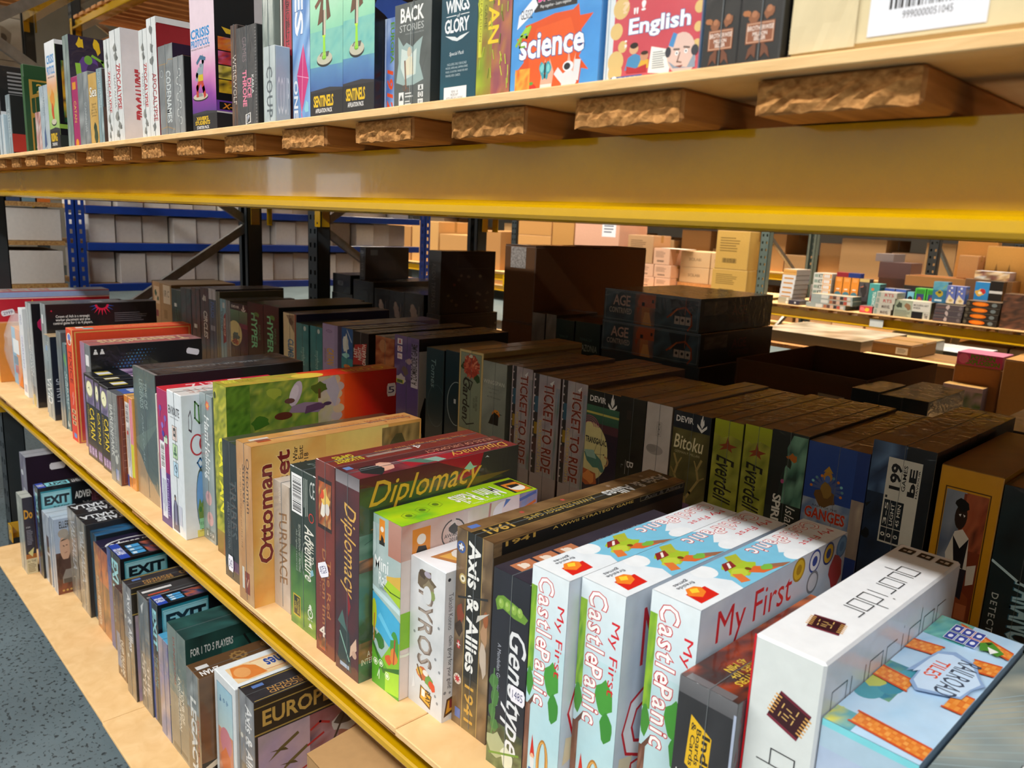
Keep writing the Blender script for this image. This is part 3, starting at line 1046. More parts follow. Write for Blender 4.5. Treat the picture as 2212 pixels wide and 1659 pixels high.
b = B('f_black_pink', 'black box with hot pink petals and white moon on its side', '#a8aeb0', '#16131a', '#5a5c60')
b.f.r(.1, .55, .9, .97, '#b7bcbe').t('CROWN', .25, .3, .7, .6, '#e6e6e6', -90).r(.3, .1, .8, .2, '#7d8488').e(.5, .06, .3, None, '#c9b46a')
b.r.splat(.19, .80, .10, .07, '#c01f5a', 9, .3, 2).e(.21, .36, .06, None, '#e8e6e0').e(.235, .365, .05, None, '#16131a').star(.24, .93, .02, None, '#e02460', 4, .3).line([(.22, .92), (.27, .88)], .003, '#e02460')
b.r.p([(.24, .68), (.3, .66), (.27, .7)], '#e02460').p([(.26, .25), (.32, .22), (.3, .27)], '#c01f5a').p([(.27, .16), (.33, .13), (.31, .2)], '#e02460').star(.26, .06, .02, None, '#e02460', 4, .3)

b = B('f_black_sun', 'black box with half pink sun and white text on its broad side', '#8a9095', '#131117', '#4c4c50')
b.f.n(0, 0, 1, 1, ['#8b9296', '#a3a9ab', '#6a7074'], 3, 12, 5, 3).r(.2, .82, .5, .9, '#e8e8e8')
b.r.t('Crown of Ash is a strategic\nworker placement and area\ncontrol game for 1 to 4 players.', .06, .50, .40, .74, '#f0eeee', b=.02)
paras(b.r, .60, .52, .92, .76, 5, '#5d5960')
for i in range(9):
    a = math.radians(180 + 180 * (i + .5) / 9)
    x, y = .49 + .115 * math.cos(a), .955 + .27 * math.sin(a)
    a1, a2 = a - .17, a + .17
    b.r.p([(.49 + .05 * math.cos(a1), .955 + .1 * math.sin(a1)), (x, y), (.49 + .05 * math.cos(a2), .955 + .1 * math.sin(a2))], '#e0244e' if i not in (0, 1, 7, 8) else '#2d52a8')
b.r.e(.49, .955, .062, .13, '#e0244e', 20, 0, 180, 360).e(.49, .955, .042, .085, '#131117', 16, 0, 180, 360).star(.05, .84, .012, None, '#e0244e', 4, .35)
b.t.r(.1, .05, .9, .95, '#55565a').r(.3, .42, .6, .52, '#d6d6d6')

b = B('f_silver_navy', 'slim silver spined box with navy side and white spine word', '#9aa5a8', '#171d2e', '#c8b088', 'wrap')
b.f.n(0, 0, 1, 1, ['#93a0a4', '#7f8f95', '#a9b2b4'], 2, 8, 4, 8).t('ViViD', .12, .18, .80, .50, '#eef2f2', -90, b=.03).r(.3, .82, .6, .88, '#6fa0d8').t('Memories', .4, .7, .7, .93, '#c6cfd2', -90)
b.r.t('PALE', .18, .24, .34, .48, '#dfe3ea', -90).t('SPIRIT', .04, .2, .16, .5, '#aab2c2', -90)
paras(b.r, .1, .6, .25, .95, 3, '#7e8798', 1)
b.t.r(.05, 0, .95, .5, '#d3b489')

b = B('f_grey_small', 'small grey box top peeping behind teal spine', '#6a7478', '#4a5458', '#555c60')
b.f.n(0, 0, 1, 1, ['#7c878b', '#5a6468'], 2, 6, 4, 2)

b = B('f_teal_grey', 'teal grey box with pale lettered spine before the orange box', '#5f8286', '#39525a', '#9db0b2')
b.f.n(0, 0, 1, 1, ['#6d8f92', '#4d7078', '#87a3a4'], 3, 8, 5, 4).t('CURIOUS', .1, .30, .48, .68, '#bcd2d4', -90, b=.02).t('CARGO', .52, .25, .92, .66, '#cfe0e0', -90, b=.02).splat(.5, .82, .3, .07, '#6fb04a', 9, .3, 4).e(.4, .07, .3, None, '#c7d2d2').e(.7, .1, .2, None, '#3a5058')

b = B('f_orange', 'tall orange red box with gold rim and carved spine letters', '#d2492c', '#e14a2a', '#d65636', 'matte')
b.f.r(0, 0, 1, .45, '#c53c38', '#d0492d').r(.86, 0, 1, 1, '#d89a58').e(.48, .91, .34, .055, '#e0d2b8').e(.48, .925, .22, .03, '#6a78b8').e(.48, .885, .2, .02, '#b0524a').t('PIXICE', .25, .52, .68, .80, '#8a2a24', -90, b=.02)
for i in range(3): b.f.e(.50 + .08 * (i % 2), .42 - .035 * i, .17, .012, '#d98a80', 10, 60).r(.22, .25 - i * .052, .74, .285 - i * .052, '#c9b48a').r(.35, .255 - i * .052, .6, .28 - i * .052, '#7a4030')
b.f.r(.3, .03, .7, .07, '#5a86c8')
b.r.r(0, 0, 1, .5, '#c23a48', '#d9432c').r(0, 0, .4, .12, '#c96a58', '#c23a48').frame(.015, .01, .985, .985, .0035, '#e0a458').t('Manchmal REGNET es  MIT LANGSAMEM Regen', .36, .84, .75, .87, '#f0c070')
b.t.frame(.04, .01, .96, .99, .003, '#e0a458').r(.2, .06, .5, .12, '#cfd8d8').r(.55, .1, .85, .18, '#66b0b8').t('Manchmal regnet', .3, .35, .75, .72, '#e8a860', -90)

b = B('f_black_dots', 'black box with blue halftone dots and white price sticker', '#7a8085', '#17191e', '#a56a6c')
b.f.n(0, 0, 1, 1, ['#7b8389', '#5b6268', '#949a9e'], 2, 6, 5, 6).r(0, 0, .45, 1, '#6f5a8c', '#a07a9a').t('Tele', .45, .1, .95, .38, '#f0e6b8', -90, b=.04).r(.5, .8, .85, .9, '#e8e8e8')
R_ = random.Random(4)
for i in range(16):
    for j in range(9):
        x, y = .14 + i * .03 + (j % 2) * .015, .12 + j * .085
        dd = abs((x - .34) * 1.2 - (y - .5) * .42) * 5
        rr = .013 * (1 - dd) * (1 - abs(y - .45) * 1.1)
        if rr > .002: b.r.e(x, y, rr, None, '#2a5a8c' if R_.random() < .7 else '#3f7a9c', 8)
for x in (.045, .10): b.r.e(x, .86, .010, None, '#e8e8e8', 8).p([(x - .02, .75), (x + .02, .75), (x + .012, .83), (x - .012, .83)], '#e8e8e8')
b.r.r(0, 0, 1, .12, '#3a3f58', '#17191e')
sticker(b, 'r', .84, .60, '', .038, .018, ang=-14)
b.t.t('Telestrations', .15, .12, .85, .9, '#ecdca8', -90, b=.04).r(0, 0, .12, 1, '#c9a0a0')

MO = ('near trio of black boxes with glowing moons, the farthest of the three', 'near trio of black boxes with glowing moons, the middle one', 'near trio of black boxes with glowing moons, the nearest one')
for i, id in enumerate(('f_moon1', 'f_moon2', 'f_moon3')):
    b = B(id, MO[i], '#17191c', '#1c1c22', '#1b1c20', 'gloss', group='black moon boxes on the middle shelf')
    b.f.n(.15, .66, .95, .97, ['#1c1a22', '#6d5f86', '#a89ab8'], 4, 6, 4, 3).e(.52, .84, .34, .10, '#8d8a70').e(.52, .845, .28, .085, '#f2efc4', 20).line([(.4, .84), (.52, .86), (.6, .83)], .002, '#4b4660')
    b.f.t('CATAN', .42, .25, .86, .62, '#e8c818', -90, b=.03).t('STARFARERS DUEL', .2, .24, .36, .64, '#b0962c', -90)
    for j in range(3): b.f.r(.12 + .28 * j, .04, .36 + .28 * j, .15, '#7a5f9c').t('12', .16 + .28 * j, .06, .32 + .28 * j, .13, '#d8cfe8')
    b.t.r(.15, .1, .75, .26, '#b9a62c').r(.3, .1, .6, .26, '#dfe0e8').n(0, .42, 1, .98, ['#241f30', '#b18cc0', '#e8d9e6'], 4, 6, 5, 9).e(.5, .9, .4, None, '#e9e3b0').line([(.4, .88), (.6, .86)], .004, '#4d4436')

b = B('f_paw', 'grey box with pale paw marks and rust brown side', '#7d7d7a', '#6a3328', '#5a6068')
b.f.n(0, 0, 1, 1, ['#8a8a86', '#6d6d6b', '#9a9a96'], 3, 8, 5, 12).t('BARENPARK', .16, .28, .55, .86, '#c8c8c2', -90, b=.03).t('THE BAD NEWS BEARS', .62, .4, .76, .9, '#b0b0aa', -90)
for x, y, r in ((.66, .27, .16), (.42, .31, .06), (.56, .36, .06), (.72, .37, .06), (.85, .33, .06)): b.f.e(x, y, r, None, '#c4c4bc', 10)
b.f.r(.5, .04, .82, .16, '#8a98c0')
b.r.frame(.03, .02, .97, .98, .002, '#8a4a38').r(.75, .03, .97, .14, '#3f5aa8')
for i in range(9): b.r.line([(.05, .2 + .08 * i), (.3, .21 + .08 * i)], .0008, '#b08a80')
b.t.r(.1, .1, .9, .4, '#3f62b8').r(.2, .2, .7, .3, '#c8d0e8').r(.1, .6, .9, .95, '#c29a70')

b = B('f_barcode_orange', 'slim orange box with white barcode panel on its front', '#d98a3c', '#e0a04c', '#d8a45c', 'wrap')
b.f.r(.1, .12, .62, .93, '#e9e6e4').bars(.14, .7, .5, .92, 6, 1).r(.66, .5, .98, .98, '#e48ea0').r(.66, .14, .98, .5, '#d8d83c').r(0, 0, .2, .13, '#4a5aa8')
paras(b.f, .16, .2, .56, .66, 5, '#8a8a90', 1); b.f.e(.3, .6, .1, None, '#c84a48')
b.t.r(.1, .1, .9, .9, '#e0b070')

b = B('f_big_slate', 'wide slate green box with black top, tallest middle box of far half', '#4e605f', '#1b1a1e', '#232427')
b.f.n(0, 0, 1, 1, ['#526664', '#46575a', '#5b6e6a'], 4, 8, 3, 21).p([(0, 0), (1, 0), (1, .08), (.45, .21), (.2, .32), (0, .36)], '#9a8468').p([(0, .4), (.3, .36), (1, .62), (1, .64), (.3, .5), (0, .44)], '#5d716c')
b.f.t('TIME OF\nLEGENDS', .28, .70, .62, .92, '#93a5a2', -90, b=.01).t('JOAN OF ARC', .30, .24, .40, .66, '#85979a', -90, sl=.3)
b.r.r(0, .0, 1, .86, '#3c2220', '#15151a').n(0, .3, .5, .84, ['#1a181c', '#4a2420', '#20181c'], 8, 4, 3, 5)
b.t.r(.06, .05, .94, .95, '#2c2d30').t('TIME OF LEGENDS', .5, .2, .62, .75, '#8b8b8b', -90).r(0, 0, 1, .02, '#8a8a8a')

b = B('f_thin_white', 'thin cream box sliver between slate box and magenta box', '#dcd6cc', '#cfc8be', '#e2ddd4', 'matte')
b.f.r(0, .2, 1, .5, '#c9c2b8')

b = B('f_magenta', 'magenta and purple box with white barcode labels on its spine', '#a81f5c', '#b02058', '#c81f3c', 'gloss')
b.f.r(0, 0, 1, .4, '#3c2a7c', '#5c2a7c').r(.12, .22, .6, .62, '#dfe0ea').bars(.16, .42, .56, .61, 9, 1).r(.14, .05, .62, .36, '#dfe2ee')
paras(b.f, .2, .08, .56, .34, 4, '#8088a8', 1)
b.f.t('Feuerland', .68, .08, .84, .36, '#b8b0e0', -90)
for x, y, c in ((.3, .86, '#6a4aa0'), (.75, .8, '#7a5ab0'), (.45, .74, '#8a6ac0'), (.8, .66, '#6b9a80'), (.5, .68, '#43389a')): b.f.e(x, y, .12, .022, c, 12).line([(x, y), (x - .05, y - .06)], .003, c)
b.f.r(.55, .62, .9, .66, '#c8d8c0')
b.t.r(0, 0, 1, 1, '#cc2138').t('NETZ', .2, .22, .8, .55, '#f0d4d4', -90, b=.03).r(.1, .6, .9, .72, '#e8e0e0').r(.2, .74, .9, .98, '#8a2c8a')

b = B('f_white_shapes', 'white box with outlined red circle, pentagon and diamond on its side', '#dfe6ec', '#dde6ee', '#e6e2e0', 'wrap')
f = b.f
f.t('EN ROUTE', .08, .84, .86, .90, '#4a4a50', b=.03).t("a card and a ramble game", .2, .815, .8, .83, '#8a8a90')
for i, (bg, c) in enumerate((('#e8d0c8', '#40403c'), ('#b8d8a8', '#3d6a4a'), ('#bcdcf0', '#2c4a6a'))):
    v = .665 - i * .125
    f.r(.30, v, .64, v + .105, '#55605a').r(.315, v + .004, .625, v + .101, bg)
    if i == 0: f.r(.38, v + .03, .56, v + .09, c).r(.42, v + .05, .52, v + .07, bg)
    elif i == 1: f.p([(.36, v + .025), (.58, v + .025), (.58, v + .045), (.36, v + .045)], c).p([(.4, v + .05), (.54, v + .05), (.5, v + .085), (.44, v + .085)], c)
    else: f.ring(.47, v + .055, .11, None, .002, c, 14).p([(.47, v + .055), (.47, v + .095), (.56, v + .055)], c)
f.e(.32, .26, .06, .018, '#2c2c38').p([(.12, .02), (.56, .02), (.5, .2), (.38, .24), (.26, .24), (.18, .18)], '#4c4c68').p([(.28, .06), (.4, .06), (.38, .23), (.3, .23)], '#8a88a8').e(.33, .25, .05, .014, '#9a7a68').r(.55, .08, .8, .22, '#c8ccdc')
g = b.r
g.p([(.28, .76), (.40, .74), (.44, .82), (.38, .90), (.29, .86)], '#4a3a4a').p([(.30, .77), (.39, .76), (.42, .82), (.37, .88), (.305, .85)], '#dde6ee')
g.line([(.56, .84), (.74, .80), (.72, .92), (.58, .95)], .003, '#5a8a4a', True).ring(.62, .655, .3, .075, .0035, '#c0323c', 26).ring(.95, .66, .25, .06, .0035, '#b02c34', 26).line([(.6, .53), (.72, .56), (.85, .52), (.72, .49)], .003, '#3a78b0', True)
g.e(.72, .27, .22, .22, '#4a5a50', 22).e(.72, .27, .20, .20, '#6aa0d8', 22).p([(.55, .2), (.64, .28), (.72, .24), (.8, .28), (.9, .2), (.86, .14), (.72, .08), (.58, .14)], '#6a8a3c').e(.66, .2, .06, .02, '#3c7a34').e(.8, .2, .06, .02, '#8aa044').r(.60, .06, .95, .135, '#8ac89a').t('WE WIN WIN', .63, .085, .92, .11, '#386048').r(.5, .005, .95, .055, '#e0d86a').t('CANVAS', .6, .04, .9, .053, '#6a5a2a')
b.t.t('EN ROUTE', .3, .1, .8, .7, '#c8a098', -90)

b = B('f_pig_grey', 'translucent grey box with white slanted spine lettering and pig faces', '#8a9698', '#667476', '#96a4a6')
f = b.f
f.n(0, 0, 1, 1, ['#8c9a9c', '#788688', '#a2aeb0'], 3, 8, 4, 31).t('HamHelsing', .22, .42, .72, .86, '#e8ecec', -90, o='#5a6668', ow=.02, b=.04, sl=.2).star(.62, .93, .2, None, '#d85a3c', 8, .6).e(.62, .93, .08, None, '#e8a03c')
for x, y in ((.5, .3), (.58, .16)): f.e(x, y, .26, None, '#c89a98', 14).e(x - .05, y + .01, .09, None, '#b08482', 10)
icons(f, .2, .02, .9, .08, 3, '#e8e8e8', '#6a7678')
b.t.t('HamHelsing', .2, .1, .7, .8, '#d4dada', -90, b=.03)

b = B('f_catan_big', 'large green box with sheep meadow side and sunset red end', '#8f9a24', '#8a9a34', '#b8a034', 'gloss', c=.004)
f = b.f
f.n(0, .12, 1, 1, ['#4f5f14', '#a8a824', '#6d7a1a', '#c4bc3c', '#7d8a20'], 6, 40, 12, 41).n(0, 0, 1, .14, ['#6a4424', '#8a7a2a'], 4, 4, 4, 2, 'v')
f.t('CATAN', .30, .26, .78, .70, '#e8e024', -90, o='#3c4a10', ow=.02, b=.05).e(.12, .93, .09, .02, '#34400e').p([(.45, 0), (.8, .02), (.72, .16), (.55, .12)], '#8a5a34')
g = b.r
g.n(0, 0, .56, 1, ['#4a6a24', '#7c9430', '#5a7a34', '#a2a840', '#6d8a3c'], 26, 14, 9, 43).n(.50, .0, .66, 1, ['#a8a05c', '#b8a88a', '#a89aa0'], 5, 10, 4, 44)
g.r(.60, 0, 1, 1, '#e04a14', '#d83a14').r(.60, 0, .66, 1, '#e88a34', '#e0582c', 1).r(.66, 0, .80, 1, '#e04a14', '#cc2414', 1).r(.80, 0, 1, 1, '#cc2414', '#a81414', 1)
for i in range(7): g.e(.60 + .012 * (i % 3), .08 + .14 * i, .035, .09, '#b8a09a' if i % 2 else '#c8a884', 12)
g.p([(.52, .9), (.6, .4), (.63, .7), (.6, 1)], '#a89ca4').e(.37, .74, .07, .11, '#b8a8b4', 14, 70).e(.36, .74, .05, .08, '#cabcc4', 12, 70).e(.335, .62, .03, .05, '#5a3a38', 10)
g.p([(.33, .40), (.5, .34), (.53, .42), (.52, .52), (.42, .56), (.35, .52)], '#8a7288').p([(.42, .34), (.53, .40), (.55, .47), (.5, .52), (.43, .48)], '#5a3c58').e(.555, .48, .025, .035, '#46304a').e(.3, .36, .05, .07, '#5a2a1e').splat(.51, .8, .045, .1, '#4a5a1e', 12, .3, 3).r(.50, .60, .515, .78, '#5a3c20').splat(.17, .3, .05, .12, '#3f6a20', 12, .3, 7).splat(.25, .8, .05, .1, '#93a23a', 12, .3, 8).e(.87, .02, .07, .10, '#d8b82c', 20, 0, 0, 180)
g.r(0, 0, .34, .10, '#4a4430').n(.0, .0, .12, 1, ['#45701e', '#5f8a2a', '#3a5f1c'], 6, 16, 8, 45)
T_ = b.t
T_.n(0, 0, 1, .48, ['#8a9a2c', '#c0b040', '#b88a3c', '#a8b048'], 6, 18, 9, 46).r(0, .45, 1, .62, '#d8522c', '#d02418').r(0, .62, 1, 1, '#d02418', '#b41418').e(.6, .47, .38, .09, '#e8c84a', 20).r(.1, .03, .5, .10, '#d8d04a').t('TRADE BUILD', .15, .04, .45, .2, '#8a7a20', -90)
T_.t('CATAN', .25, .70, .75, .86, '#e0a824', -90, b=.03).e(.5, .92, .26, .035, '#e0a824', 8).e(.5, .92, .2, .025, '#b41418', 8)
sticker(b, 'r', .935, .45, '5', .024, .03)

b = B('f_tribes', 'dark blue black slim box with faint glyph spine and tag', '#20282c', '#262a28', '#2e3430')
f = b.f
f.n(0, 0, 1, 1, ['#232b30', '#1b2226', '#343e42'], 3, 8, 4, 51).t('TRIBES', .45, .32, .90, .74, '#4a5356', -90, b=.02, sp=1.2).t('EARLY CIVILIZATION', .24, .22, .40, .56, '#6a7274', -90)
for i in range(5): f.line([(.5, .38 + i * .07), (.85, .42 + i * .07), (.6, .44 + i * .07)], .0015, '#5d4a44')
f.r(.55, .07, .95, .15, '#5a3a5a')
sticker(b, 'f', .25, .06, '242', .022, .032)
b.t.n(0, 0, 1, 1, ['#3a423c', '#4f4a2c', '#5a2a24'], 3, 16, 5, 52, 'v', .5)
b.r.n(0, 0, 1, 1, ['#3a4440', '#2a2e2a'], 4, 4, 3, 53)

b = B('f_ottoman', 'tan parchment box with dark red blackletter title down its side', '#c29460', '#e2a652', '#d89c5c', 'wrap')
f = b.f
f.n(0, 0, 1, 1, ['#c89c6a', '#b88450', '#d2a878'], 4, 10, 4, 61).t('Ottoman\nSunset', .38, .58, .84, .92, '#5c4434', -90, b=.02).t('The Great War in the near east 1914-1918', .2, .34, .30, .84, '#80603f', -90)
f.r(.4, .06, .72, .2, '#8a3a24').t('V', .46, .1, .66, .16, '#d8a888', b=.04).r(.22, .08, .36, .22, '#d6d0c4')
g = b.r
g.n(0, 0, 1, 1, ['#d89440', '#e6aa58', '#e09c48', '#ecc06c'], 14, 10, 4, 62).n(.40, .0, .78, 1, ['#e6aa58', '#ecc868', '#e8d884'], 6, 6, 3, 63).n(.74, .35, .99, .98, ['#8a6a34', '#5a4a28', '#a88a50', '#6e5a34'], 10, 10, 8, 64)
g.t('Ottoman', .028, .27, .105, .88, '#7a1f1e', 90, o='#f0cf8c', ow=.04, b=.05).t('Sunset', .118, .46, .20, .95, '#7a1f1e', 90, o='#f0cf8c', ow=.04, b=.05)
g.t('The Great War\nin the near East:\n1914-1918', .215, .66, .30, .96, '#3c2c22', 90, b=.02).splat(.85, .7, .09, .2, '#4c4424', 14, .3, 6).r(.84, .35, .87, .6, '#4a3a24').r(.93, .62, .97, .84, '#8a2a1c').t('V', .935, .68, .965, .80, '#e0c090', b=.05).line([(.12, .1), (.14, .13), (.13, .07)], .003, '#8a5a24')
b.t.n(0, 0, 1, 1, ['#d8a060', '#cc9050', '#dca868'], 3, 14, 5, 65).r(.25, .04, .4, .14, '#d8d4cc').r(.4, .06, .7, .13, '#b0502c').t('The Great War in the near east', .3, .4, .55, .68, '#b06838', -90).t('Ottoman Sunset', .25, .70, .75, .97, '#a8502c', -90, b=.03)

b = B('f_furnace', 'cream grey box with brown slanted capitals on its spine', '#bfb3a6', '#b0a090', '#d6d0c8')
b.f.n(0, 0, 1, 1, ['#c6bbb0', '#b4a698', '#ccc2b8'], 3, 8, 4, 71).t('FURNACE', .34, .20, .84, .78, '#8a6a50', -90, b=.02, sl=-.25).t('SECOND', .35, .84, .5, .96, '#d8d0c8', -90)
b.t.r(.2, .1, .8, .6, '#c8c0b8').r(.6, .05, .8, .12, '#8a8480')

b = B('f_call', 'dark green box with white barcode and curling white title', '#26342e', '#2a3830', '#2c3836')
f = b.f
f.n(0, 0, 1, .5, ['#2c4a30', '#5a8a3c', '#3a6a34', '#1f2c28'], 6, 10, 5, 72, 'v', .5, .9).n(0, .0, 1, .12, ['#6a9a3a', '#4a7a34', '#87a840'], 6, 4, 6, 73)
f.bars(.08, .72, .50, .96, 12, 1).t('Adventure', .58, .34, .94, .68, '#e8e4d8', -90, b=.02, sl=.2).t('CALL TO', .78, .46, .93, .60, '#e0dccc', -90, b=.03).ring(.66, .46, .2, .12, .0015, '#a8b0a0', 20)
paras(f, .54, .72, .72, .96, 3, '#9aa49c', 1); f.t('SECOND EDITION 1ST PRINTING', .34, .36, .42, .66, '#b8c0b4', -90).t('All rights reserved', .22, .36, .30, .62, '#9aa498', -90)
f.ring(.85, .74, .1, None, .002, '#c03a30', 12).t('CE', .8, .86, .98, .96, '#c8ccc8').r(.1, .06, .4, .2, '#c0a830').r(.13, .07, .37, .19, '#1f2a24').t('BROTHERWISE\nGAMES', .16, .08, .34, .18, '#d0b838', -90)
icons(f, .62, .04, .96, .2, 4, '#e0e4d8', None, True); f.p([(.84, .38), (.94, .4), (.9, .43), (.8, .41)], '#8ab8c8')
b.t.t('CALL TO ADVENTURE', .2, .1, .8, .8, '#6a7874', -90)

b = B('f_dragon', 'brick red box with gilt feast picture and price tag on spine', '#6e2a22', '#5a2620', '#7c322c')
f = b.f
f.n(0, 0, 1, 1, ['#6c2a22', '#7c342a', '#5c221e'], 3, 10, 4, 81).r(.12, .66, .86, .92, '#2c1614').n(.16, .68, .82, .90, ['#3c1a12', '#c8642c', '#5a241a', '#e0a860'], 6, 8, 8, 82).splat(.5, .82, .2, .05, '#e8c060', 9, .4, 2).splat(.4, .76, .14, .04, '#e8e0d4', 8, .4, 3).e(.62, .77, .12, .03, '#d8cfc8').splat(.35, .83, .1, .025, '#d84a24', 7, .4, 5)
f.t('The Red\nDragon Inn', .28, .16, .80, .56, '#b07040', -90, b=.02).t('ALLIES', .2, .3, .28, .5, '#8a5a44', -90).t('4', .18, .09, .5, .15, '#e8d8c8', b=.04).n(.1, .02, .6, .09, ['#c85a30', '#3a1a18', '#d89058'], 4, 3, 5, 83)
sticker(b, 'f', .28, .40, '6529', .030, .024, -90, 25)
b.t.t('SLUGFEST\nGAMES', .2, .04, .8, .20, '#d8c83c', -90, b=.05).t('The Red Dragon Inn allies', .3, .3, .6, .9, '#c88a4c', -90).r(.6, .22, .75, .5, '#a08a80').t('4', .5, .52, .8, .57, '#e0dcd8', -90)

b = B('f_diplomacy', 'dark maroon and green box with curling gold script title', '#3e2028', '#3a3e2e', '#7c2830')
f = b.f
f.n(0, 0, 1, 1, ['#4a2830', '#38202c', '#5a2428', '#2c2428'], 4, 12, 3, 91).t('Diplomacy', .22, .40, .86, .86, '#d8a850', -90, b=.0, sl=.35).r(0, .94, 1, 1, '#8a8488', '#6a6468').p([(.1, .06), (.7, .02), (.6, .22), (.25, .3)], '#2a3a38').p([(.62, .1), (.92, .16), (.9, .22), (.66, .16)], '#d8b49a').p([(.1, .25), (.5, .22), (.3, .32)], '#4a6a64').p([(.55, .3), (.66, .36), (.5, .45)], '#8a1c24').e(.82, .13, .1, .02, '#c8a088').line([(.2, .2), (.6, .08)], .003, '#88b0a0').r(.2, .03, .6, .05, '#9ab0c8')
g = b.r
g.n(0, 0, 1, 1, ['#2f4a36', '#44583a', '#3c3a28', '#5a5a3c'], 10, 12, 4, 92).n(0, 0, .4, .4, ['#5d8a72', '#38604c', '#83a890'], 6, 6, 4, 93).n(0, .0, .5, .14, ['#b87a4c', '#3a3428', '#8a5c3c'], 8, 4, 4, 98)
g.r(0, .96, 1, 1, '#54282a').p([(0, 1), (1, 1), (1, .99), (.55, .82), (.3, .86), (0, .9)], '#5c2428').p([(.45, 1), (1, 1), (1, .97), (.7, .78), (.52, .70), (.62, .86)], '#a01e2a').p([(.75, 1), (1, 1), (1, .5), (.8, .4), (.72, .78)], '#3a3830').p([(.35, .84), (.6, .74), (.95, .72), (.7, .64), (.35, .76)], '#6e5a2c')
g.t('Diplomacy', .05, .60, .74, .94, '#e0a838', 0, o='#4a3418', ow=.012, b=.012, sl=.4).p([(.62, .86), (.66, .93), (.68, .87), (.71, .86), (.66, .83)], '#98c8a8').p([(.76, .93), (.775, .955), (.79, .93), (.77, .94)], '#c8ccc8')
h_ = Face((b.W, 0, 0), (0, b.D, 0), (0, 0, b.H), 'side_lettering'); h_.n(0, 0, .5, .56, ['#2f4a36', '#5d8a72', '#44583a', '#3a4a38'], 8, 12, 4, 97).n(0, .10, .3, .2, ['#b87a4c', '#44483a'], 5, 4, 4, 99).t('A GAME OF\nINTERNATIONAL\nTRUST', .015, .05, .22, .15, '#e6e2d0'); h_.flush(b.o, b.mat)
g.line([(.03, .3), (.1, .36), (.16, .28), (.22, .34)], .001, '#2c4a3c').p([(.06, .44), (.1, .46), (.12, .43)], '#d88a3c')
T_ = b.t
T_.n(0, 0, 1, .55, ['#4a3038', '#6e2a34', '#8a3038', '#5a4a50'], 3, 14, 5, 94).r(0, .0, .34, 1, '#5a2a2c').p([(.3, .3), (.9, .3), (.95, .7), (.3, .55)], '#a42230').t('Diplomacy', .45, .58, .92, .96, '#d8a84c', -90, sl=.35).splat(.55, .2, .3, .05, '#e0a890', 9, .3, 4).splat(.6, .12, .35, .06, '#232a2c', 9, .3, 6).p([(.4, .3), (.9, .4), (.9, .5), (.4, .38)], '#547a6a').p([(.6, .42), (.95, .46), (.9, .52), (.6, .5)], '#8fb0a2').r(.1, .02, .3, .06, '#6a8ac0').t('RULES OF DIPLOMACY', .08, .5, .28, .95, '#d08a70', -90).line([(.4, .08), (.44, .95)], .001, '#d8d8d8')

b = B('f_minirails', 'lime green topped box with river landscape wrapping its front', '#a9c4c0', '#dccfc8', '#a8d21c', 'gloss')
f = b.f
f.r(0, .6, 1, 1, '#a8bcb8', '#9ab8ae').n(0, .58, 1, .95, ['#b4c4c4', '#9fb6b6', '#c4c8c4'], 4, 6, 3, 101).r(.55, .80, 1, 1, '#b07a6a', '#b88a7c').r(.22, .84, .42, .985, '#e08a2c').e(.32, .93, .06, None, '#e8e0d4').p([(.26, .84), (.40, .84), (.38, .88), (.30, .9)], '#2c2826').r(.22, .84, .42, .862, '#2c2826')
f.t('Mini', .06, .69, .56, .77, '#eef2f2', -8 * 0, o='#8aa0a4', ow=.015, b=.02).t('Rails 3', .22, .61, .76, .685, '#eef2f2', 0, o='#8aa0a4', ow=.015, b=.02).t('The Most Generous!', .24, .585, .62, .605, '#5a7074').p([(0, .36), (.62, .28), (1, .34), (1, .46), (.6, .5), (0, .55)], '#4aaed8').p([(0, .56), (1, .5), (1, .53), (0, .59)], '#c8e0e4').p([(.5, .66), (.95, .62), (1, .64), (1, .72), (.8, .70), (.5, .68)], '#d8b04a').p([(.4, .60), (1, .54), (1, .64), (.55, .66)], '#a8cc30').line([(.4, .62), (.65, .6), (1, .6)], .002, '#4a6a1c')
f.p([(0, .2), (.3, .16), (.7, .30), (1, .34), (1, .06), (.5, 0), (0, .02)], '#86be2c').p([(0, 0), (1, 0), (1, .1), (.6, .14), (0, .24)], '#5aa82c').p([(0, .24), (.42, .10), (1, .16), (1, .19), (.44, .13), (0, .27)], '#34702a').p([(.5, .12), (1, .16), (1, .02), (.5, 0)], '#a4d83c')
f.e(.06, .42, .1, .09, '#b8c82c').splat(.1, .30, .06, .03, '#4a7a34', 9, .3, 3).line([(.06, .26), (.08, .42)], .0025, '#c07838').splat(.3, .28, .16, .04, '#3f7a38', 10, .3, 4).e(.82, .30, .15, .09, '#4a9a40').splat(.62, .20, .12, .03, '#d8602c', 9, .2, 5).splat(.8, .24, .13, .045, '#e0883c', 10, .3, 6).line([(.8, .2), (.84, .34)], .003, '#b04a2c').p([(.2, .42), (.7, .33), (.8, .34), (.3, .45)], '#68c4e8').p([(0, .75), (.12, .8), (.1, .9), (.06, .95), (0, .95)], '#bfd0d0')
for i, (x, y) in enumerate(((.14, .14), (.34, .15), (.58, .10))): f.ring(x, y, .09, None, .0014, '#e8f4d8', 6).e(x, y, .045, None, '#e8f4d8', 8)
f.line([(.28, .05), (.3, .12), (.22, .06)], .002, '#cde8c0')
g = b.r
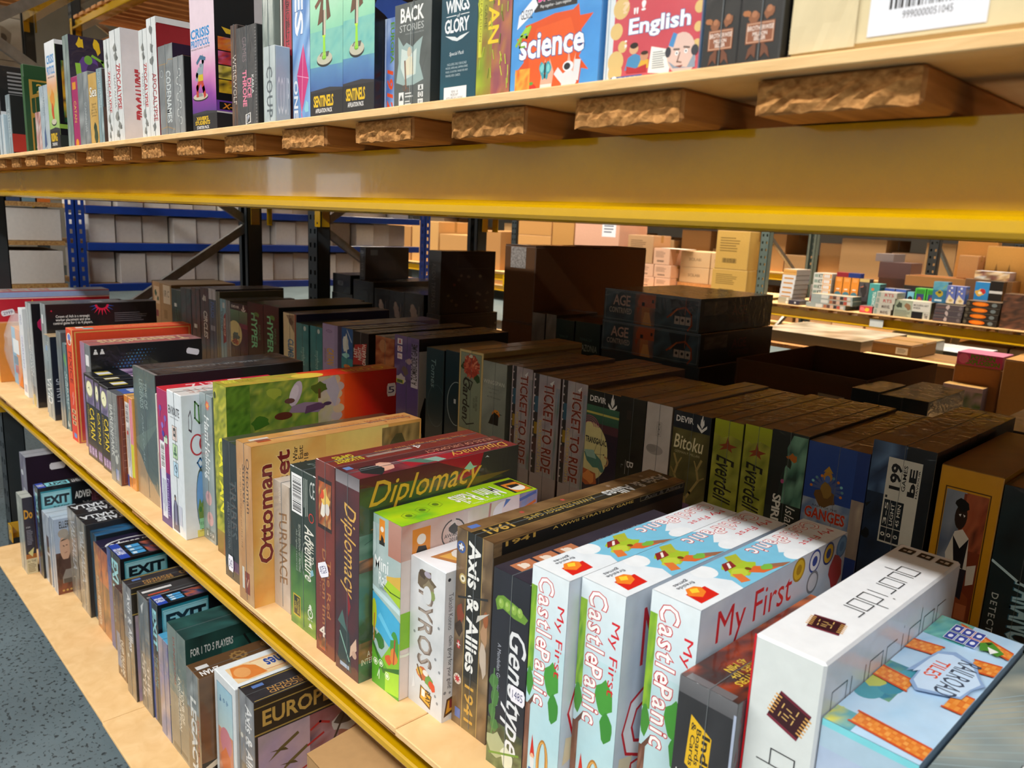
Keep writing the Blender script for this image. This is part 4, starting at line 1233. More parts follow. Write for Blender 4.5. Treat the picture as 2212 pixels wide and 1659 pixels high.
g.r(0, 0, 1, 1, '#dcd0ca', '#d8c8c2').n(0, .72, .42, 1, ['#c89484', '#d4b4a8', '#dcd4d4'], 6, 4, 3, 103, 'u').r(.07, .72, .19, .95, '#e08a2c').e(.13, .86, .03, None, '#ece4d8').p([(.085, .72), (.18, .72), (.16, .8), (.11, .81)], '#2c2826').r(.07, .72, .19, .75, '#2c2826').ring(.35, .83, .085, None, .0022, '#4a4a4a', 20, 100, 440).r(.33, .9, .37, .93, '#dccfca').splat(.35, .87, .035, .04, '#4a4a4a', 9, .3, 2).t('AWARDS\n2018', .285, .765, .415, .835, '#4a4a4a', b=.02).p([(.27, .71), (.43, .73), (.43, .745), (.27, .725)], '#8a7a74')
g.n(.45, .3, .72, .98, ['#e8dcd8', '#d8c4b4', '#c8d4b8'], 6, 6, 3, 104).e(.72, .88, .08, .1, '#e6e0e4').e(.80, .9, .09, .12, '#e8d4d4').line([(.60, .7), (.62, .98)], .004, '#b88078').p([(.5, .75), (.57, .82), (.53, .86)], '#6aa868').p([(.72, .92), (.78, .98), (.74, .99)], '#5a78b8').n(.85, .3, 1, 1, ['#c88a70', '#7a8ab8', '#d8a890'], 6, 8, 6, 105).line([(.86, .95), (.98, .98)], .005, '#5a6aa8').line([(.86, .85), (.98, .9)], .005, '#d8703c').ring(.04, .1, .12, None, .004, '#e8ecd8')
g.t('DESIGN', .0, .02, .12, .05, '#e8f0d8').r(0, 0, .2, .3, '#86be2c')
T_ = b.t
T_.n(0, 0, 1, 1, ['#c4d818', '#8cc822', '#b4d81a', '#68b428'], 4, 14, 4, 106).r(0, .86, 1, 1, '#a8c418').t('Mini Rails', .2, .46, .8, .80, '#f2f4ec', -90, o='#4a5a3c', ow=.02, b=.03, sl=-.15).t('A Network Game', .82, .52, .9, .76, '#d8e8b8', -90).r(.12, .84, .9, .99, '#2c2a28').r(.3, .86, .88, .98, '#e0872c').e(.62, .92, .2, None, '#ece6dc').p([(.4, .88), (.6, .88), (.56, .96), (.44, .96)], '#2c2826')
for i in range(3): T_.ring(.5 - .1 * (i - 1), .12 + .11 * i, .17, None, .0012, '#7a9a24', 6).e(.5 - .1 * (i - 1), .12 + .11 * i, .08, None, '#5a7a20', 8)

b = B('f_pyros', 'white box with carved grey bark letters and pest picture spine', '#cfd2d6', '#d9dade', '#f0f0f4', 'gloss')
f = b.f
f.n(0, 0, 1, 1, ['#d6d9dc', '#c4c8cc', '#dfe1e4', '#b9bcc0'], 4, 10, 3, 111).t('PYROS', .24, .30, .68, .80, '#7a6a60', -90, o='#5c4c44', ow=.0, b=.03, sp=1.05).t('PYROS', .30, .31, .62, .79, '#a89a90', -90, b=-.01, sp=1.05)
f.splat(.45, .88, .24, .07, '#6a5c48', 12, .3, 2).splat(.56, .84, .15, .05, '#8a7e64', 10, .3, 3).splat(.36, .91, .1, .03, '#4c3f34', 8, .3, 4).e(.5, .925, .1, .02, '#a8a0b0').splat(.64, .80, .08, .03, '#8a9a5a', 8, .3, 5).e(.5, .79, .12, .06, '#d0d3d6')
f.splat(.44, .24, .2, .045, '#c86a3c', 12, .3, 6).splat(.6, .22, .14, .04, '#6a9a4c', 10, .3, 7).splat(.34, .25, .1, .03, '#d8b04c', 9, .3, 8).e(.5, .26, .08, .02, '#e8e4dc').line([(.26, .28), (.4, .2)], .003, '#6a4a2c').splat(.7, .2, .1, .03, '#d84a2c', 9, .3, 4)
f.p([(.34, .06), (.66, .03), (.70, .13), (.36, .16)], '#6a4a24').p([(.37, .07), (.64, .045), (.67, .125), (.39, .15)], '#e0a83c').r(.40, .09, .50, .14, '#e8e8e8').t('PLAY', .52, .06, .66, .15, '#3c2c1c', -90, b=.06).p([(.1, .1), (.2, .12), (.16, .2)], '#e4e6e8')
for x, y in ((.8, .15), (.86, .11), (.78, .4), (.9, .33), (.15, .5), (.85, .62)): f.e(x, y, .03, None, '#8a8e94', 8)
g = b.r
g.n(0, 0, 1, 1, ['#d4d5d9', '#dcdde0'], 3, 4, 3, 112).t('Takashi Konno', .10, .62, .22, .86, '#55565c', -90).t('claim glory for your guild!', .10, .22, .24, .58, '#3a3b42', -90, b=.02).e(.1, .95, .04, None, '#2c2c34').p([(.05, .03), (.5, .06), (.52, .17), (.12, .15)], '#5a3c20').p([(.1, .05), (.44, .075), (.46, .15), (.16, .135)], '#d89c34').r(.2, .08, .3, .14, '#8a3a34').e(.06, .2, .04, None, '#8a8c92', 8).e(.2, .19, .03, None, '#8a8c92', 8)
T_ = b.t
T_.p([(.3, .06), (.8, .12), (.75, .42), (.3, .3)], '#b8763c').p([(.38, .1), (.7, .14), (.66, .38), (.4, .27)], '#e0a84c').splat(.5, .22, .16, .06, '#e8e0d8', 8, .3, 2).splat(.6, .28, .12, .05, '#7a3c2c', 8, .3, 3)
for i in range(3): T_.ring(.25 + .22 * i, .62 + .03 * i, .12, None, .001, '#8a8a90', 14).splat(.25 + .22 * i, .62 + .03 * i, .06, .03, '#5a5a60', 7, .3, i)

b = B('f_axis', 'long sepia brown box with white war title on black band', '#6a563e', '#4a3a2a', '#6b5036')
f = b.f
f.n(0, 0, 1, 1, ['#6b583f', '#8a7050', '#4f4030', '#7a5c3a', '#a08868'], 6, 16, 7, 121).r(.30, 0, .72, 1, '#22221f').r(.285, 0, .30, 1, '#b89a58').r(.72, 0, .735, 1, '#b89a58').n(.30, 0, .72, .28, ['#8a7448', '#5c4c30', '#2c2a24'], 3, 6, 3, 124, 'v')
f.t('Axis & Allies', .34, .31, .68, .96, '#ecece8', -90, o='#0e0e0e', ow=.02, b=.05).t('1941', .36, .05, .62, .24, '#c89a3c', -90, b=.03).star(.13, .91, .1, None, '#d8dce8', 5, .42, .3).ring(.13, .91, .12, None, .003, '#3a5a9a', 16).e(.2, .76, .10, None, '#b8a060').e(.2, .76, .07, None, '#e8e0c8').e(.2, .76, .03, None, '#5c5030').e(.14, .24, .11, None, '#e0d8c8').star(.14, .24, .11, None, '#c8343c', 8, .4).r(.1, .40, .18, .44, '#c83a3c').star(.14, .42, .07, None, '#e8e4e0', 4, .3)
f.splat(.16, .58, .1, .05, '#8a4028', 10, .3, 2).splat(.86, .55, .09, .06, '#b08a68', 10, .3, 3).e(.88, .62, .07, .04, '#9a5a34').splat(.85, .42, .1, .08, '#c0b0a0', 9, .3, 4).splat(.14, .5, .1, .04, '#3a2c20', 9, .3, 5).line([(.1, .66), (.9, .72)], .003, '#2c2c2c').p([(.62, .58), (.98, .66), (.66, .62)], '#c8c4bc').r(.1, .04, .26, .09, '#5a70b0')
g = b.r
g.r(0, 0, 1, 1, '#1d1b18').n(0, .90, 1, 1, ['#6a4e2e', '#8a6a40', '#5a4026'], 24, 3, 6, 122).r(0, .885, 1, .9, '#b08c48').n(0, 0, .035, .9, ['#8a7050', '#5a4630'], 2, 8, 4, 125).frame(.72, .5, .99, .88, .001, '#8a8060')
g.t('1941', .05, .52, .18, .86, '#c09a48', 0, b=.04).t('A WWII STRATEGY GAME', .26, .62, .68, .82, '#d0ac54', 0, b=.02).t('Axis & Allies', .745, .55, .97, .84, '#8a8a86', 0, b=.04)
T_ = b.t
T_.n(0, 0, 1, 1, ['#6f5234', '#876844', '#5c4228', '#74583a'], 5, 26, 8, 123).r(.38, 0, .70, 1, '#2c2a22').r(.365, 0, .38, 1, '#a8884a').r(.70, 0, .715, 1, '#a8884a').t('1941', .40, .04, .66, .15, '#c8a048', -90, b=.05).t('A WWII STRATEGY GAME', .42, .22, .58, .56, '#c0a24c', -90, b=.02).t('Axis & Allies', .36, .62, .72, .98, '#d8d8d4', -90, b=.05, o='#2a2622', ow=.01).r(.12, .02, .26, .06, '#5a78c0')
for v in (.25, .45, .7, .9): T_.star(.2, v, .07, None, '#c05048' if v < .5 else '#a08a78', 8, .5)

b = B('f_genotype', 'midnight blue box with pea pod and flowing white script', '#23242c', '#24252e', '#34303e')
f = b.f
f.n(0, 0, 1, 1, ['#26272f', '#1f2028', '#2d2e38'], 3, 8, 3, 131).n(0, .0, 1, .24, ['#3a5030', '#7a8a5a', '#2c3428', '#5a6a40'], 8, 8, 7, 132, 'v', .8, .6)
f.p([(.08, .845), (.14, .87), (.3, .885), (.7, .865), (.98, .83), (.9, .80), (.6, .80), (.3, .82), (.14, .80)], '#6a9434')
for x in (.24, .42, .60, .76): f.e(x, .842, .075, .024, '#8fb44c', 12).e(x - .02, .848, .03, .010, '#b0cc74', 8)
f.t('Genotype', .36, .12, .98, .74, '#e4e6ea', -90, b=.02, sl=.3).t('A Mendelian Genetics Game', .20, .32, .30, .64, '#a8acb8', -90)
for x, y, r in ((.14, .44, .13), (.18, .36, .12), (.12, .28, .12), (.2, .22, .1)): f.splat(x, y, r, r * .35, '#4a7a3c', 9, .25, int(y * 100)).line([(x, y + .06), (.12, y - .06)], .002, '#5a8a4a')
f.splat(.3, .12, .28, .06, '#a8b088', 12, .3, 3).splat(.6, .09, .2, .05, '#d8dcc8', 11, .35, 4).line([(.1, .06), (.9, .14)], .003, '#6a9434')
sticker(b, 'f', .62, .40, '1485', .026, .022)
b.r.n(0, 0, 1, 1, ['#34303c', '#2a2832'], 4, 4, 3, 133)
T_ = b.t
T_.n(0, 0, 1, 1, ['#3a3644', '#2f2c38', '#45404c'], 3, 12, 4, 134).t('GENIUS GAMES', .35, .5, .6, .8, '#8a8894', -90)
for i in range(3): T_.r(.16, .05 + .12 * i, .5, .155 + .12 * i, '#c07a54').e(.33, .10 + .12 * i, .1, None, '#ecdccc', 8).r(.22, .075 + .12 * i, .44, .09 + .12 * i, '#ecdccc')
paras(T_, .55, .08, .8, .4, 4, '#c8c8d0', 1)


def castle(id, label, tip):
    b = B(id, label, '#a9cfdc', '#c6d3df', '#e9f0f6', 'gloss', group='three castle boxes on the middle shelf', c=.003)
    f = b.f
    f.n(0, 0, 1, 1, ['#a6d0de', '#bcdce4', '#c4e0e8'], 3, 10, 3, 141, 'v', .5).r(.0, .70, 1, 1, '#c8e0ea', '#e2ecf2').n(0, .55, .16, .92, ['#5a9a2c', '#a0c83c', '#3c8434'], 3, 8, 6, 142).splat(.7, .56, .2, .07, '#4a9a3c', 12, .2, 3).splat(.78, .44, .16, .06, '#3f8c38', 11, .25, 4).splat(.08, .50, .1, .06, '#4a9038', 9, .3, 6)
    for (tx, u0, v0, u1, v1, kk) in (('Castle', .20, .67, .62, .97, .05), ('Panic', .20, .42, .60, .67, .05)):
        f.t(tx, u0, v0, u1, v1, '#f6f6f6', -90, o='#c8202c', ow=.045, b=.03, sp=1.2)
    f.t('My First', .68, .58, .92, .88, '#d4202c', -90, b=.0)
    f.p([(.02, .36), (.2, .42), (.24, .46), (.05, .4)], '#6a4a3c').n(0, .0, .14, .40, ['#8a5f4a', '#6a4638', '#9a7060'], 3, 8, 5, 143)
    f.p([(.20, .175), (.34, .18), (.25, .275)], '#c8281f').e(.27, .17, .06, .02, '#e0b090').p([(.2, .17), (.34, .17), (.33, .12), (.26, .09)], '#d8dce0').r(.18, .06, .36, .12, '#3a6aa8')
    f.ring(.56, .17, .17, .11, .005, '#b07a34', 22).ring(.56, .17, .155, .10, .0018, '#dca858', 22).line([(.66, .08), (.78, .03)], .006, '#8a3424').n(0, 0, .6, .05, ['#7cb034', '#5a9a2c', '#a8c844'], 5, 2, 5, 144).p([(.30, 0), (.62, 0), (.62, .06), (.48, .08), (.3, .05)], '#3fa0d0')
    g = b.r
    g.n(0, 0, 1, 1, ['#c4d0de', '#d6dce6', '#b8c8da', '#cdd6e0'], 10, 8, 3, 145)
    # big red outlined lettering running over the cover
    g.t('My First', .10, .60, .58, .92, '#cc2430', 0, b=.0).t('Castle', .04, .28, .92, .58, '#e8ecf2', 0, o='#c8202c', ow=.045, b=.03, sp=1.2).t('Panic', .1, .02, .85, .26, '#e8ecf2', 0, o='#c8202c', ow=.045, b=.03, sp=1.2)
    for i, (x, c1, c2) in enumerate(((.52, '#d8b42c', '#a8841c'), (.64, '#e8ecf0', '#2f4a9a'), (.75, '#d8b42c', '#23367c'), (.86, '#6a9ac8', '#4a7ab0'))):
        g.e(x + .10, .90 - .0 * i, .045, None, c2, 20).e(x + .10, .90, .037, None, c1, 20).e(x + .10, .90, .02, None, c2, 12)
    g.e(.74, .72, .045, None, '#7a8088', 18).e(.74, .72, .035, None, '#c8ccd4', 18).splat(.93, .7, .06, .14, '#b0343c', 10, .3, 4)
    g.p([(.03, .16), (.16, .12), (.2, .02), (.02, .0)], '#5c2c28').splat(.12, .08, .09, .07, '#6e3430', 10, .25, 5).e(.13, .12, .02, None, '#e8e4d8', 8).p([(.03, .32), (.10, .30), (.08, .22), (.02, .2)], '#d8d0b4')
    T_ = b.t
    T_.n(0, 0, 1, 1, ['#eef3f7', '#e4ecf3'], 3, 10, 3, 146).p([(0, .24), (.35, .22), (.7, .26), (1, .24), (1, .62), (.82, .66), (.6, .60), (.3, .68), (0, .62)], '#7cc4e2').e(.85, .64, .2, .06, '#eef3f7').e(.18, .24, .25, .05, '#eef3f7')
    T_.t('Castle', .10, .72, .48, .98, '#f6f6f8', -90, o='#c8202c', ow=.045, b=.03, sp=1.2).t('Panic', .10, .52, .46, .73, '#f6f6f8', -90, o='#c8202c', ow=.045, b=.03, sp=1.2).t('My First', .56, .74, .78, .97, '#d4202c', -90, b=.0)
    T_.splat(.5, .37, .28, .075, '#a8c434', 14, .25, 3).splat(.62, .33, .16, .04, '#c0d044', 10, .25, 4).p([(.62, .42), (.96, .50), (.9, .40), (.7, .36)], '#dc6c34').p([(.56, .30), (.86, .27), (.92, .31), (.66, .33)], '#e07a3c').p([(.05, .40), (.36, .36), (.4, .42), (.1, .46)], '#b0b83a').p([(.2, .34), (.42, .30), (.42, .37), (.22, .39)], '#8a2c2c').p([(.24, .36), (.4, .33), (.4, .345), (.25, .372)], '#f0e8e0').e(.62, .385, .06, .012, '#7a4a1c').p([(.7, .46), (.98, .56), (.98, .5), (.8, .44)], '#9a6a50').splat(.8, .45, .1, .03, '#7ab848', 9, .3, 6)
    T_.p([(.50, .05), (.86, .04), (.86, .14), (.52, .15)], '#d8281f').p([(.38, .08), (.56, .05), (.74, .08), (.66, .12), (.5, .135), (.4, .12)], '#f0862c').p([(.42, .09), (.54, .075), (.6, .1), (.48, .118)], '#f6d03c').t('fireside\ngames', .12, .06, .34, .15, '#5a5f68', -90, b=.02)
    return b


castle('f_castle1', 'pale blue castle box beside the midnight blue box, farthest of three alike', 0)
castle('f_castle2', 'pale blue castle box standing between its two twins', 1)
castle('f_castle3', 'pale blue castle box nearest the white red edged box, side lettering in view', 2)

b = B('f_flash', 'charcoal box with yellow badge and ember picture on top', '#2c2c2e', '#3a3c40', '#3a2420')
f = b.f
f.n(0, 0, 1, 1, ['#2a2a2c', '#323236', '#262628'], 3, 6, 3, 151).r(0, .93, 1, 1, '#5a5a5e', '#6a6a6e').p([(.22, .64), (.62, .58), (.64, .80), (.26, .86)], '#e0b41c').t('Indie', .48, .60, .62, .80, '#2c2418', -90, b=.05).t('Boards\n& Cards', .28, .64, .46, .83, '#2c2418', -90, b=.03).r(.08, .12, .095, .60, '#e8e8e8').r(.80, .06, .815, .52, '#e8e8e8').t('FLASH', .22, .05, .72, .56, '#eceef0', -90, b=.05).r(.955, 0, 1, .95, '#a8b4cc')
T_ = b.t
T_.n(0, 0, 1, 1, ['#3a2a26', '#6a2c1c', '#b8481c', '#2e2220', '#d8702c'], 8, 18, 8, 152, 'v', 1.1, .8).r(.1, .0, .9, .04, '#6a6668').t('2-6 PLAYERS\nAGES 10+\n45 MIN', .35, .1, .8, .32, '#e0c03c', -90, b=.03)
b.r.r(0, 0, 1, 1, '#3c3e44').r(0, 0, 1, .3, '#8a98b8')

b = B('f_quoridor', 'white box with red left edge and thin black maze lettering', '#d5dcdc', '#c6ccd6', '#eceff2', 'gloss', c=.0025)
b.f.r(0, 0, .03, 1, '#c8202a')


def maze_word(f, u, v, w, h, rot=-90, t=.0011, gap=.32):
    """The maze-like lower-case word made of straight strokes, as on the box."""
    L = {'q': [[(0, 0), (1, 0), (1, 1), (0, 1), (0, 0)], [(1, 0), (1, -.55)]], 'u': [[(0, 1), (0, 0), (1, 0), (1, 1)]], 'o': [[(0, 0), (1, 0), (1, 1), (0, 1), (0, 0)]],
         'r': [[(0, 0), (0, 1), (.8, 1)]], 'i': [[(0, 0), (0, 1)], [(0, 1.3), (0, 1.36)]], 'd': [[(0, 0), (1, 0), (1, 1), (0, 1), (0, 0)], [(1, 1), (1, 1.55)]]}
    x = 0
    W = {'i': .25}
    tot = sum(W.get(c, 1) + gap for c in 'quoridor')
    for c in 'quoridor':
        for st in L[c]:
            P = []
            for a, bq in st:
                aa, cc = (x + a) / tot, bq
                if rot == -90: P.append((u + w * cc, v - h * aa))
                elif rot == 0: P.append((u + w * aa, v + h * cc))
            f.line(P, t, '#23252a')
        x += W.get(c, 1) + gap


def maze_board(f, u, v, s, rot=0):
    """Small printed picture of the dark square game board with tan walls."""
    ca, sa = math.cos(rot), math.sin(rot)
    q = lambda a, bq: (u + s * (a * ca - bq * sa) / f.W, v + s * (a * sa + bq * ca) / f.H)
    f.p([q(-1, -1), q(1, -1), q(1, 1), q(-1, 1)], '#3a1a20').p([q(-1, -1), q(1, -1), q(1, -.82), q(-1, -.82)], '#7a2c3c').p([q(-1, .82), q(1, .82), q(1, 1), q(-1, 1)], '#6a2433')
    for i in range(6):
        for sg in (-1, 1): f.p([q(sg * .96 - .2, -.6 + i * .24), q(sg * .96 + .2, -.6 + i * .24), q(sg * .96 + .2, -.5 + i * .24), q(sg * .96 - .2, -.5 + i * .24)], '#d8a45c')
    for a, bq, h in ((-.5, .3, 1), (-.1, .3, 0), (-.1, -.1, 0), (-.1, -.35, 0), (.35, .5, 1), (.35, -.2, 1), (.2, .1, 0), (-.45, -.3, 1)):
        f.p([q(a - (.03 if h else .18), bq - (.18 if h else .03)), q(a + (.03 if h else .18), bq - (.18 if h else .03)), q(a + (.03 if h else .18), bq + (.18 if h else .03)), q(a - (.03 if h else .18), bq + (.18 if h else .03))], '#e0b870')


maze_board(b.f, .60, .80, .0165, -.35); maze_word(b.f, .42, .675, .34, .5, -90, .0011)
maze_board(b.t, .52, .20, .0150, .2); maze_word(b.t, .42, .79, .30, .50, -90, .0012)
for i in range(3): b.t.r(.12 + .30 * i, .915, .34 + .30 * i, .965, '#1c1c1c').e(.19 + .30 * i, .94, .03, .006, '#d8d4cc', 8).r(.24 + .3 * i, .93, .30 + .3 * i, .95, '#d8d4cc')
maze_word(b.r, .06, .81, .88, .08, 0, .0012)

b = B('f_railroad', 'sky blue box with orange brick tracks and plaque on top', '#a8c8d8', '#8aa8c0', '#a9cbe8', 'gloss', c=.002)
T_ = b.t
T_.n(0, 0, 1, 1, ['#a6cdea', '#bcd8f0', '#9cc4e4'], 6, 10, 3, 161).n(0, .24, .36, .5, ['#3a8aa0', '#2f7a98', '#7aa878', '#5aa0a8'], 8, 8, 4, 162).e(.1, .26, .16, .06, '#4c98a8').e(.24, .34, .14, .06, '#3f8ca4').splat(.05, .34, .12, .05, '#b8c060', 9, .2, 2).e(.3, .45, .1, .05, '#4a9aac')
T_.n(0, .80, .42, 1, ['#5aa89c', '#7cc0b8', '#4898a0', '#a8c058'], 8, 6, 5, 163).n(.2, .80, .5, .9, ['#54a8a8', '#7ac8c0'], 6, 4, 4, 164).splat(.1, .04, .12, .06, '#c8c84a', 10, .2, 4).n(0, 0, .3, .10, ['#d0cc58', '#68a8b0', '#4898a8'], 6, 4, 3, 165, 'u')
def bricks(f, p0, p1, wv, n):
    """Brick-paved track between two points of a face."""
    (ua, va), (ub, vb) = p0, p1
    for i in range(n):
        a, c = i / n, (i + 1) / n
        x0, y0, x1, y1 = ua + (ub - ua) * a, va + (vb - va) * a, ua + (ub - ua) * c, va + (vb - va) * c
        f.p([(x0, y0 - wv), (x1, y1 - wv), (x1, y1 + wv), (x0, y0 + wv)], ('#d8742c', '#e08c3c', '#cf6a2a')[i % 3])
        for k in range(3):
            f.p([(x0 + (x1 - x0) * .06, y0 - wv + 2 * wv * (k + .08) / 3), (x1 - (x1 - x0) * .06, y1 - wv + 2 * wv * (k + .08) / 3), (x1 - (x1 - x0) * .06, y1 - wv + 2 * wv * (k + .9) / 3), (x0 + (x1 - x0) * .06, y0 - wv + 2 * wv * (k + .9) / 3)], ('#e8a050', '#dc8436', '#e49444', '#d87a34')[(i + k) % 4])
    for sg in (-1, 1): f.line([(ua, va + sg * wv), (ub, vb + sg * wv)], .003, '#c8502a')
bricks(T_, (.22, .08), (1, .06), .035, 16); bricks(T_, (.0, .40), (.40, .38), .04, 9); bricks(T_, (0, .67), (.34, .69), .04, 8); bricks(T_, (.80, .40), (1, .40), .06, 4); bricks(T_, (.72, .68), (1, .70), .045, 6); bricks(T_, (.3, .93), (1, .84), .03, 14)
T_.p([(.24, .46), (.34, .50), (.36, .40), (.48, .36), (.90, .42), (.92, .50), (1.0, .56), (.9, .60), (.78, .68), (.5, .72), (.34, .68), (.3, .60)], '#8aa8d0').p([(.30, .47), (.36, .50), (.38, .42), (.48, .38), (.87, .43), (.90, .50), (.95, .56), (.87, .60), (.76, .66), (.5, .69), (.36, .66), (.33, .60)], '#c4dcf4').t('RAILROAD', .60, .40, .84, .68, '#3f4a5c', -90, b=.01).t('TILES', .40, .48, .56, .62, '#d8502c', -90, b=.02)
for i in range(3):
    for j in range(2): T_.r(.24 + .13 * i, .80 + .075 * j, .36 + .13 * i, .868 + .075 * j, '#dfe4f4').r(.248 + .13 * i, .803 + .075 * j, .352 + .13 * i, .865 + .075 * j, '#35489a').e(.3 + .13 * i, .834 + .075 * j, .03, .015, '#dfe4f4', 8)
T_.p([(.62, .86), (.72, .90), (.92, .84), (.88, .80), (.76, .82), (.68, .80)], '#4a8a34').p([(.72, .85), (.86, .84), (.8, .80)], '#e8ece8').p([(.66, .88), (.74, .89), (.72, .86)], '#1f3a1c')
f = b.f
f.r(0, 0, 1, 1, '#b4c4dc', '#a8c4d8').r(0, .975, 1, 1, '#7cd0dc').n(0, .55, 1, .9, ['#b8c8e0', '#a8bcd8', '#c8d4e4'], 6, 6, 3, 166).splat(.3, .22, .2, .12, '#2c4a9a', 12, .25, 2).r(.1, .1, .5, .16, '#2c4a9a').e(.3, .3, .08, .04, '#3a5cb0').line([(.04, .78), (.2, .80), (.3, .72), (.5, .74), (.62, .62)], .0012, '#8a98b8')
b.r.n(0, 0, 1, 1, ['#7a98b4', '#9ab4c8', '#6a88a8'], 4, 4, 3, 167)

b = B('f_grey_right', 'grey teal box with large white block letters, cut by the frame corner', '#6a7c80', '#5a6a70', '#8a979a', 'gloss', dims=(-.168, -.06, .06, .48, .9, 1.172))
T_ = b.t
T_.n(0, 0, 1, 1, ['#6a7a7e', '#8f9a98', '#a8a898', '#5f7074', '#3f5560'], 5, 12, 3, 171, 'v', .8, .9)
for i in range(14): T_.line([(0, .02 + .03 * i), (1, .22 + .05 * i)], .0012, '#93a5aa')
T_.t('HORIZON', .48, .10, .98, .86, '#e4e8ea', -90, o='#2c3438', ow=.02, b=.06)
# ================================================================== near rack, middle shelf, second row (from the far end); most tops carry reflected brown light in their colour
def foxed(b, cols, seed, nx=4, ny=8, sc=4):
    b.f.n(0, 0, 1, 1, cols, nx, ny, sc, seed)


b = B('s_maroon', 'dull maroon box at the far end of the second row', '#5c3a3c', '#4a3030', '#6a5a4c'); foxed(b, ['#64403f', '#503436', '#7a5a58'], 1)
b = B('s_tan_pic', 'tan box with small dark green pictures, second row far end', '#a8845c', '#8a6c4a', '#8a7458', 'matte'); foxed(b, ['#b08a62', '#9a7852'], 2); b.f.r(.2, .5, .9, .9, '#c4a888').splat(.4, .75, .14, .07, '#2c4a34', 9, .3, 2).splat(.7, .62, .12, .06, '#39503c', 9, .3, 3).r(.3, .2, .7, .35, '#7a3a3a')
b = B('s_tan', 'plain tan carton like box with a white label, second row', '#9a7a54', '#8a6c48', '#927650', 'matte'); b.f.r(.28, .55, .9, .97, '#c8b8a0').t('I/R C', .35, .7, .8, .85, '#5a5048', b=.02).r(.3, .2, .6, .4, '#84663f')
b = B('s_dkgreen', 'dark green box with one small white tag, second row', '#1c2a22', '#18221c', '#5a5444'); b.f.t('MISTER', .35, .2, .7, .55, '#2f5a40', -90); b.f.r(.3, .60, .56, .68, '#d8d8d4')
b = B('s_wrap1', 'film wrapped dark box mottled with red and teal, second row', '#2a2e34', '#22262a', '#5c564a'); foxed(b, ['#1f2228', '#4a2a30', '#2a4448', '#6a3a34'], 5, 4, 10, 8)
b = B('s_wrap2', 'film wrapped black box with red streak and white square', '#26242a', '#1c1a1e', '#544e44'); foxed(b, ['#1c1a20', '#5a2a28', '#202a30'], 6, 4, 10, 8); b.f.r(.25, .18, .6, .26, '#dcdcdc')
b = B('s_circles', 'black and red box with white slanted spine letters, second row', '#2a1818', '#201414', '#584c44'); foxed(b, ['#241416', '#4a1c1a', '#2a1a1c'], 7); b.f.t('CIRCLES', .34, .12, .78, .60, '#d8d4d0', -90, b=.05, sl=.2).splat(.5, .82, .2, .06, '#c8c4c0', 9, .4, 3)
b = B('s_stripe', 'slim navy and white striped box in second row', '#3a4258', '#2a3040', '#5c5850'); b.f.r(0, .8, 1, 1, '#b8b8c0').t('PALIO', .3, .45, .7, .75, '#4a68b8', -90, b=.03).r(.2, .2, .8, .3, '#8a90a0')
b = B('s_olive', 'slim olive grey box wedged beside pale blue cup box', '#6a6a58', '#565644', '#6a6456'); foxed(b, ['#70705c', '#585848'], 9)
b = B('s_cup', 'pale blue box with red banner down its spine', '#7aa8bc', '#4a6a78', '#6a7a7c'); b.f.t('VANUATU', .12, .35, .4, .75, '#23302c', -90, b=.03).p([(.45, .08), (.95, .14), (.95, .74), (.62, .66), (.42, .4)], '#8a2028').t('WORLD CUP', .55, .25, .85, .62, '#e0d0c0', -90, b=.03).r(.4, .82, .8, .93, '#c8d4d8')
b = B('s_greywrap', 'slim grey film wrapped box in second row', '#7a8084', '#5a6064', '#6a6a64'); foxed(b, ['#868c90', '#6a7074', '#a0a6a8'], 11)


def flame(f, u, v, s, col):
    """Flame over an open book: the maker's mark."""
    f.p([(u - s, v - s * .35), (u, v - s * .75), (u + s, v - s * .35), (u + s, v - s * .12), (u, v - s * .5), (u - s, v - s * .12)], col)
    f.p([(u - s * .4, v - s * .15), (u, v - s * .42), (u + s * .42, v - s * .1), (u + s * .3, v + s * .3), (u + s * .12, v + s * .1), (u + .0, v + s * .75), (u - s * .2, v + s * .25), (u - s * .3, v + s * .3)], col)


b = B('s_devir1', 'black topped box with cream moon and horned head, far half of second row', '#1c2428', '#141a1c', '#4a4438')
f = b.f
f.r(0, .86, 1, 1, '#15181c').t('DEVIR', .08, .90, .55, .955, '#dcdcdc', b=.05); flame(f, .78, .93, .12, '#e0e0e0')
f.r(0, .6, 1, .86, '#2f5a4c', '#5a8a68').r(0, .5, 1, .6, '#5a3048').r(0, 0, 1, .5, '#1c2438').e(.25, .36, .42, .27, '#cfc88c', 24).splat(.32, .30, .2, .09, '#3f6a64', 12, .3, 2).splat(.3, .18, .2, .06, '#b0603c', 10, .3, 3).t('Ratjar', -.0, .12, .5, .34, '#23262c', 90)
for i, id in enumerate(('s_hyper1', 's_hyper2')):
    b = B(id, ('black box with glowing green spine letters, farther of the pair', 'black box with glowing green spine letters, nearer of the pair')[i], '#182622', '#141c1a', '#463f34', 'gloss', group='green lettered black boxes in the second row')
    b.f.n(0, 0, 1, 1, ['#16221f', '#1d3028', '#14201c'], 3, 8, 3, 13).t('HYPER', .24, .10, .62, .80, '#6ad0a0', -90, b=.05).t('SPACE', .70, .3, .82, .6, '#3f8a68', -90, b=.02).splat(.62, .78, .16, .05, '#3f8a44', 8, .4, 4)
    b.t.n(0, 0, 1, 1, ['#40382e', '#57503f', '#3a342c'], 3, 12, 4, 14).r(.3, .04, .7, .1, '#2a6a34')
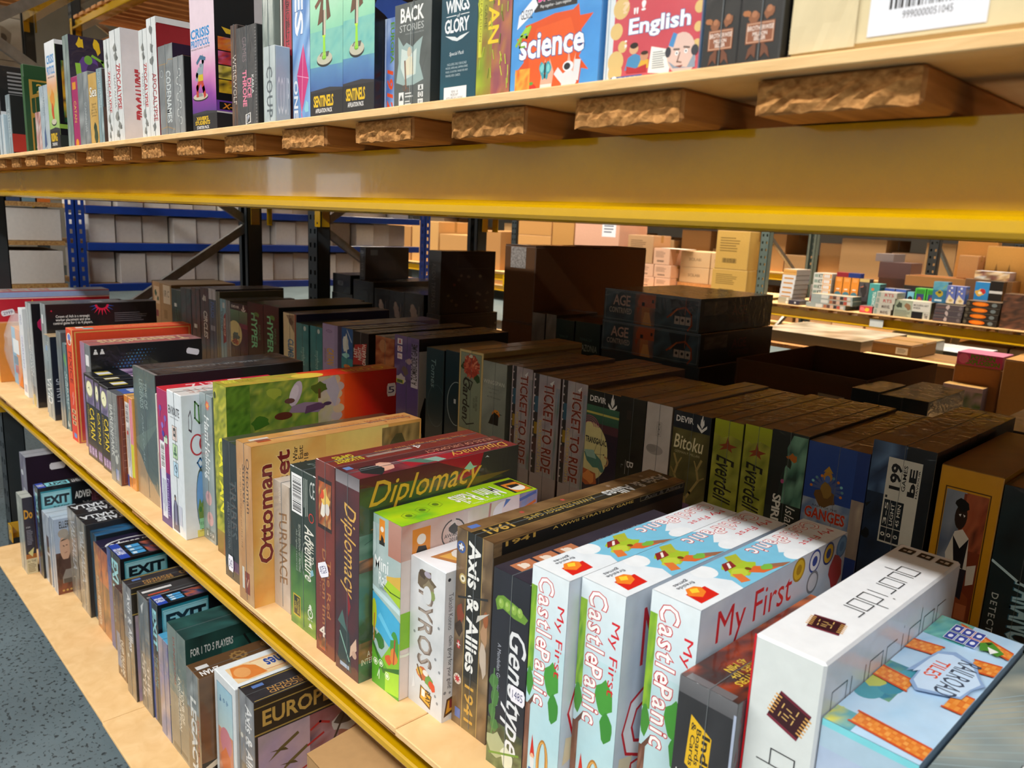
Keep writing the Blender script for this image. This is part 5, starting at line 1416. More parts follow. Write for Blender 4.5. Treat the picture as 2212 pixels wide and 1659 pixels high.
b = B('s_cream', 'cream box with rocky picture and curved blue letters, second row', '#d8cfa8', '#23264a', '#574f70'); b.f.r(.88, 0, 1, 1, '#8a4a3c').p([(.25, .95), (.85, .98), (.86, .62), (.7, .7), (.5, .82)], '#8a8068').splat(.6, .84, .16, .07, '#5c5444', 9, .3, 2).t('CLIMB', .35, .1, .8, .48, '#3a78a8', -90, b=.06)
for i, id in enumerate(('s_teal1', 's_teal2')):
    b = B(id, ('film wrapped teal box with pale letter, farther of the two', 'film wrapped teal box with pale letter, nearer of the two')[i], '#2f7a86', '#1f5660', '#4a6a68', group='teal boxes in the second row')
    foxed(b, ['#2f7c88', '#3a8a94', '#28707c'], 16 + i); b.f.t('mythos', .36, .0, .72, .44, '#8ac0c4', -90, b=.04).e(.7, .9, .1, None, '#c8dcdc')
b = B('s_lilac', 'lilac box with gold lettering and amber corner on top', '#a89ac8', '#9488b4', '#6a6080', 'gloss')
b.f.r(.80, 0, 1, 1, '#9c90bc').t('CATAN', .30, .02, .76, .42, '#e0b030', -90, o='#6a5a8a', ow=.015, b=.04).t('SEAFARERS EXPANSION', .12, .05, .26, .4, '#8a5a48', -90).e(.45, .83, .2, .035, '#7a6ca0').e(.45, .825, .16, .026, '#a89ac8').t('CATAN', .34, .80, .56, .83, '#5a4c80')
b.t.p([(0, 0), (1, 0), (1, .26), (0, .34)], '#a8782c').p([(.3, .18), (.75, .2), (.8, .4), (.4, .4)], '#3a3430').n(0, .4, 1, 1, ['#6a5c68', '#5a4e5c', '#7a6a70'], 3, 8, 4, 18)
b = B('s_ski', 'box with white skier cloud on blue spine beside black night box', '#2a5a9a', '#24303a', '#4a4438'); b.f.r(0, 0, 1, .3, '#3a8a98').splat(.4, .62, .25, .22, '#dde4e4', 14, .3, 3).line([(.5, .95), (.9, .7)], .004, '#c8d8e8').e(.5, .1, .3, .05, '#d87a34', 14).splat(.4, .35, .3, .06, '#9adadc', 9, .3, 5)
b = B('s_night', 'black box with red stamped white capitals stacked on its spine', '#1c1c1c', '#141414', '#4a4036')
b.f.p([(.0, .06), (.78, .14), (.92, .72), (.12, .62)], '#b02c2c').t('LAST\nNIGHT\nON EARTH', .06, .12, .86, .68, '#ece4dc', 82 * 0 + 90, b=.04)
b.f.line([(.5, .7), (.55, 1)], .001, '#8a8a8a')
b.t.n(0, 0, 1, 1, ['#4a4036', '#3c342c', '#5a4f42'], 3, 12, 5, 20)
b = B('s_rust', 'rust orange box with pale letter, half hidden behind red topped box', '#8a3c20', '#a03820', '#5a3c28'); foxed(b, ['#94441f', '#7a3018', '#c07a4c', '#8a3c20'], 21, 4, 10, 6); b.f.t('SALOON', .2, .0, .6, .36, '#d8b080', -90, b=.04).e(.4, .8, .2, None, '#b07a50')
b = B('s_purple', 'purple box with zombie crowd spine and white side with dark red capitals', '#5a4488', '#c9c5c4', '#3a3028')
f = b.f
f.n(0, 0, 1, 1, ['#62508e', '#4c3a74', '#8a74a8'], 4, 10, 5, 22).r(.70, 0, .98, .92, '#d8d4e0', '#5a4a80').t('A ZOMBICIDE GAME', .70, .06, .94, .88, '#1c1820', 90, b=.03).splat(.3, .12, .2, .09, '#c8c0c8', 11, .4, 3).splat(.45, .3, .14, .08, '#6a5850', 10, .4, 4).splat(.6, .5, .12, .06, '#a89098', 9, .3, 5).r(.08, .02, .4, .10, '#c8c83c').r(.12, .03, .36, .09, '#3a5a3c')
icons(f, .12, .5, .32, .95, 3, '#c03c44', '#e8e0e8', True)
b.r.r(0, .9, 1, 1, '#2a2426').t('ARMY OF DEAD', .1, .55, .85, .86, '#5a1a24', 0, b=.06).splat(.1, .3, .08, .2, '#2c2424', 10, .3, 4)
b.t.n(0, 0, 1, 1, ['#3a3028', '#2c2420', '#4c4034'], 3, 12, 6, 23)
b = B('s_navy1', 'dark teal navy box with thin curled emblem on spine', '#1c3640', '#16262e', '#3a4044', 'gloss'); b.f.t('Tomes', .3, .45, .56, .85, '#7a98a0', -90, sl=.2).ring(.62, .2, .5, .3, .0012, '#4a646c', 24)
b = B('s_navy2', 'deep navy box with white ring mark beside floral box', '#14303c', '#10222a', '#363c3e', 'gloss'); b.f.ring(.9, .3, .7, .3, .002, '#a8bcc0', 24).r(.7, .3, .85, .36, '#c8ccd0')
b = B('s_flower', 'cream framed box with red chrysanthemum on pale green spine', '#d8c488', '#a88a54', '#b08f50')
f = b.f
f.r(.07, .02, .93, .97, '#8c9a84').frame(.07, .02, .93, .97, .001, '#6a5a34')
R_ = random.Random(5)
f.splat(.24, .80, .14, .05, '#2c4a2c', 9, .3, 3).splat(.76, .68, .14, .05, '#30502c', 9, .3, 4).e(.52, .84, .3, .11, '#9a3424').e(.52, .80, .32, .12, '#b0402c')
for i in range(70):
    a, q = R_.uniform(0, 6.28), R_.random() ** .6
    x, y = .52 + .33 * q * math.cos(a), .81 + .13 * q * math.sin(a)
    f.e(x, y, .06, .014, ('#c8503c', '#d8694c', '#a83c2c', '#e08a68')[i % 4], 7, math.degrees(a))
f.splat(.5, .93, .08, .02, '#d8d4c0', 8, .3, 5)
f.t('Garden', .20, .14, .50, .66, '#2c2620', -90, b=.03, sl=.2).line([(.3, .66), (.6, .62), (.5, .52), (.3, .56)], .003, '#2c2620').line([(.2, .14), (.4, .08), (.7, .12)], .003, '#2c2620').t('DAVID ABELSON\nALEX JOHN', .62, .28, .82, .46, '#3c342c', -90)
b.t.n(0, 0, 1, 1, ['#b8945a', '#a07f48', '#c0a068'], 3, 10, 4, 25); b.r.r(0, .95, 1, .965, '#7a5a2c')
b = B('s_bird', 'grey green box with thin spaced capitals and orange headed bird', '#8a948c', '#77807a', '#6a5a42')
f = b.f
f.n(0, 0, 1, 1, ['#929c96', '#828c86', '#a0a8a0'], 3, 8, 3, 26).t('WINGSPAN', .03, .72, .92, .77, '#d4dad4').t('1-5 players', .25, .655, .7, .675, '#4c5450').t('age 10+', .28, .605, .62, .625, '#4c5450').t('40-70 minutes', .2, .55, .78, .57, '#4c5450').e(.62, .36, .17, .045, '#d8782c').e(.62, .385, .13, .03, '#e0902c').p([(.3, .22), (.72, .22), (.74, .35), (.56, .38), (.42, .33)], '#1f1c18').p([(.76, .375), (.9, .37), (.77, .36)], '#2c2824').e(.66, .385, .025, None, '#1a1a1a', 8)
b.t.n(0, 0, 1, 1, ['#5f503a', '#4f4230', '#6f6048'], 3, 10, 4, 27)
for i, id in enumerate(('s_train1', 's_train2', 's_train3')):
    b = B(id, ('first of three grey train boxes, next to the grey green bird box', 'middle one of three grey train boxes with red capitals', 'third grey train box with red capitals, next to the black topped one')[i], '#a098a0', '#5a4a48', '#3c3028', group='grey train boxes in the second row')
    f = b.f
    f.n(0, 0, 1, 1, ['#a8a0a8', '#948c98', '#b0a8ac', '#8c98a8'], 4, 12, 4, 28).r(.06, 0, .22, 1, '#2c2a2e').r(.08, .62, .22, .78, '#2f5a74').r(.10, .40, .22, .52, '#9a7c24').n(.05, .78, .22, .97, ['#1c1a1c', '#3a3438'], 3, 8, 9, 29).r(.05, .2, .22, .36, '#4c3434').n(.85, .0, 1, .9, ['#6a88a0', '#a098a0', '#5a7a70'], 3, 8, 4, 30)
    for j in range(12): f.e(.075, .06 + .08 * j, .03, None, '#cfc8cc', 6)
    f.t('TICKET TO RIDE', .42, .04, .80, .93, '#7a2a22', -90, o='#e0d0c4', ow=.022, b=.05).p([(.62, .93), (.78, .97), (.72, .91)], '#d8dce0').t('NORTHERN LIGHTS', .28, .02, .40, .55, '#d0b878', -90, o='#4a3c30', ow=.02, b=.04)
    T_ = b.t
    T_.n(0, 0, 1, 1, ['#4a3a30', '#33291f', '#5a483a', '#2a2420'], 4, 16, 6, 31).t('TICKET TO RIDE', .3, .10, .72, .92, '#7a4a38', -90, b=.05).p([(.1, .04), (.5, .06), (.6, .2), (.2, .16)], '#6a5a48').r(.84, .02, 1, .98, '#5c5258')
b = B('s_trans', 'black topped box with cream moon, goat head and dark capitals', '#1a1c30', '#14151e', '#4a3c28')
f = b.f
f.r(0, .86, 1, 1, '#15191c').t('DEVIR', .08, .895, .58, .95, '#e0e0e0', b=.05); flame(f, .78, .93, .13, '#e4e4e4')
f.r(0, .70, 1, .86, '#2c5040', '#3a6a54').r(0, .78, 1, .80, '#b8b05c').r(0, .62, 1, .70, '#4c2a34').r(0, 0, 1, .62, '#191c34', '#2a1c2c').e(.18, .42, .55, .28, '#cfc890', 28)
for i in range(4): f.ring(.12, .66, .30 - .05 * i, .10 - .018 * i, .002, '#9a4a6a', 20, 0, 170)
for q in ((.5, .3), (.62, .42), (.4, .52), (.68, .26)): f.line([(.3, .4), q], .0008, '#2c2c2c').e(q[0], q[1], .02, None, '#1c1c24', 8)
f.p([(.0, .40), (.3, .42), (.55, .36), (.66, .27), (.58, .24), (.46, .28), (.3, .27), (.1, .32)], '#4a7a70').p([(0, .42), (.3, .44), (.4, .36), (.1, .36)], '#8fb4ac').ring(.66, .36, .12, .05, .004, '#a8805c', 16, -90, 100).p([(0, .24), (.4, .22), (.45, .12), (.1, .08), (0, .1)], '#b05c34').splat(.2, .17, .18, .06, '#d88a4c', 10, .3, 3).t('TRANSGALACTICA', .02, .50, .92, .56, '#1a1d2c', b=.05)
b.t.n(0, 0, 1, 1, ['#4c3d2a', '#3c3020', '#5c4a32'], 3, 12, 5, 33).r(0, 0, 1, .01, '#c8a83c').t('TRANSGALACTICA', .3, .2, .6, .9, '#6a5638', -90, b=.03)
b = B('s_black_b', 'plain black box with one pale spine letter, beside white box', '#131513', '#101210', '#3e372a')
b.f.n(0, 0, 1, 1, ['#151714', '#1c201a', '#0f110f'], 3, 8, 4, 34).t('B', .42, .24, .68, .31, '#cfcfcf', -90).r(.28, .76, .46, .86, '#2c2420').t('L', .2, .22, .28, .26, '#7a7a7a', -90).r(.36, .16, .375, .32, '#9a9a9a')
b = B('s_white', 'white box with small grey icons and a round smudge, second row', '#c4bebc', '#8a7f74', '#8c7868')
b.f.n(0, 0, 1, 1, ['#c8c2c0', '#bab4b2', '#d0cac8'], 3, 8, 3, 35).e(.42, .42, .34, .065, '#9a9492').e(.3, .43, .2, .05, '#8a8684')
for i in range(3): b.f.frame(.44, .60 + .062 * i, .64, .655 + .062 * i, .001, '#9a9492').r(.5, .615 + .062 * i, .58, .64 + .062 * i, '#8a8684')
b.t.n(0, 0, 1, 1, ['#94806e', '#84705f', '#a08c78'], 3, 10, 4, 36)
b = B('s_bitoku', 'olive green box with navy band, white brush title and antlers', '#55502a', '#2a2818', '#46351f')
f = b.f
f.n(0, 0, 1, .84, ['#5a5630', '#454020', '#6a6438', '#38351c'], 5, 10, 4, 37).r(0, .83, 1, 1, '#16202c').t('DEVIR', .07, .895, .55, .955, '#e4e4e4', b=.05); flame(f, .78, .93, .13, '#e8e8e8')
f.t('Bitoku', .06, .63, .86, .77, '#e0d8b0', b=.02, sl=.15).t('GERMAN P. MILLAN', .1, .585, .78, .61, '#b0a880').line([(.1, .56), (.2, .46), (.14, .36), (.36, .20), (.44, .14)], .005, '#9a8650').line([(.84, .56), (.74, .46), (.8, .36), (.6, .22), (.48, .14)], .005, '#9a8650').line([(.2, .46), (.3, .54)], .003, '#9a8650').line([(.74, .46), (.66, .54)], .003, '#9a8650').line([(.14, .36), (.04, .42)], .003, '#8a7644').line([(.8, .36), (.94, .4)], .003, '#8a7644').splat(.45, .12, .08, .06, '#8a7440', 9, .25, 3).p([(.3, .0), (.66, .0), (.62, .1), (.34, .1)], '#6a4a72')
b.t.n(0, 0, 1, 1, ['#4a3822', '#3c2e1c', '#58442a'], 3, 12, 5, 38).t('Bitoku', .28, .3, .72, .72, '#6f5a3c', -90, b=.02)
for i, id in enumerate(('s_ever1', 's_ever2')):
    b = B(id, ('yellow green leafy box with black script, farther of the pair', 'yellow green leafy box with black script, nearer of the pair')[i], '#9a9a34', '#5a6020', '#4c3b20', group='yellow green script boxes in the second row')
    f = b.f
    f.n(0, 0, 1, 1, ['#8a8c30', '#a8a83c', '#747a24', '#b4b450'], 5, 12, 5, 39).r(0, .88, 1, 1, '#9aa024', '#a8b41c').p([(0, .88), (1, .88), (1, .83), (.6, .86), (.3, .82), (0, .86)], '#98a020').p([(.2, .74), (.45, .77), (.5, .84), (.58, .77), (.86, .76), (.64, .73), (.7, .69), (.5, .72), (.24, .69), (.38, .735)], '#8a3c1c').t('Everdell', .16, .16, .80, .64, '#1a1a12', -90, b=.02, sl=.35)
    b.t.n(0, 0, 1, 1, ['#584624', '#47381e', '#6a5630'], 3, 12, 6, 40).line([(.5, .02), (.52, .98)], .0015, '#8a7a50')
b = B('s_spirit', 'black and sea green box with white hand drawn capitals, film wrapped', '#222a28', '#1b1f1a', '#43392b')
f = b.f
f.n(0, 0, 1, 1, ['#1a201e', '#26302c', '#151a18'], 4, 10, 4, 41).n(.45, .35, 1, .98, ['#3f6a5c', '#7aa890', '#4c7a68', '#28403a'], 5, 8, 3, 42).p([(0, 1), (.62, 1), (.46, .86), (.5, .72), (.36, .6), (.3, .3), (0, .3)], '#1a1f1e').splat(.64, .78, .14, .035, '#b0641f', 10, .4, 3).splat(.56, .72, .08, .05, '#2a2f24', 8, .4, 4).e(.42, .55, .05, .02, '#a84a7a').t('SPIRIT', .20, .10, .44, .42, '#e4e4dc', -90, b=.05, sp=.9).t('Island', .6, .06, .86, .34, '#dcdcd4', -90, sl=.2)
b.t.n(0, 0, 1, 1, ['#4a4032', '#3c342a', '#5a5040'], 3, 12, 5, 43)
b = B('s_ganges', 'royal blue box with many armed blue figure over clouds and red title', '#26418a', '#1e3068', '#46392a')
f = b.f
f.r(0, .0, .80, 1, '#28468f').n(0, .0, .80, .46, ['#8fa0b4', '#5a74a0', '#b8c0c8', '#3a5890'], 8, 8, 4, 44).n(0, .0, .8, .2, ['#3a5a94', '#28447c', '#5a7aa8'], 6, 4, 3, 45).r(.80, 0, 1, 1, '#213a7c').n(.80, .0, 1, .55, ['#a89888', '#8a7c78', '#c8b8a0'], 3, 6, 4, 46)
for i in range(10):
    a = math.radians(-20 + 22 * i)
    f.line([(.38, .58), (.38 + .25 * math.cos(a), .58 + .12 * math.sin(a))], .005, '#4a5a8c').e(.38 + .26 * math.cos(a), .58 + .125 * math.sin(a), .025, None, ('#c8742c', '#5a8a9a', '#7ac0c8')[i % 3], 8)
f.splat(.38, .5, .17, .09, '#6a4a24', 12, .25, 3).splat(.38, .57, .1, .07, '#8a6a30', 10, .25, 4).e(.38, .70, .075, .05, '#b07c2c', 16).e(.38, .675, .045, .035, '#4a6ab0', 14).p([(.3, .74), (.46, .74), (.38, .80)], '#b0862c').t('RAJAS OF THE', .18, .385, .6, .41, '#3c2a24').t('GANGES', .06, .27, .74, .38, '#b83418', 0, o='#f0e0c8', ow=.01, b=.06)
b.t.n(0, 0, 1, 1, ['#4a3a26', '#3b2e1e', '#5a4830'], 3, 12, 5, 47).n(0, 0, .6, .14, ['#6a6258', '#9a948c', '#4c443a'], 6, 3, 8, 48)
b = B('s_199', 'navy black box with white stamped ticket panel and pale blue face', '#20304c', '#15181c', '#3f3020')
f = b.f
f.n(0, 0, 1, 1, ['#182030', '#22344f', '#0f151c'], 5, 10, 3, 49).n(0, .70, .6, 1, ['#3f5c88', '#20304c', '#5a7aa4'], 4, 5, 3, 50).n(.55, 0, 1, 1, ['#12161c', '#181f28'], 3, 6, 3, 51)
f.r(.28, .42, .82, .92, '#d0d0c8').r(.305, .43, .62, .675, '#15202c').r(.305, .685, .34, .70, '#15202c')
for q in (.40, .50): f.r(q, .43, q + .006, .675, '#d0d0c8')
f.r(.30, .51, .62, .515, '#d0d0c8').t('199', .34, .74, .52, .89, '#16181c', 90, b=.07).t('GAMES', .54, .74, .60, .89, '#16181c', 90, b=.02).t('bE', .64, .72, .76, .88, '#16181c', 90, b=.09).t('HAVIOUR', .77, .72, .80, .88, '#16181c', 90, b=.03)
for q, tx in ((.325, '3-5'), (.425, 'LIGHT'), (.53, '45 MIN')): f.t(tx, q, .53, q + .055, .66, '#e4e4dc', 90, b=.02)
for q in (.35, .45, .56): f.e(q, .47, .035, None, '#e0e0d8', 10).e(q, .47, .018, None, '#15202c', 8)
f.e(.33, .17, .11, .075, '#5a7090', 16).p([(.26, .18), (.33, .19), (.32, .165)], '#d8e4ec').p([(.36, .19), (.42, .20), (.40, .175)], '#d8e4ec').p([(.34, .11), (.6, .09), (.56, .15), (.4, .13)], '#b8c4c8').p([(0, .62), (.1, .64), (.02, .6)], '#0c1016').splat(.06, .44, .07, .03, '#0e131a', 8, .4, 5)
b.t.n(0, 0, 1, 1, ['#46351f', '#36291a', '#54422a'], 4, 14, 5, 52)
b = B('s_yellow', 'mustard yellow box with framed picture of pirate in waistcoat', '#c8901c', '#a87a18', '#6a4016', 'gloss')
f = b.f
f.frame(.12, .16, .86, .90, .0018, '#5a3a10').n(.15, .175, .83, .885, ['#4c5a74', '#8a94a4', '#3a4254'], 5, 8, 3, 53).p([(.44, .88), (.83, .88), (.83, .2), (.5, .175), (.3, .2), (.42, .5)], '#7a3620').n(.48, .60, .83, .885, ['#8a3c22', '#a85a3a', '#5c2a1c'], 5, 6, 6, 54).p([(.34, .175), (.8, .175), (.76, .36), (.5, .42), (.4, .32)], '#8a4424').r(.58, .24, .76, .32, '#b86a44')
f.e(.44, .76, .10, .065, '#2c1c16', 16).p([(.28, .56), (.38, .68), (.5, .70), (.62, .66), (.66, .5), (.5, .44), (.34, .46)], '#d0ccc4').p([(.36, .66), (.44, .52), (.6, .5), (.62, .66), (.5, .6)], '#18151a').p([(.46, .5), (.66, .5), (.64, .34), (.5, .36)], '#23202a').p([(.24, .46), (.42, .50), (.4, .42), (.26, .40)], '#c8c4bc').p([(.42, .40), (.54, .42), (.56, .34), (.48, .32)], '#3a241c').p([(.66, .52), (.8, .54), (.8, .44), (.68, .42)], '#ccc8c0').p([(.4, .77), (.44, .775), (.43, .76)], '#e8e8e8').p([(.47, .775), (.51, .77), (.49, .76)], '#e8e8e8').splat(.44, .82, .12, .03, '#14100e', 10, .3, 4).e(.48, .38, .04, .02, '#8a2c2c')
f.t('FORTUNE', .36, .105, .62, .125, '#4a3010', b=.04).t('LEDERBAULT\nZIENA', .4, .03, .7, .075, '#4a3010', b=.02)
b.t.n(0, 0, 1, 1, ['#6f4518', '#5c3812', '#84561f'], 3, 12, 4, 55)
b = B('s_paranoia', 'black green box with icy blue glowing vertical title, right end', '#121a1c', '#101614', '#30281a')
f = b.f
f.n(0, 0, 1, 1, ['#121a1e', '#182a30', '#0e1416'], 4, 10, 3, 56).t('PARANOIA', .44, .05, .98, .48, '#a8d4e8', -90, o='#24607c', ow=.04, b=.05).t('DETECTIVE', .10, .05, .22, .38, '#c4d0d4', -90, sp=1.3, b=.02).line([(.02, .56), (.5, .48), (.9, .44)], .004, '#bcdcec')
b.t.n(0, 0, 1, 1, ['#33291b', '#281f15', '#403424'], 3, 12, 4, 57)

# ================================================================== rear rack, middle shelf
DARK = dict(m='wrap')
b = B('b_black_box_left', 'small black carton lying on a stack by the rear post', '#15181a', '#181c20', '#2c2a26', dims=(-3.84, -3.66, 1.70, 2.0, 1.172, 1.275)); b.f.t('MINDCLASH', .3, .4, .6, .65, '#8a9090', b=.02); b.r.r(.1, .2, .4, .6, '#3a3f3a')
b = B('b_black_box_left', 'black box under the small black carton by rear post', '#1c1d1e', '#16181a', '#26241f', dims=(-3.85, -3.64, 1.70, 2.02, .9, 1.171)); b.f.t('CITY', .1, .8, .5, .9, '#6a7070')
b = B('b_dark_tall', 'black slab shaped box with grey capitals running up its edge', '#1c1c1e', '#181414', '#1e1a16', dims=(-3.60, -3.55, 1.72, 2.0, 1.258, 1.43)); b.f.t('CITY BLOCK CORE SET', .2, .1, .7, .9, '#6a6a6a', 90, b=.03); b.r.r(.12, .75, .28, .92, '#3a3a38').r(.3, .3, .7, .6, '#241c1a')
b = B('b_dark_low', 'black box lying under the upright slab box, rear rack', '#161616', '#14110e', '#2c2820', dims=(-3.63, -3.44, 1.70, 2.12, .9, 1.257)); b.r.r(.1, .3, .9, .7, '#1a1613')
for i in range(3):
    b = B('b_lion%d' % (i + 1), ('first of three black boxes with a pale lion mark, rear rack', 'middle one of three black boxes with a pale lion mark', 'third of three black boxes with a pale lion mark, by the tall carton')[i], '#131417', '#101012', '#322c22', group='lion marked black boxes')
    b.f.splat(.5, .72, .2, .1, '#a89a92', 11, .4, 4).splat(.62, .62, .1, .08, '#a89a92', 8, .4, 5).e(.44, .8, .1, .04, '#b0a49c').r(.76, .62, .80, .82, '#6a645e').p([(.3, .3), (.7, .55), (.74, .50), (.4, .22)], '#4c4a24')
b = B('b_dark_big', 'tall black box covered with tiny component pictures, upper of two', '#1f1f20', '#141110', '#2a2018', dims=(-2.978, -2.887, 1.70, 2.04, 1.153, 1.448)); b.f.t('AEON TRESPASS', .3, .1, .6, .8, '#6a6a6a', -90)
R_ = random.Random(9)
b.r.frame(.3, .72, .9, .94, .0012, '#3f3a36')
for i in range(16): b.r.splat(R_.uniform(.1, .9), R_.uniform(.08, .65), .03, .025, R_.choice(('#4a3a34', '#3a3028', '#5a2c28', '#504838')), 7, .3, i)
b = B('b_dark_big', 'tall black box under the component picture box, lower of two', '#1a1a1b', '#120f0e', '#1c1814', dims=(-2.985, -2.88, 1.70, 2.06, .9, 1.152)); b.r.frame(.3, .3, .9, .94, .0012, '#3a3632')


def carton(label, x0, x1, y0, y1, z0, z1, col='#b08858', tape=True, group=None, txt=None, side=None, flap=False, lab=None, c=.004, rz=0, name='carton', hole=False):
    """Closed corrugated carton: walls, four top flaps with a taped slit, printed marks."""
    W_, D_, H_ = x1 - x0, y1 - y0, z1 - z0
    m = MB(); m.box(0, W_, 0, D_, 0, H_ - .004, c, col)
    o = m.build(name, M_CARD, None, (x0, y0, z0), rz)
    setp(o, label, 'carton', group)
    cc = lin(col)
    for a, q in ((.002, D_ / 2 - .002), (D_ / 2 + .002, D_ - .002)):
        m = MB(); m.box(.002, W_ - .002, a, q, H_ - .004, H_, .001, tuple(x * 1.04 for x in cc)); m.build('top_flap', M_CARD, o)
    F_ = Face((0, 0, 0), (W_, 0, 0), (0, 0, H_ - .004), 'front_print')
    R2 = Face((W_, 0, 0), (0, D_, 0), (0, 0, H_ - .004), 'side_print')
    dk = tuple(x * .45 for x in cc)
    if txt: F_.t(txt, .3, .42, .7, .6, dk, b=.04)
    if lab == 'marks':
        paras(F_, .12, .45, .75, .85, 6, dk); F_.bars(.2, .12, .7, .3, 4, 0, None)
    if lab == 'arrows':
        for q in (.25, .55): F_.p([(q, .2), (q + .04, .2), (q + .04, .6), (q + .08, .6), (q + .02, .78), (q - .04, .6), (q, .6)], dk)
    if lab == 'sticker': F_.r(.62, .3, .92, .8, '#dfe2ea'); paras(F_, .66, .4, .88, .75, 4, '#6a7080')
    if side: paras(R2, .1, .35, .8, .8, 6, dk)
    if hole: F_.e(.5, .68, .14, .09, '#1c140c', 14)
    F_.flush(o, M_CARD); R2.flush(o, M_CARD)
    if tape:
        m = MB(); m.box(-.0006, W_ + .0006, D_ / 2 - .024, D_ / 2 + .024, H_, H_ + .0006)
        m.box(-.0008, 0, D_ / 2 - .024, D_ / 2 + .024, H_ * .75, H_); m.box(W_, W_ + .0008, D_ / 2 - .024, D_ / 2 + .024, H_ * .75, H_)
        m.build('packing_tape', M_TAPE, o)
    return o


M_TAPE = plain('brown_tape', '#a07a46', .25, amt=.1, coat=.4)
M_TAPEC = plain('clear_tape', '#b8b0a8', .2, scale=120, amt=.5, bumpv=.6, coat=.6)
oc = carton('large dark brown carton with crinkled clear tape, on the rear rack', -2.456, -2.272, 1.70, 2.43, 1.187, 1.503, '#6a4a30', tape=False)
m = MB(); m.box(.04, .13, -.0012, -.0002, .222, .308); m.box(.04, .13, -.001, .3, .316, .3172); m.build('packing_tape', M_TAPEC, oc)
m = MB(); m.box(.1832, .1838, .35, .40, .002, .312); m.build('panel_seam', M_BLACK, oc)
carton('squat dark brown carton under the large taped one, rear rack', -2.47, -2.28, 1.71, 2.43, .9, 1.186, '#6a4a32')
for i in (1, 2):
    b = B('b_silver%d' % i, ('film wrapped grey box, farther of the pair by the carton', 'film wrapped grey box, nearer of the pair by the carton')[i - 1], '#77736e', '#3a3632', '#4a4038', group='grey wrapped pair on the rear rack'); foxed(b, ['#807c76', '#66625e', '#9a968e'], 60 + i, 3, 8, 7)
    b = B('b_green%d' % i, ('dark green box with pale capitals, farther of the two by stack', 'dark green box with pale capitals, nearer the flat stack')[i - 1], '#19302c', '#141c18', '#3c3428', group='dark green capital boxes on the rear rack'); b.f.t('AMAZONIA', .06, .66, .92, .74, '#98a8a0', b=.02).t('TERRA OF', .2, .78, .7, .81, '#4a6a60')
for i, (z0, z1, x0, x1) in enumerate(((.9, 1.02, -1.90, -1.455), (1.021, 1.14, -1.895, -1.46), (1.1415, 1.2535, -1.898, -1.466), (1.255, 1.371, -1.895, -1.478))):
    b = B('b_age1', ('flat dark box at the bottom of the four high stack', 'flat dark box second from bottom of the four high stack', 'flat dark box with glowing orange cross, second from top of the stack', 'flat dark box with glowing orange cross, on top of the stack')[i], '#2f3d48', '#17150f', '#2c2116', group='flat boxes stacked on the rear rack', dims=(x0, x1, 1.70, 2.18, z0, z1), h=z1 - z0)
    if i < 2: continue
    f = b.f
    f.n(0, 0, 1, 1, ['#34444e', '#4a6474', '#2a343c', '#3d5058'], 14, 5, 4, 61).n(.34, .0, .56, 1, ['#3a4a54', '#8a5a44', '#b0704c', '#3f5560'], 6, 5, 3, 62, 'u', .5, .8).r(.42, .0, .50, .62, '#c07a48').p([(.38, .55), (.56, .55), (.55, .7), (.56, .98), (.40, .98), (.37, .7)], '#b85a30').r(.415, .58, .445, .7, '#2a1c18').r(.52, .7, .54, .8, '#2a1c18').p([(.43, .0), (.53, .0), (.5, .4), (.45, .4)], '#d8a060').p([(.36, .5), (.40, .55), (.38, .3)], '#a8502c')
    f.p([(.70, .9), (.9, .9), (.85, .3), (.76, .25)], '#23262c').line([(.69, .35), (.78, .62), (.86, .70), (.92, .5), (.93, .2), (.9, .05)], .006, '#a8502c').line([(.78, .62), (.72, .4)], .004, '#c8703c').line([(.86, .98), (.86, .5)], .002, '#b86a4c')
    f.t('AGE', .10, .50, .29, .84, '#c8a89c', b=.03, sp=.9).t('CONTRIVED', .06, .26, .31, .44, '#b8b0a8', b=.03).frame(.015, .06, .985, .94, .0012, '#8a949a').r(0, .96, 1, 1, '#6a7a88')
    for j in range(3): f.r(.76 + .055 * j, .18, .81 + .055 * j, .42, '#b8b0a8').e(.785 + .055 * j, .31, .013, None, '#2a2c30', 8)
    b.r.t('AGE', .42, .45, .62, .75, '#4c2420', b=.02).t('CONTRIVED', .38, .2, .66, .38, '#40201c', b=.02).n(.05, .5, .35, .9, ['#17150f', '#5a5548', '#2c281f'], 6, 5, 6, 66)


def open_tray(label, x0, x1, y0, y1, z0, z1, col, t=.006):
    o = empty('open_carton', (x0, y0, z0))
    setp(o, label, 'carton')
    W_, D_, H_ = x1 - x0, y1 - y0, z1 - z0
    for nm, q in (('bottom_panel', (0, W_, 0, D_, 0, t)), ('side_panel', (0, t, 0, D_, t, H_)), ('side_panel', (W_ - t, W_, 0, D_, t, H_)), ('front_panel', (t, W_ - t, 0, t, t, H_)), ('back_panel', (t, W_ - t, D_ - t, D_, t, H_))):
        m = MB(); m.box(*q, .0015, col); m.build(nm, M_CARD, o)
    return o


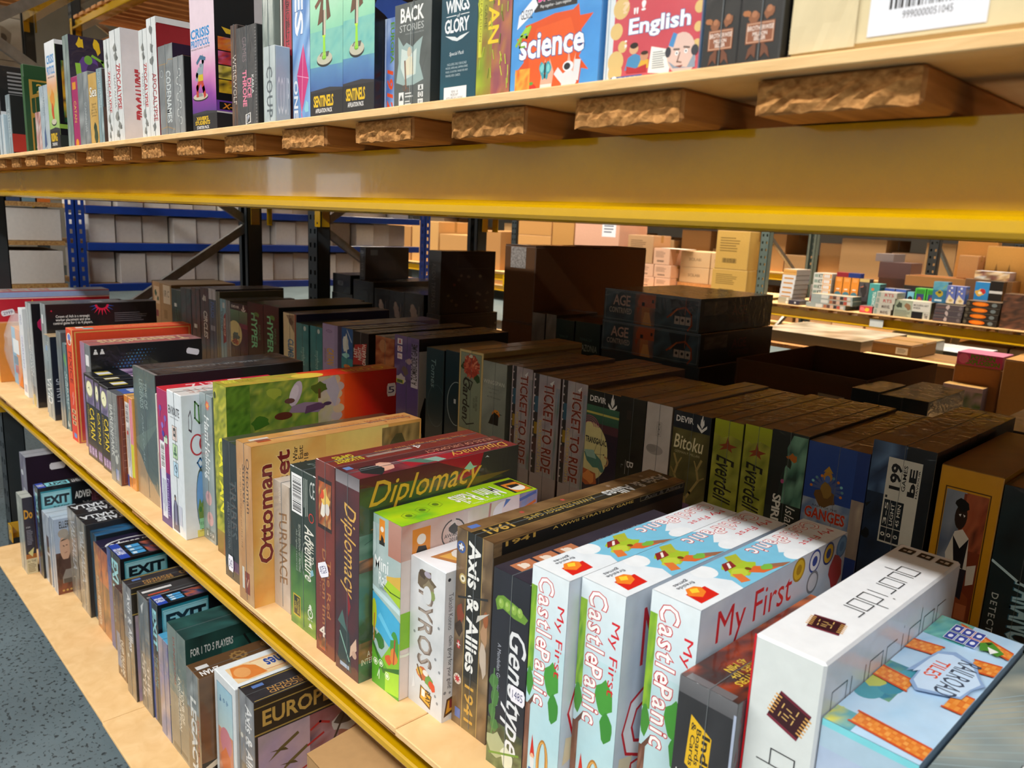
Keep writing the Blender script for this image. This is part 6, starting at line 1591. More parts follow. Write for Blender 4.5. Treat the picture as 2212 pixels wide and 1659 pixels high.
ot = open_tray('wide open topped dark carton tray on the rear rack', -1.395, -.945, 1.82, 2.40, 1.03, 1.175, '#5c4028')
F_ = Face((.1, 0, .02), (.09, 0, 0), (0, 0, .06), 'barcode_label'); 
F_ = Face((.30, -.0002, .01), (.085, 0, 0), (0, 0, .07), 'barcode_label'); F_.r(0, 0, 1, 1, '#b8a890'); F_.bars(.1, .25, .8, .9, 7, 0, None); F_.flush(ot, M_CARD)
carton('flat dark carton the open tray rests on, rear rack', -1.39, -.95, 1.81, 2.39, .9, 1.029, '#5a3e28')
for i, (c_, tx) in enumerate((('#1c2a54', 'LAND OF'), ('#17234a', 'AGILE'), ('#6a6460', 'MOUSE'), ('#1a2750', 'DELUXE'))):
    x = -1.13 + i * .036
    b = B('b_tray', 'small upright box, %s of four in front of the open tray' % ('first', 'second', 'third grey one', 'fourth')[i], c_, '#14161c', '#2a241c', 'gloss', dims=(x, x + .034, 1.22, 1.30, .9, 1.185 - .003 * i), group='small boxes before the open tray')
    b.f.t(tx, .3, .5, .7, .95, '#8a94a8', -90, b=.03)
for i in (1, 2, 3):
    b = B('b_dk%d' % i, ('dark box lying behind second row, nearest the open tray', 'dark box with pink smudge on top, behind second row', 'dark box with pale monogram, behind blue black box')[i - 1], '#1c2220', '#15140f', '#463824')
    b.t.n(0, 0, 1, 1, ['#4a3b26', '#3c2f1e', '#58462e'], 3, 8, 5, 70 + i)
    if i > 1: b.f.r(.2, .3, .8, .85, '#4a5450').t('C' if i == 2 else 'GI', .35, .4, .65, .75, '#a8b0a8', b=.04)
    if i == 2: b.t.splat(.6, .5, .12, .06, '#8a5a48', 8, .3, 3)
R_ = random.Random(12)
for i in range(4):
    x = -.58 + i * .155
    b = B('b_dk1', 'film wrapped grey brown box, %s of four in the far right of the rear rack' % ('first', 'second', 'third', 'fourth')[i], '#2c2a26', '#24211c', '#6a5c4a', dims=(x, x + .15, 1.70, 2.10, .9, 1.135 + .006 * i), group='wrapped boxes at the right of the rear rack')
    b.t.n(0, 0, 1, 1, ['#6a5c4a', '#8a7c6c', '#4c4236'], 4, 8, 7, 80 + i)
# ================================================================== near rack, upper shelf (from the far end)
b = B('u_aeg', 'black box with small red and white crest, far left end of the upper shelf', '#1c1c1e', '#17171a', '#3a3a3c', h=.28)
b.r.r(.30, .50, .62, .62, '#c8323c').r(.33, .52, .59, .60, '#e6dede').t('AEG', .35, .525, .57, .595, '#b02832', b=.05); paras(b.r, .1, .66, .9, .95, 7, '#8a8a8c'); b.r.r(0, 0, 1, .05, '#d0d4d8').r(0, .1, .06, .5, '#c8ccd0')
b = B('u_sliver', 'thin pale boxes front at the far left end of upper shelf', '#c2d2dc', '#a8bcc8', '#d0d8dc', h=.125); b.f.r(.45, 0, .6, 1, '#8aa0b0').r(.8, .1, .95, .9, '#dfe6ea')
b = B('u_icons', 'small black box with a row of white icons and red lower side', '#8a9aa0', '#1c1c20', '#8e9498')
b.f.n(0, 0, 1, 1, ['#93a2a8', '#7d8e96'], 2, 6, 4, 3).t('TRICKS', .3, .3, .7, .8, '#c8d2d6', -90)
b.r.r(0, .06, 1, .36, '#a8322c')
for i in range(4): b.r.r(.3, .58 + .1 * i, .56, .665 + .1 * i, '#e4e4e4').e(.43, .622 + .1 * i, .06, None, '#2a2a2e', 8)
b.r.r(.34, .42, .7, .55, '#c83a40').r(.37, .44, .67, .53, '#e8dcdc'); paras(b.r, .62, .1, .95, .4, 5, '#d8d0d0'); b.r.ring(.6, .38, .06, None, .002, '#e8e8e8', 12)
b = B('u_green', 'deep green year planner box with gold frame and corner ornament', '#2f5a34', '#2a4c2e', '#3f6a44', 'gloss')
g = b.r
g.r(0, 0, 1, .86, '#274a2c').frame(.05, .03, .95, .84, .004, '#b08a3c').frame(.10, .05, .90, .80, .0015, '#b08a3c').p([(.05, .84), (.4, .84), (.3, .72), (.14, .66), (.05, .62)], '#b08a3c').p([(.08, .82), (.34, .82), (.26, .74), (.14, .70), (.08, .67)], '#274a2c').t('2026', .12, .70, .40, .80, '#d0a84c', 8 * 0, b=.03).p([(.05, .4), (.12, .44), (.05, .48)], '#b08a3c').e(.2, .08, .12, .04, '#b08a3c').e(.2, .08, .09, .025, '#274a2c')
b = B('u_redpattern', 'small white box with red sketched pattern beside green planner', '#d4c4c0', '#c8b8b4', '#d8d0cc'); foxed(b, ['#dccfca', '#b0605c', '#e0d8d4', '#a84844'], 4, 4, 8, 9)
b = B('u_pale', 'small pale blue grey box in front of the tall hero miniature box', '#b0c0cc', '#9aaebc', '#c4ccd2'); foxed(b, ['#b8c6d0', '#a0b2be', '#ccd4d8'], 5); b.f.t('GARDENS', .3, .55, .6, .9, '#8496a2', -90).p([(.3, .05), (.6, .1), (.5, .4), (.35, .3)], '#3a5a90')


def mini_box(id, label, grad, foot, title, sub, h=None, group=None, art=1):
    """Tall miniatures box: pale head, painted ground, dark foot band with its title."""
    b = B(id, label, grad[0], '#15151a', '#d8d8dc', 'gloss', h=h, group=group)
    b.f = b.f.sub(0, 1, 0, art); b.r = b.r.sub(0, 1, 0, art)
    f = b.f
    if art < 1: f.r(0, .99, 1, 1 / art, grad[-1])
    f.n(0, .2, 1, 1, grad, 5, 14, 2.5, 7, 'v', .18, 1).p([(0, 0), (1, 0), (1, .20), (.6, .215), (0, .20)], '#26262a').p([(0, .185), (1, .185), (1, .20), (.6, .215), (0, .20)], '#34343a')
    f.t(title, .10, .085, .72, .165, '#e0b81c', b=.06, sp=.92).t(sub, .16, .045, .68, .075, '#e8e8e8', b=.03)
    return b


b = mini_box('u_hero1', 'tall white topped box with a dark green and gold panel on its side', ['#9aba6a', '#a8c878', '#e2a06a', '#dfe2e6', '#e6e8ea'], 0, 'RISING', 'STARTER PACK')
f = b.f
f.t('CRISIS', .12, .80, .85, .88, '#2a8ac8', b=.06).t('PROTOCOL', .10, .70, .88, .78, '#2a8ac8', b=.06).t('MINIATURES GAME', .15, .67, .8, .685, '#3a3a3c').splat(.5, .48, .22, .08, '#d8903c', 11, .35, 3).splat(.45, .36, .12, .08, '#c8502c', 9, .3, 4).e(.5, .26, .26, .03, '#2c2a2a').e(.5, .268, .24, .026, '#c8c0ac')
g = b.r
g.r(0, .96, 1, 1, '#e4e6ea').r(.04, .86, .35, .95, '#17161a').p([(.1, .875), (.3, .875), (.32, .93), (.2, .915), (.08, .93)], '#d8b02c').r(.04, .24, .40, .84, '#15151a').n(.05, .26, .39, .82, ['#15151a', '#2c7a40', '#d8a82c', '#b8502c', '#15151a'], 6, 14, 3, 8).r(0, .2, 1, .24, '#8ab04a').r(.08, .16, .4, .235, '#17161a').t('X-MEN', .12, .17, .36, .225, '#d8502c', b=.06).r(0, 0, 1, .14, '#2c3432').r(.4, .01, .8, .1, '#d8dcdc')
b = B('u_spell', 'black box with small green monster cartoon and burning white title', '#8aa09a', '#1c1824', '#b8c0be')
foxed(b, ['#8fa49e', '#6a7a78', '#b8c4c0'], 8)
g = b.r
g.n(0, 0, 1, 1, ['#1a1622', '#28203a', '#161218'], 8, 6, 3, 9).n(0, 0, 1, .45, ['#1e2a20', '#3a3328', '#221c28'], 8, 4, 4, 10).splat(.10, .94, .03, .05, '#d8b41c', 9, .4, 3).splat(.24, .93, .03, .06, '#d8b41c', 9, .4, 4).splat(.16, .72, .08, .11, '#5a3c8a', 12, .25, 5).e(.2, .70, .06, .08, '#3a2c58').line([(.07, .74), (.08, .6), (.18, .56), (.28, .62)], .012, '#8ac83c').line([(.2, .84), (.28, .80), (.3, .76)], .006, '#7ab838').e(.16, .80, .035, .04, '#6aa83c').r(.40, .70, .66, .80, '#dfe2e0').r(.41, .71, .65, .79, '#1a1622').t('EPIC SPELL', .42, .72, .96, .78, '#e8e8e4', b=.05).n(.36, .8, .8, .9, ['#1c1824', '#e0902c', '#e8c83c'], 8, 4, 6, 12, 'v', -.6, 1.2).t('WARS', .48, .56, .95, .70, '#a8c82c', b=.07).t('MASS', .5, .47, .9, .56, '#d8dcdc', b=.06).p([(.3, .5), (.36, .55), (.34, .46)], '#3a9a7a').p([(.2, .44), (.24, .5), (.26, .42)], '#4a9a5a')
b = B('u_magenta', 'slim magenta box with thin gold vertical lettering', '#a02a64', '#8a2050', '#b04a78', 'gloss'); b.f.t('CATAN', .3, .36, .66, .66, '#d8b04c', -90, b=.02).r(.2, .82, .75, .92, '#d8902c').e(.5, .07, .25, .06, '#d8902c').line([(.4, .3), (.6, .66)], .001, '#c86a90')
b = B('u_greyspine', 'slim grey film wrapped box between magenta and tan box', '#7a8286', '#6a7276', '#a0a6a8'); foxed(b, ['#848c90', '#6a7276', '#a4aaac'], 14); b.f.t('SCANDINAVIA', .5, .2, .72, .6, '#b0b8ba', -90)
b = B('u_seatan', 'tan parchment box with white wavy title and a dark green figure', '#c8a45c', '#b8904a', '#c0a878', 'gloss'); foxed(b, ['#d0ac64', '#bc964e', '#d8b878'], 15); b.f.t('Sea', .12, .68, .95, .82, '#e8e6dc', o='#3a3020', ow=.04, b=.03).t('Special\ndays\nare for\ngame &\nprime', .2, .40, .85, .60, '#4a3c24').splat(.6, .24, .22, .08, '#2c4030', 11, .3, 4).splat(.66, .12, .2, .1, '#3a4a34', 10, .3, 5)
b = B('u_teal', 'slim pale teal box with dark brown illustrated side', '#8aa8b0', '#3a2c28', '#a8b8bc'); foxed(b, ['#90aeb6', '#7a949c', '#b0c2c6'], 16); b.f.t('DOMINATION', .3, .5, .7, .95, '#c8d8dc', -90); b.r.r(.55, .55, 1, .78, '#7a2c28').n(0, 0, 1, .5, ['#3a2c28', '#5a4034', '#2c2220'], 5, 5, 5, 17).splat(.4, .28, .16, .1, '#6a4c38', 9, .3, 4)
for i, id in enumerate(('u_white1', 'u_white2', 'u_white3')):
    b = B(id, ('white box with grey monster sketches, partly behind its wider twin', 'white box with big red slanted capitals on its side', 'white box with red vertical capitals, beside red sided white box')[i], '#dfe2e4', '#e2dfe2', '#d8dcde', 'wrap', group='white boxes with monster sketches on the upper shelf')
    f = b.f
    f.n(0, 0, 1, 1, ['#e2e5e6', '#d0d6d8', '#e8eaea'], 3, 8, 4, 18).t('ZPOCALYPSE', .46, .30, .86, .70, '#b02c34', -90, b=.05).t('TEAM ALPHA', .22, .32, .38, .62, '#6a6a6e', -90)
    for x, y in ((.45, .84), (.5, .77), (.4, .24), (.6, .16), (.4, .09)): f.splat(x, y, .16, .035, '#8a8c88', 9, .45, int(x * 100 + y * 100)).splat(x + .1, y - .02, .1, .02, '#6a6c6a', 8, .5, int(y * 90))
    g = b.r
    g.n(0, 0, 1, 1, ['#e0dde0', '#d6d3d8', '#e8e6e8'], 4, 6, 2, 19).t('ZPOCALYPSE', .10, .20, .26, .66, '#b4303a', 90, b=.06, sl=.2).t('AFTERMATH', .28, .30, .38, .64, '#b4303a', 90, b=.05)
b = B('u_white4', 'white spined box with red sketched map side', '#dcdfe2', '#8a1c24', '#d8dadc', 'wrap')
f = b.f
f.n(0, 0, 1, 1, ['#e2e5e6', '#d0d6d8'], 3, 8, 4, 20).t('APOCALYPSE', .4, .15, .85, .55, '#a84a50', -90, b=.04)
for y in (.9, .75, .65, .1): f.splat(.45, y, .2, .04, '#7a7e7e', 9, .45, int(y * 90))
g = b.r
g.r(0, .95, 1, 1, '#e0e0e0').n(0, 0, 1, .94, ['#8a1c24', '#9a2a30', '#741620'], 6, 8, 4, 21).p([(.18, .66), (.8, .6), (.98, .84), (.25, .92)], '#d4ccc8').splat(.28, .78, .06, .06, '#4a3a3a', 8, .4, 3).p([(.2, .56), (.7, .5), (.75, .58), (.2, .64)], '#3a2a58').r(.18, .56, .24, .62, '#d8b02c')
paras(g, .45, .66, .85, .82, 4, '#8a7a78')
b = B('u_grey_orange', 'grey box with thin orange lines and pale vertical capitals', '#7c8286', '#3a2c4c', '#9aa0a2')
f = b.f
foxed(b, ['#868c90', '#6c7276', '#949a9c'], 22); f.line([(0, .80), (.6, .80), (.68, .84), (1, .83)], .001, '#b08a4c').line([(0, .1), (.5, .12), (1, .08)], .001, '#b08a4c').t('CODENAMES', .48, .16, .82, .72, '#c8d0d2', -90, b=.04).ring(.2, .7, .1, .04, .001, '#b8c0c4', 14).line([(.42, .05), (.44, .8)], .001, '#b09050')
b.r.r(0, .8, 1, 1, '#2c2038')
b = B('u_grey_swirl', 'short grey box with white swirling pattern and black side', '#868b8e', '#191a1c', '#8a5a4a')
f = b.f
foxed(b, ['#8e9396', '#7a7f82'], 23)
for i in range(7): f.ring(.5 + .1 * (-1) ** i, .2 + .1 * i, .16, .05, .0016, '#c8cccc', 14)
b.r.t('GAMES', .2, .55, .32, .8, '#d0d0d0', -90, b=.03).t('Adapted Game', .2, .08, .3, .34, '#b8b8b8', -90); b.t.r(.2, 0, 1, .4, '#a85a48')
for i in range(9): b.r.line([(.5, .1 + .09 * i), (.56, .12 + .09 * i)], .0008, '#5a5a5a')

b = mini_box('u_pink', 'tall pink and violet miniatures box with painted figure on round base', ['#4a2c7c', '#8a3c9a', '#c87ab0', '#d8aac4', '#dcc4d4', '#e0ccd8'], 0, "XAVIER'S\nSTUDENTS", 'STARTER PACK', h=.30, art=.6)
f = b.f
f.t('CRISIS', .02, .90, .80, .99, '#2a8ac8', b=.06).t('PROTOCOL', .02, .82, .80, .89, '#2a8ac8', b=.06).t('MINIATURES GAME', .02, .795, .8, .81, '#2c2c30')
f.e(.36, .345, .32, .035, '#2c2a2a').e(.36, .355, .31, .032, '#c0b8a4').splat(.34, .37, .14, .02, '#8a8a88', 9, .3, 3).line([(.36, .50), (.24, .44), (.24, .38)], .010, '#b8382c').line([(.42, .5), (.5, .42), (.54, .37)], .010, '#b8382c').p([(.28, .5), (.5, .5), (.48, .60), (.30, .60)], '#c8b02c').p([(.3, .56), (.48, .56), (.5, .62), (.3, .63)], '#8a9aa4').line([(.46, .60), (.5, .68), (.48, .71)], .009, '#8a9aa4').line([(.32, .6), (.24, .56), (.22, .53)], .009, '#8a9aa4').e(.4, .645, .05, .018, '#7a8a98').p([(.22, .68), (.4, .74), (.62, .71), (.6, .68), (.4, .70), (.26, .655)], '#3f6a8a')
g = b.r
g.r(.0, 0, 1, 1.66, '#c8c4c8').r(.0, .20, .36, 1.66, '#15151a').r(.74, .62, 1, 1, '#c4c0c6').t('CRISIS', .76, .86, .99, .95, '#2a7ab8', b=.06)
for i, pal in enumerate((['#6a4a9a', '#d8862c', '#c83a2c'], ['#3a2a58', '#c83a2c', '#d070a8'], ['#1c1c26', '#e0c84a', '#e8c8a0'], ['#17161a', '#d8b02c', '#b8302c'])):
    v = .76 - .13 * i
    g.n(.025, v, .34, v + .12, pal, 8, 6, 3, 50 + i)
g.r(.025, .90, .34, .99, '#15151a').p([(.1, .915), (.27, .915), (.31, .97), (.18, .95), (.06, .97)], '#d8b02c').r(.0, .2, 1, .3, '#6a3c9a').r(.025, .215, .34, .285, '#17161a').t('X-MEN', .05, .225, .32, .275, '#d8862c', b=.06, sl=.2).r(0, 0, 1, .185, '#26262a').t('XAVIER', .25, .05, .98, .13, '#e0b81c', b=.06)
b = B('u_brownspine', 'dark brown box with thin pale vertical capitals, behind black pink box', '#4a3430', '#2c2220', '#5a4844'); b.f.n(0, 0, 1, 1, ['#54403a', '#3c2a28', '#7a5a44'], 2, 10, 5, 25).t('WEREWOLF', .25, .25, .75, .72, '#d8ccc0', -90)
b = B('u_blackpink', 'black box with hot pink stacked vertical capitals and ribbed edge', '#3e4044', '#1e1f22', '#54565a')
f = b.f
f.n(0, 0, 1, 1, ['#45474b', '#37393d', '#505256'], 3, 8, 4, 26).t('DICE\nTHRONE', .28, .22, .72, .58, '#e07a98', -90, b=.06).t('KARLA', .74, .34, .84, .52, '#d8d8d8', -90, b=.02).t('GAMES', .3, .66, .5, .9, '#7a6a72', -90).p([(.4, .04), (.66, .06), (.66, .16), (.4, .14)], '#d8d8d8').p([(.44, .05), (.62, .07), (.62, .15), (.44, .13)], '#23252a').p([(.48, .06), (.6, .12), (.56, .14), (.46, .12)], '#b8c0d0')
for i in range(30): f.line([(.93, .03 + .032 * i), (1, .03 + .032 * i)], .0008, '#8a8a8c')
b.r.t('A GAME BY MANNY TREMBLEY, NATE CHATELLIER AND GAVAN', .1, .05, .16, .95, '#c8c8c8', -90)
b = B('u_greengrey', 'grey green box with dripping white paint spine, cut by the top of the picture', '#7a8a84', '#8f9a92', '#8a948e', h=.30)
b.f.n(0, 0, 1, 1, ['#8a9a94', '#5a6a66', '#a8b2ac', '#6f7f78'], 4, 14, 5, 28).t('Corpse\nMaker', .2, .66, .85, .80, '#e4e8e4', sl=.3).n(.1, .02, .9, .2, ['#8a4a34', '#b0745a', '#6a5a50'], 4, 4, 6, 29)
for i in range(7): b.f.p([(.1 + .12 * i, .62), (.18 + .12 * i, .62), (.14 + .12 * i, .46 - .02 * (i % 3))], '#d8dcd6')
b = B('u_blackred', 'dark maroon box with red strip of vertical foreign characters', '#2a1a1c', '#3a1c20', '#4a2c2c', h=.29)
b.f.r(.1, 0, .2, 1, '#d8d4cc').n(.2, 0, 1, 1, ['#3a1c20', '#2a1418', '#4a2428'], 3, 10, 4, 30).p([(.36, .36), (.94, .33), (.94, .66), (.36, .68)], '#a8283c').t('茶\n室\nの\n静\nけ\nさ', .5, .37, .82, .64, '#2a1418', b=.02)
b = B('u_silverletters', 'small silver box with large grey square vertical letters', '#b8c2c4', '#a8b6c4', '#c8d0d2', 'wrap', dims=(-1.2035, -1.172, .022, .03 - .002 + .17, 1.728, 1.839)) if False else B('u_silverletters', 'small silver box with large grey square vertical letters', '#b8c2c4', '#a8b6c4', '#c8d0d2', 'wrap', dims=(-1.170, -1.134, .004, .0285, 1.728, 1.835))
b.f.n(0, 0, 1, 1, ['#bcc6c8', '#a8b4b6', '#ccd4d6'], 2, 6, 4, 31).t('COUP', .22, .06, .74, .74, '#5a646a', -90, b=.03, sp=1.1)
b.r.t('COUP', .1, .1, .9, .6, '#d8e0e8')
b = B('u_blueletters', 'bright blue and white box with large pale stencil letters, cut by the top', '#5a8ac8', '#3f6ab0', '#6a9ad0', 'gloss', h=.30)
f = b.f
f.n(0, 0, 1, 1, ['#5a8ed0', '#8ab4e0', '#4a78b8', '#b8d0ea'], 4, 12, 4, 32).t('KITES', .14, .40, .62, 1, '#e8eef6', -90, o='#3a68a8', ow=.02, b=.06).t('OUR', .66, .6, .82, .8, '#d8e4f2', -90).p([(.25, .22), (.62, .36), (.92, .2), (.5, .04)], '#c83a78').line([(.25, .22), (.92, .2)], .001, '#e8a8c8').line([(.62, .36), (.5, .04)], .001, '#e8a8c8').line([(.5, .04), (.56, 0)], .002, '#d8609a').t('ONE', .05, .02, .3, .2, '#e8eef6', -90, o='#3a68a8', ow=.02, b=.06).splat(.8, .07, .12, .03, '#8ac8d8', 9, .3, 3)
for i, (id, lb) in enumerate((('u_mint1', 'mint to blue miniatures box with base figure, farther of two'), ('u_mint2', 'mint to blue miniatures box with base figure, beside small spy box'))):
    b = mini_box(id, lb, ['#3a5c9a', '#5a8ab8', '#6ab0b0', '#8accac', '#a0d8b4', '#b8e0c4', '#c4e4cc'], 0, 'SENTINELS', 'AFFILIATION PACK', h=.195, group='mint miniatures boxes on the upper shelf')
    f = b.f
    f.n(0, .36, 1, .60, ['#6ab4b0', '#84c4b4', '#74bab2'], 10, 8, 6, 33 + i)
    f.e(.45, .40, .24, .045, '#2c2e30', 22).e(.45, .412, .235, .042, '#c0bca8', 22).p([(.3, .43), (.36, .455), (.6, .455), (.56, .42)], '#5a5c58').p([(.33, .43), (.38, .45), (.5, .45), (.5, .425)], '#a8a490').e(.44, .418, .07, .016, '#6aa83c').line([(.42, .42), (.43, .56)], .003, '#9ad83c').line([(.47, .42), (.45, .56)], .003, '#9ad83c').splat(.44, .57, .05, .022, '#b8e03c', 9, .2, 3)
    f.line([(.42, .58), (.42, .72)], .005, '#4a3c34').line([(.46, .58), (.46, .72)], .005, '#c8bca8').p([(.24, .64), (.40, .66), (.42, .80), (.5, .80), (.52, .66), (.64, .68), (.55, .84), (.38, .84)], '#6a4a38').line([(.36, .82), (.2, .77)], .006, '#7a5240').line([(.54, .82), (.66, .87)], .006, '#7a5240').e(.45, .87, .05, .02, '#c89a78')
    b.r.r(0, 0, 1, .2, '#26262a').r(0, .2, 1, 1, '#15151a').splat(.2, .64, .2, .08, '#3a5aa8', 10, .3, 4).e(.3, .8, .14, .05, '#a8242c').e(.4, .5, .16, .05, '#c03a78')
b = B('u_europa', 'small blue and white box with green and orange hand lettering', '#5a7cb8', '#4a6aa8', '#8aa4cc', 'gloss', h=.112)
f = b.f
f.n(0, 0, 1, 1, ['#8aa8d8', '#4a6ab0', '#b8cce8'], 3, 8, 3, 35).t('EUROPA', .52, .52, .86, .95, '#5a8a2c', -90, b=.06).t('1912', .25, .0, .8, .46, '#d8502c', -90, b=.06, sl=.15).r(.05, 0, .12, 1, '#c8d4ea')
b = B('u_back', 'dark grey card box with white serif capitals and figure among painted torn film highlights', '#4a5252', '#343a3a', '#5a6262')
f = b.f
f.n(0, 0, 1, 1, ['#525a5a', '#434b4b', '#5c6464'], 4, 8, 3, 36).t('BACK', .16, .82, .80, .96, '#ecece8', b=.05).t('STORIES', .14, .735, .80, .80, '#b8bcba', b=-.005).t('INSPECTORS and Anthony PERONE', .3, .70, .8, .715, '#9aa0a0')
f.p([(.1, .70), (.25, .60), (.34, .63), (.5, .58), (.62, .62), (.78, .66), (.72, .54), (.7, .42), (.82, .26), (.55, .22), (.3, .22), (.06, .26), (.12, .45)], '#93aaa8').p([(.2, .58), (.5, .52), (.62, .56), (.6, .32), (.3, .28), (.18, .4)], '#c4d2cc').e(.42, .535, .06, .05, '#c8b8a0').p([(.3, .32), (.55, .32), (.52, .48), (.42, .5), (.33, .46)], '#d8d2b8').line([(.3, .45), (.34, .2)], .003, '#7a5a48').ring(.3, .2, .05, None, .001, '#6a4a3c', 10).ring(.38, .17, .05, None, .001, '#6a4a3c', 10)  # pale shapes round the figure paint torn film highlights into the print
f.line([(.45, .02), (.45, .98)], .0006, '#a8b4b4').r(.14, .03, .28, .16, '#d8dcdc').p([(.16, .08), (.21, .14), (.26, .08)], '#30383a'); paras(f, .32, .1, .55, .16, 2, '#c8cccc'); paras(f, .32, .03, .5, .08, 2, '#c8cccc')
icons(f, .68, .02, .82, .22, 3, '#3a4242', '#d4d8d8', True)
b.r.n(0, 0, 1, 1, ['#2c3232', '#3a4040'], 3, 5, 3, 37)
b = B('u_wings', 'deep teal box with tall white capitals and white product label', '#0f4a5c', '#0c3a4a', '#1a5a6c', 'gloss', h=.125)
f = b.f
f.n(0, 0, 1, 1, ['#10495b', '#0d4152', '#165466'], 3, 8, 3, 38).t('WINGS', .12, .77, .78, .88, '#e8ecee', b=.05, sp=.9).r(.14, .74, .42, .746, '#e8ecee').r(.54, .74, .78, .746, '#e8ecee').t('of', .44, .725, .52, .755, '#e8ecee').t('GLORY', .10, .60, .78, .72, '#e8ecee', b=.05, sp=.9).p([(.12, .585), (.4, .565), (.46, .55), (.54, .565), (.8, .585), (.6, .54), (.46, .525), (.32, .54)], '#d8dee0').t('Special Pack', .25, .40, .66, .44, '#e0e6e8', sl=.3)
for i, tx in enumerate(('INCLUDES ONE 1/200 SCALE', 'MODEL AIRPLANE, GAMING BASE,', 'RULES, COUNTERS, MANEUVER AND', 'MANEUVER CARDS.')): f.t(tx, .2 - .04 * (i > 0), .325 - .032 * i, .74 + .04 * (i > 0) - .2 * (i == 3), .345 - .032 * i, '#b8c8cc')
f.r(.12, .0, .76, .14, '#e4e6e8').t('WGF 401 - 100\nMESSERSCHMITT\nNORTH AMERICAN P-51 MUSTANG', .2, .03, .66, .11, '#3a3a3c')
b = B('u_island', 'narrow yellow green jungle box with golden vertical capitals', '#8a9a2c', '#6a3c28', '#a0a83c', 'gloss', h=.20)
f = b.f
f.n(0, 0, 1, 1, ['#7a8a24', '#a8b434', '#8a6a34', '#94a42c', '#5f7a1f'], 6, 14, 6, 39).n(.45, .0, 1, .5, ['#a85a44', '#8a4a58', '#b8744c', '#7a6a2c'], 5, 8, 5, 40).r(.04, .22, .14, .96, '#c8c83c').t('CATAN', .32, .28, .64, .72, '#e8c42c', -90, o='#6a6a1c', ow=.01, b=.04).t('THE GAME', .2, .36, .28, .58, '#5a5a1c', -90).t('5-6 PLAYER EXPANSION', .06, .3, .12, .8, '#7a7a1c', -90).n(.6, .5, 1, 1, ['#8a9a2c', '#a8a834', '#6a7a24'], 4, 6, 5, 41)
R_ = random.Random(6)
for i in range(40):
    x, y, a = R_.uniform(.05, .95), R_.uniform(.02, .98), R_.uniform(-.6, .6)
    f.line([(x, y), (x + .1 * math.sin(a), y + .045)], .0012, R_.choice(('#c4cc44', '#5f7a1c', '#a8b83a')))
b.r.n(0, 0, 1, 1, ['#8a4a3c', '#6a6a2c', '#5a3a2c'], 4, 8, 4, 42)
# the two clear-lidded quiz boxes
b = B('u_science', 'sky blue quiz box with orange burst and white bubbly title', '#4a94d8', '#5aa0dc', '#6ab0e0', 'gloss', h=.108)
f = b.f
f.n(0, 0, 1, 1, ['#4e9ade', '#3f88cc', '#62aae4'], 6, 8, 2.5, 43)
f.p([(.12, .0), (.16, .12), (.05, .18), (.16, .28), (.06, .50), (.20, .50), (.16, .60), (.3, .62), (.50, .66), (.70, .66), (.76, .70), (.78, .60), (.92, .60), (.80, .48), (.84, .34), (.79, .26), (.90, .14), (.82, .16), (.80, .0)], '#d8501f').p([(.22, .0), (.22, .3), (.3, .56), (.68, .6), (.76, .4), (.74, .0)], '#e05a24')
f.t('science', .10, .30, .84, .52, '#f4f6f8', 0, o='#1f5a9a', ow=.035, b=.05)
f.r(.26, .70, .74, .98, '#2a2a2e').t('BrainBox', .30, .78, .72, .93, '#d83a84', 0, o='#f0f0f0', ow=.015, b=.05).t('Play together - Learn together', .33, .72, .68, .755, '#e8e8e8').p([(.06, .58), (.22, .68), (.30, .76), (.26, .84), (.08, .70)], '#e4e8f0').t('GL5032', .10, .66, .24, .74, '#2c2c34', b=.01)
f.line([(.06, .44), (.12, .52), (.18, .50), (.22, .58)], .003, '#8ab83c').p([(.10, .52), (.2, .54), (.23, .60), (.16, .58)], '#9ac83c').line([(.12, .50), (.10, .42), (.16, .42)], .002, '#7aa834')
f.e(.27, .03, .05, .045, '#c82c24').e(.26, .08, .025, .015, '#5a9a3c').e(.14, .05, .05, .04, '#e0a030').n(.06, .0, .24, .22, ['#e05a24', '#e8b040', '#d8501f'], 5, 5, 4, 45)
f.p([(.36, .0), (.5, .0), (.52, .16), (.47, .28), (.45, .14), (.42, .28), (.38, .16)], '#e0a890').r(.37, .0, .5, .06, '#e8d8d0').p([(.62, .0), (.74, .0), (.76, .3), (.72, .18), (.68, .32), (.66, .16)], '#e0a890')
for sg in (-1, 1): f.splat(.42 + sg * .035, .20, .034, .055, '#3a9aaa', 10, .25, 5 + sg).splat(.42 + sg * .035, .20, .022, .038, '#7ac8c8', 9, .25, 6 + sg).splat(.42 + sg * .022, .13, .018, .03, '#3a9aaa', 8, .2, 7)
f.line([(.42, .12), (.42, .24)], .002, '#26221f')
f.splat(.69, .08, .09, .08, '#d8dade', 13, .2, 4).e(.68, .19, .06, .045, '#e4e6e8', 16).e(.67, .19, .036, .03, '#26282c', 14).line([(.61, .1), (.57, .14)], .008, '#d8dade').line([(.77, .1), (.78, .2)], .008, '#d8dade')
b.r.p([(.2, .5), (.8, .6), (.4, .68)], '#c85a3c')
b = B('u_english', 'coral red quiz box with white bubbly title and bald headed reader picture', '#c8505c', '#8ab0d8', '#d0d4d8', 'gloss', h=.086)
f = b.f
f.r(0, 0, .09, 1, '#d4dade').r(.02, 0, .035, 1, '#a8b8c4').n(.09, 0, 1, 1, ['#cc525e', '#c24854', '#d4606a'], 5, 6, 2.5, 44)
for x, y, r in ((.16, .72, .09), (.12, .50, .07), (.20, .34, .05), (.13, .2, .09), (.13, .09, .08), (.98, .6, .05), (.98, .42, .04), (.98, .25, .05), (.22, .9, .08)): f.e(x, y, r, None, '#d8b878', 18)
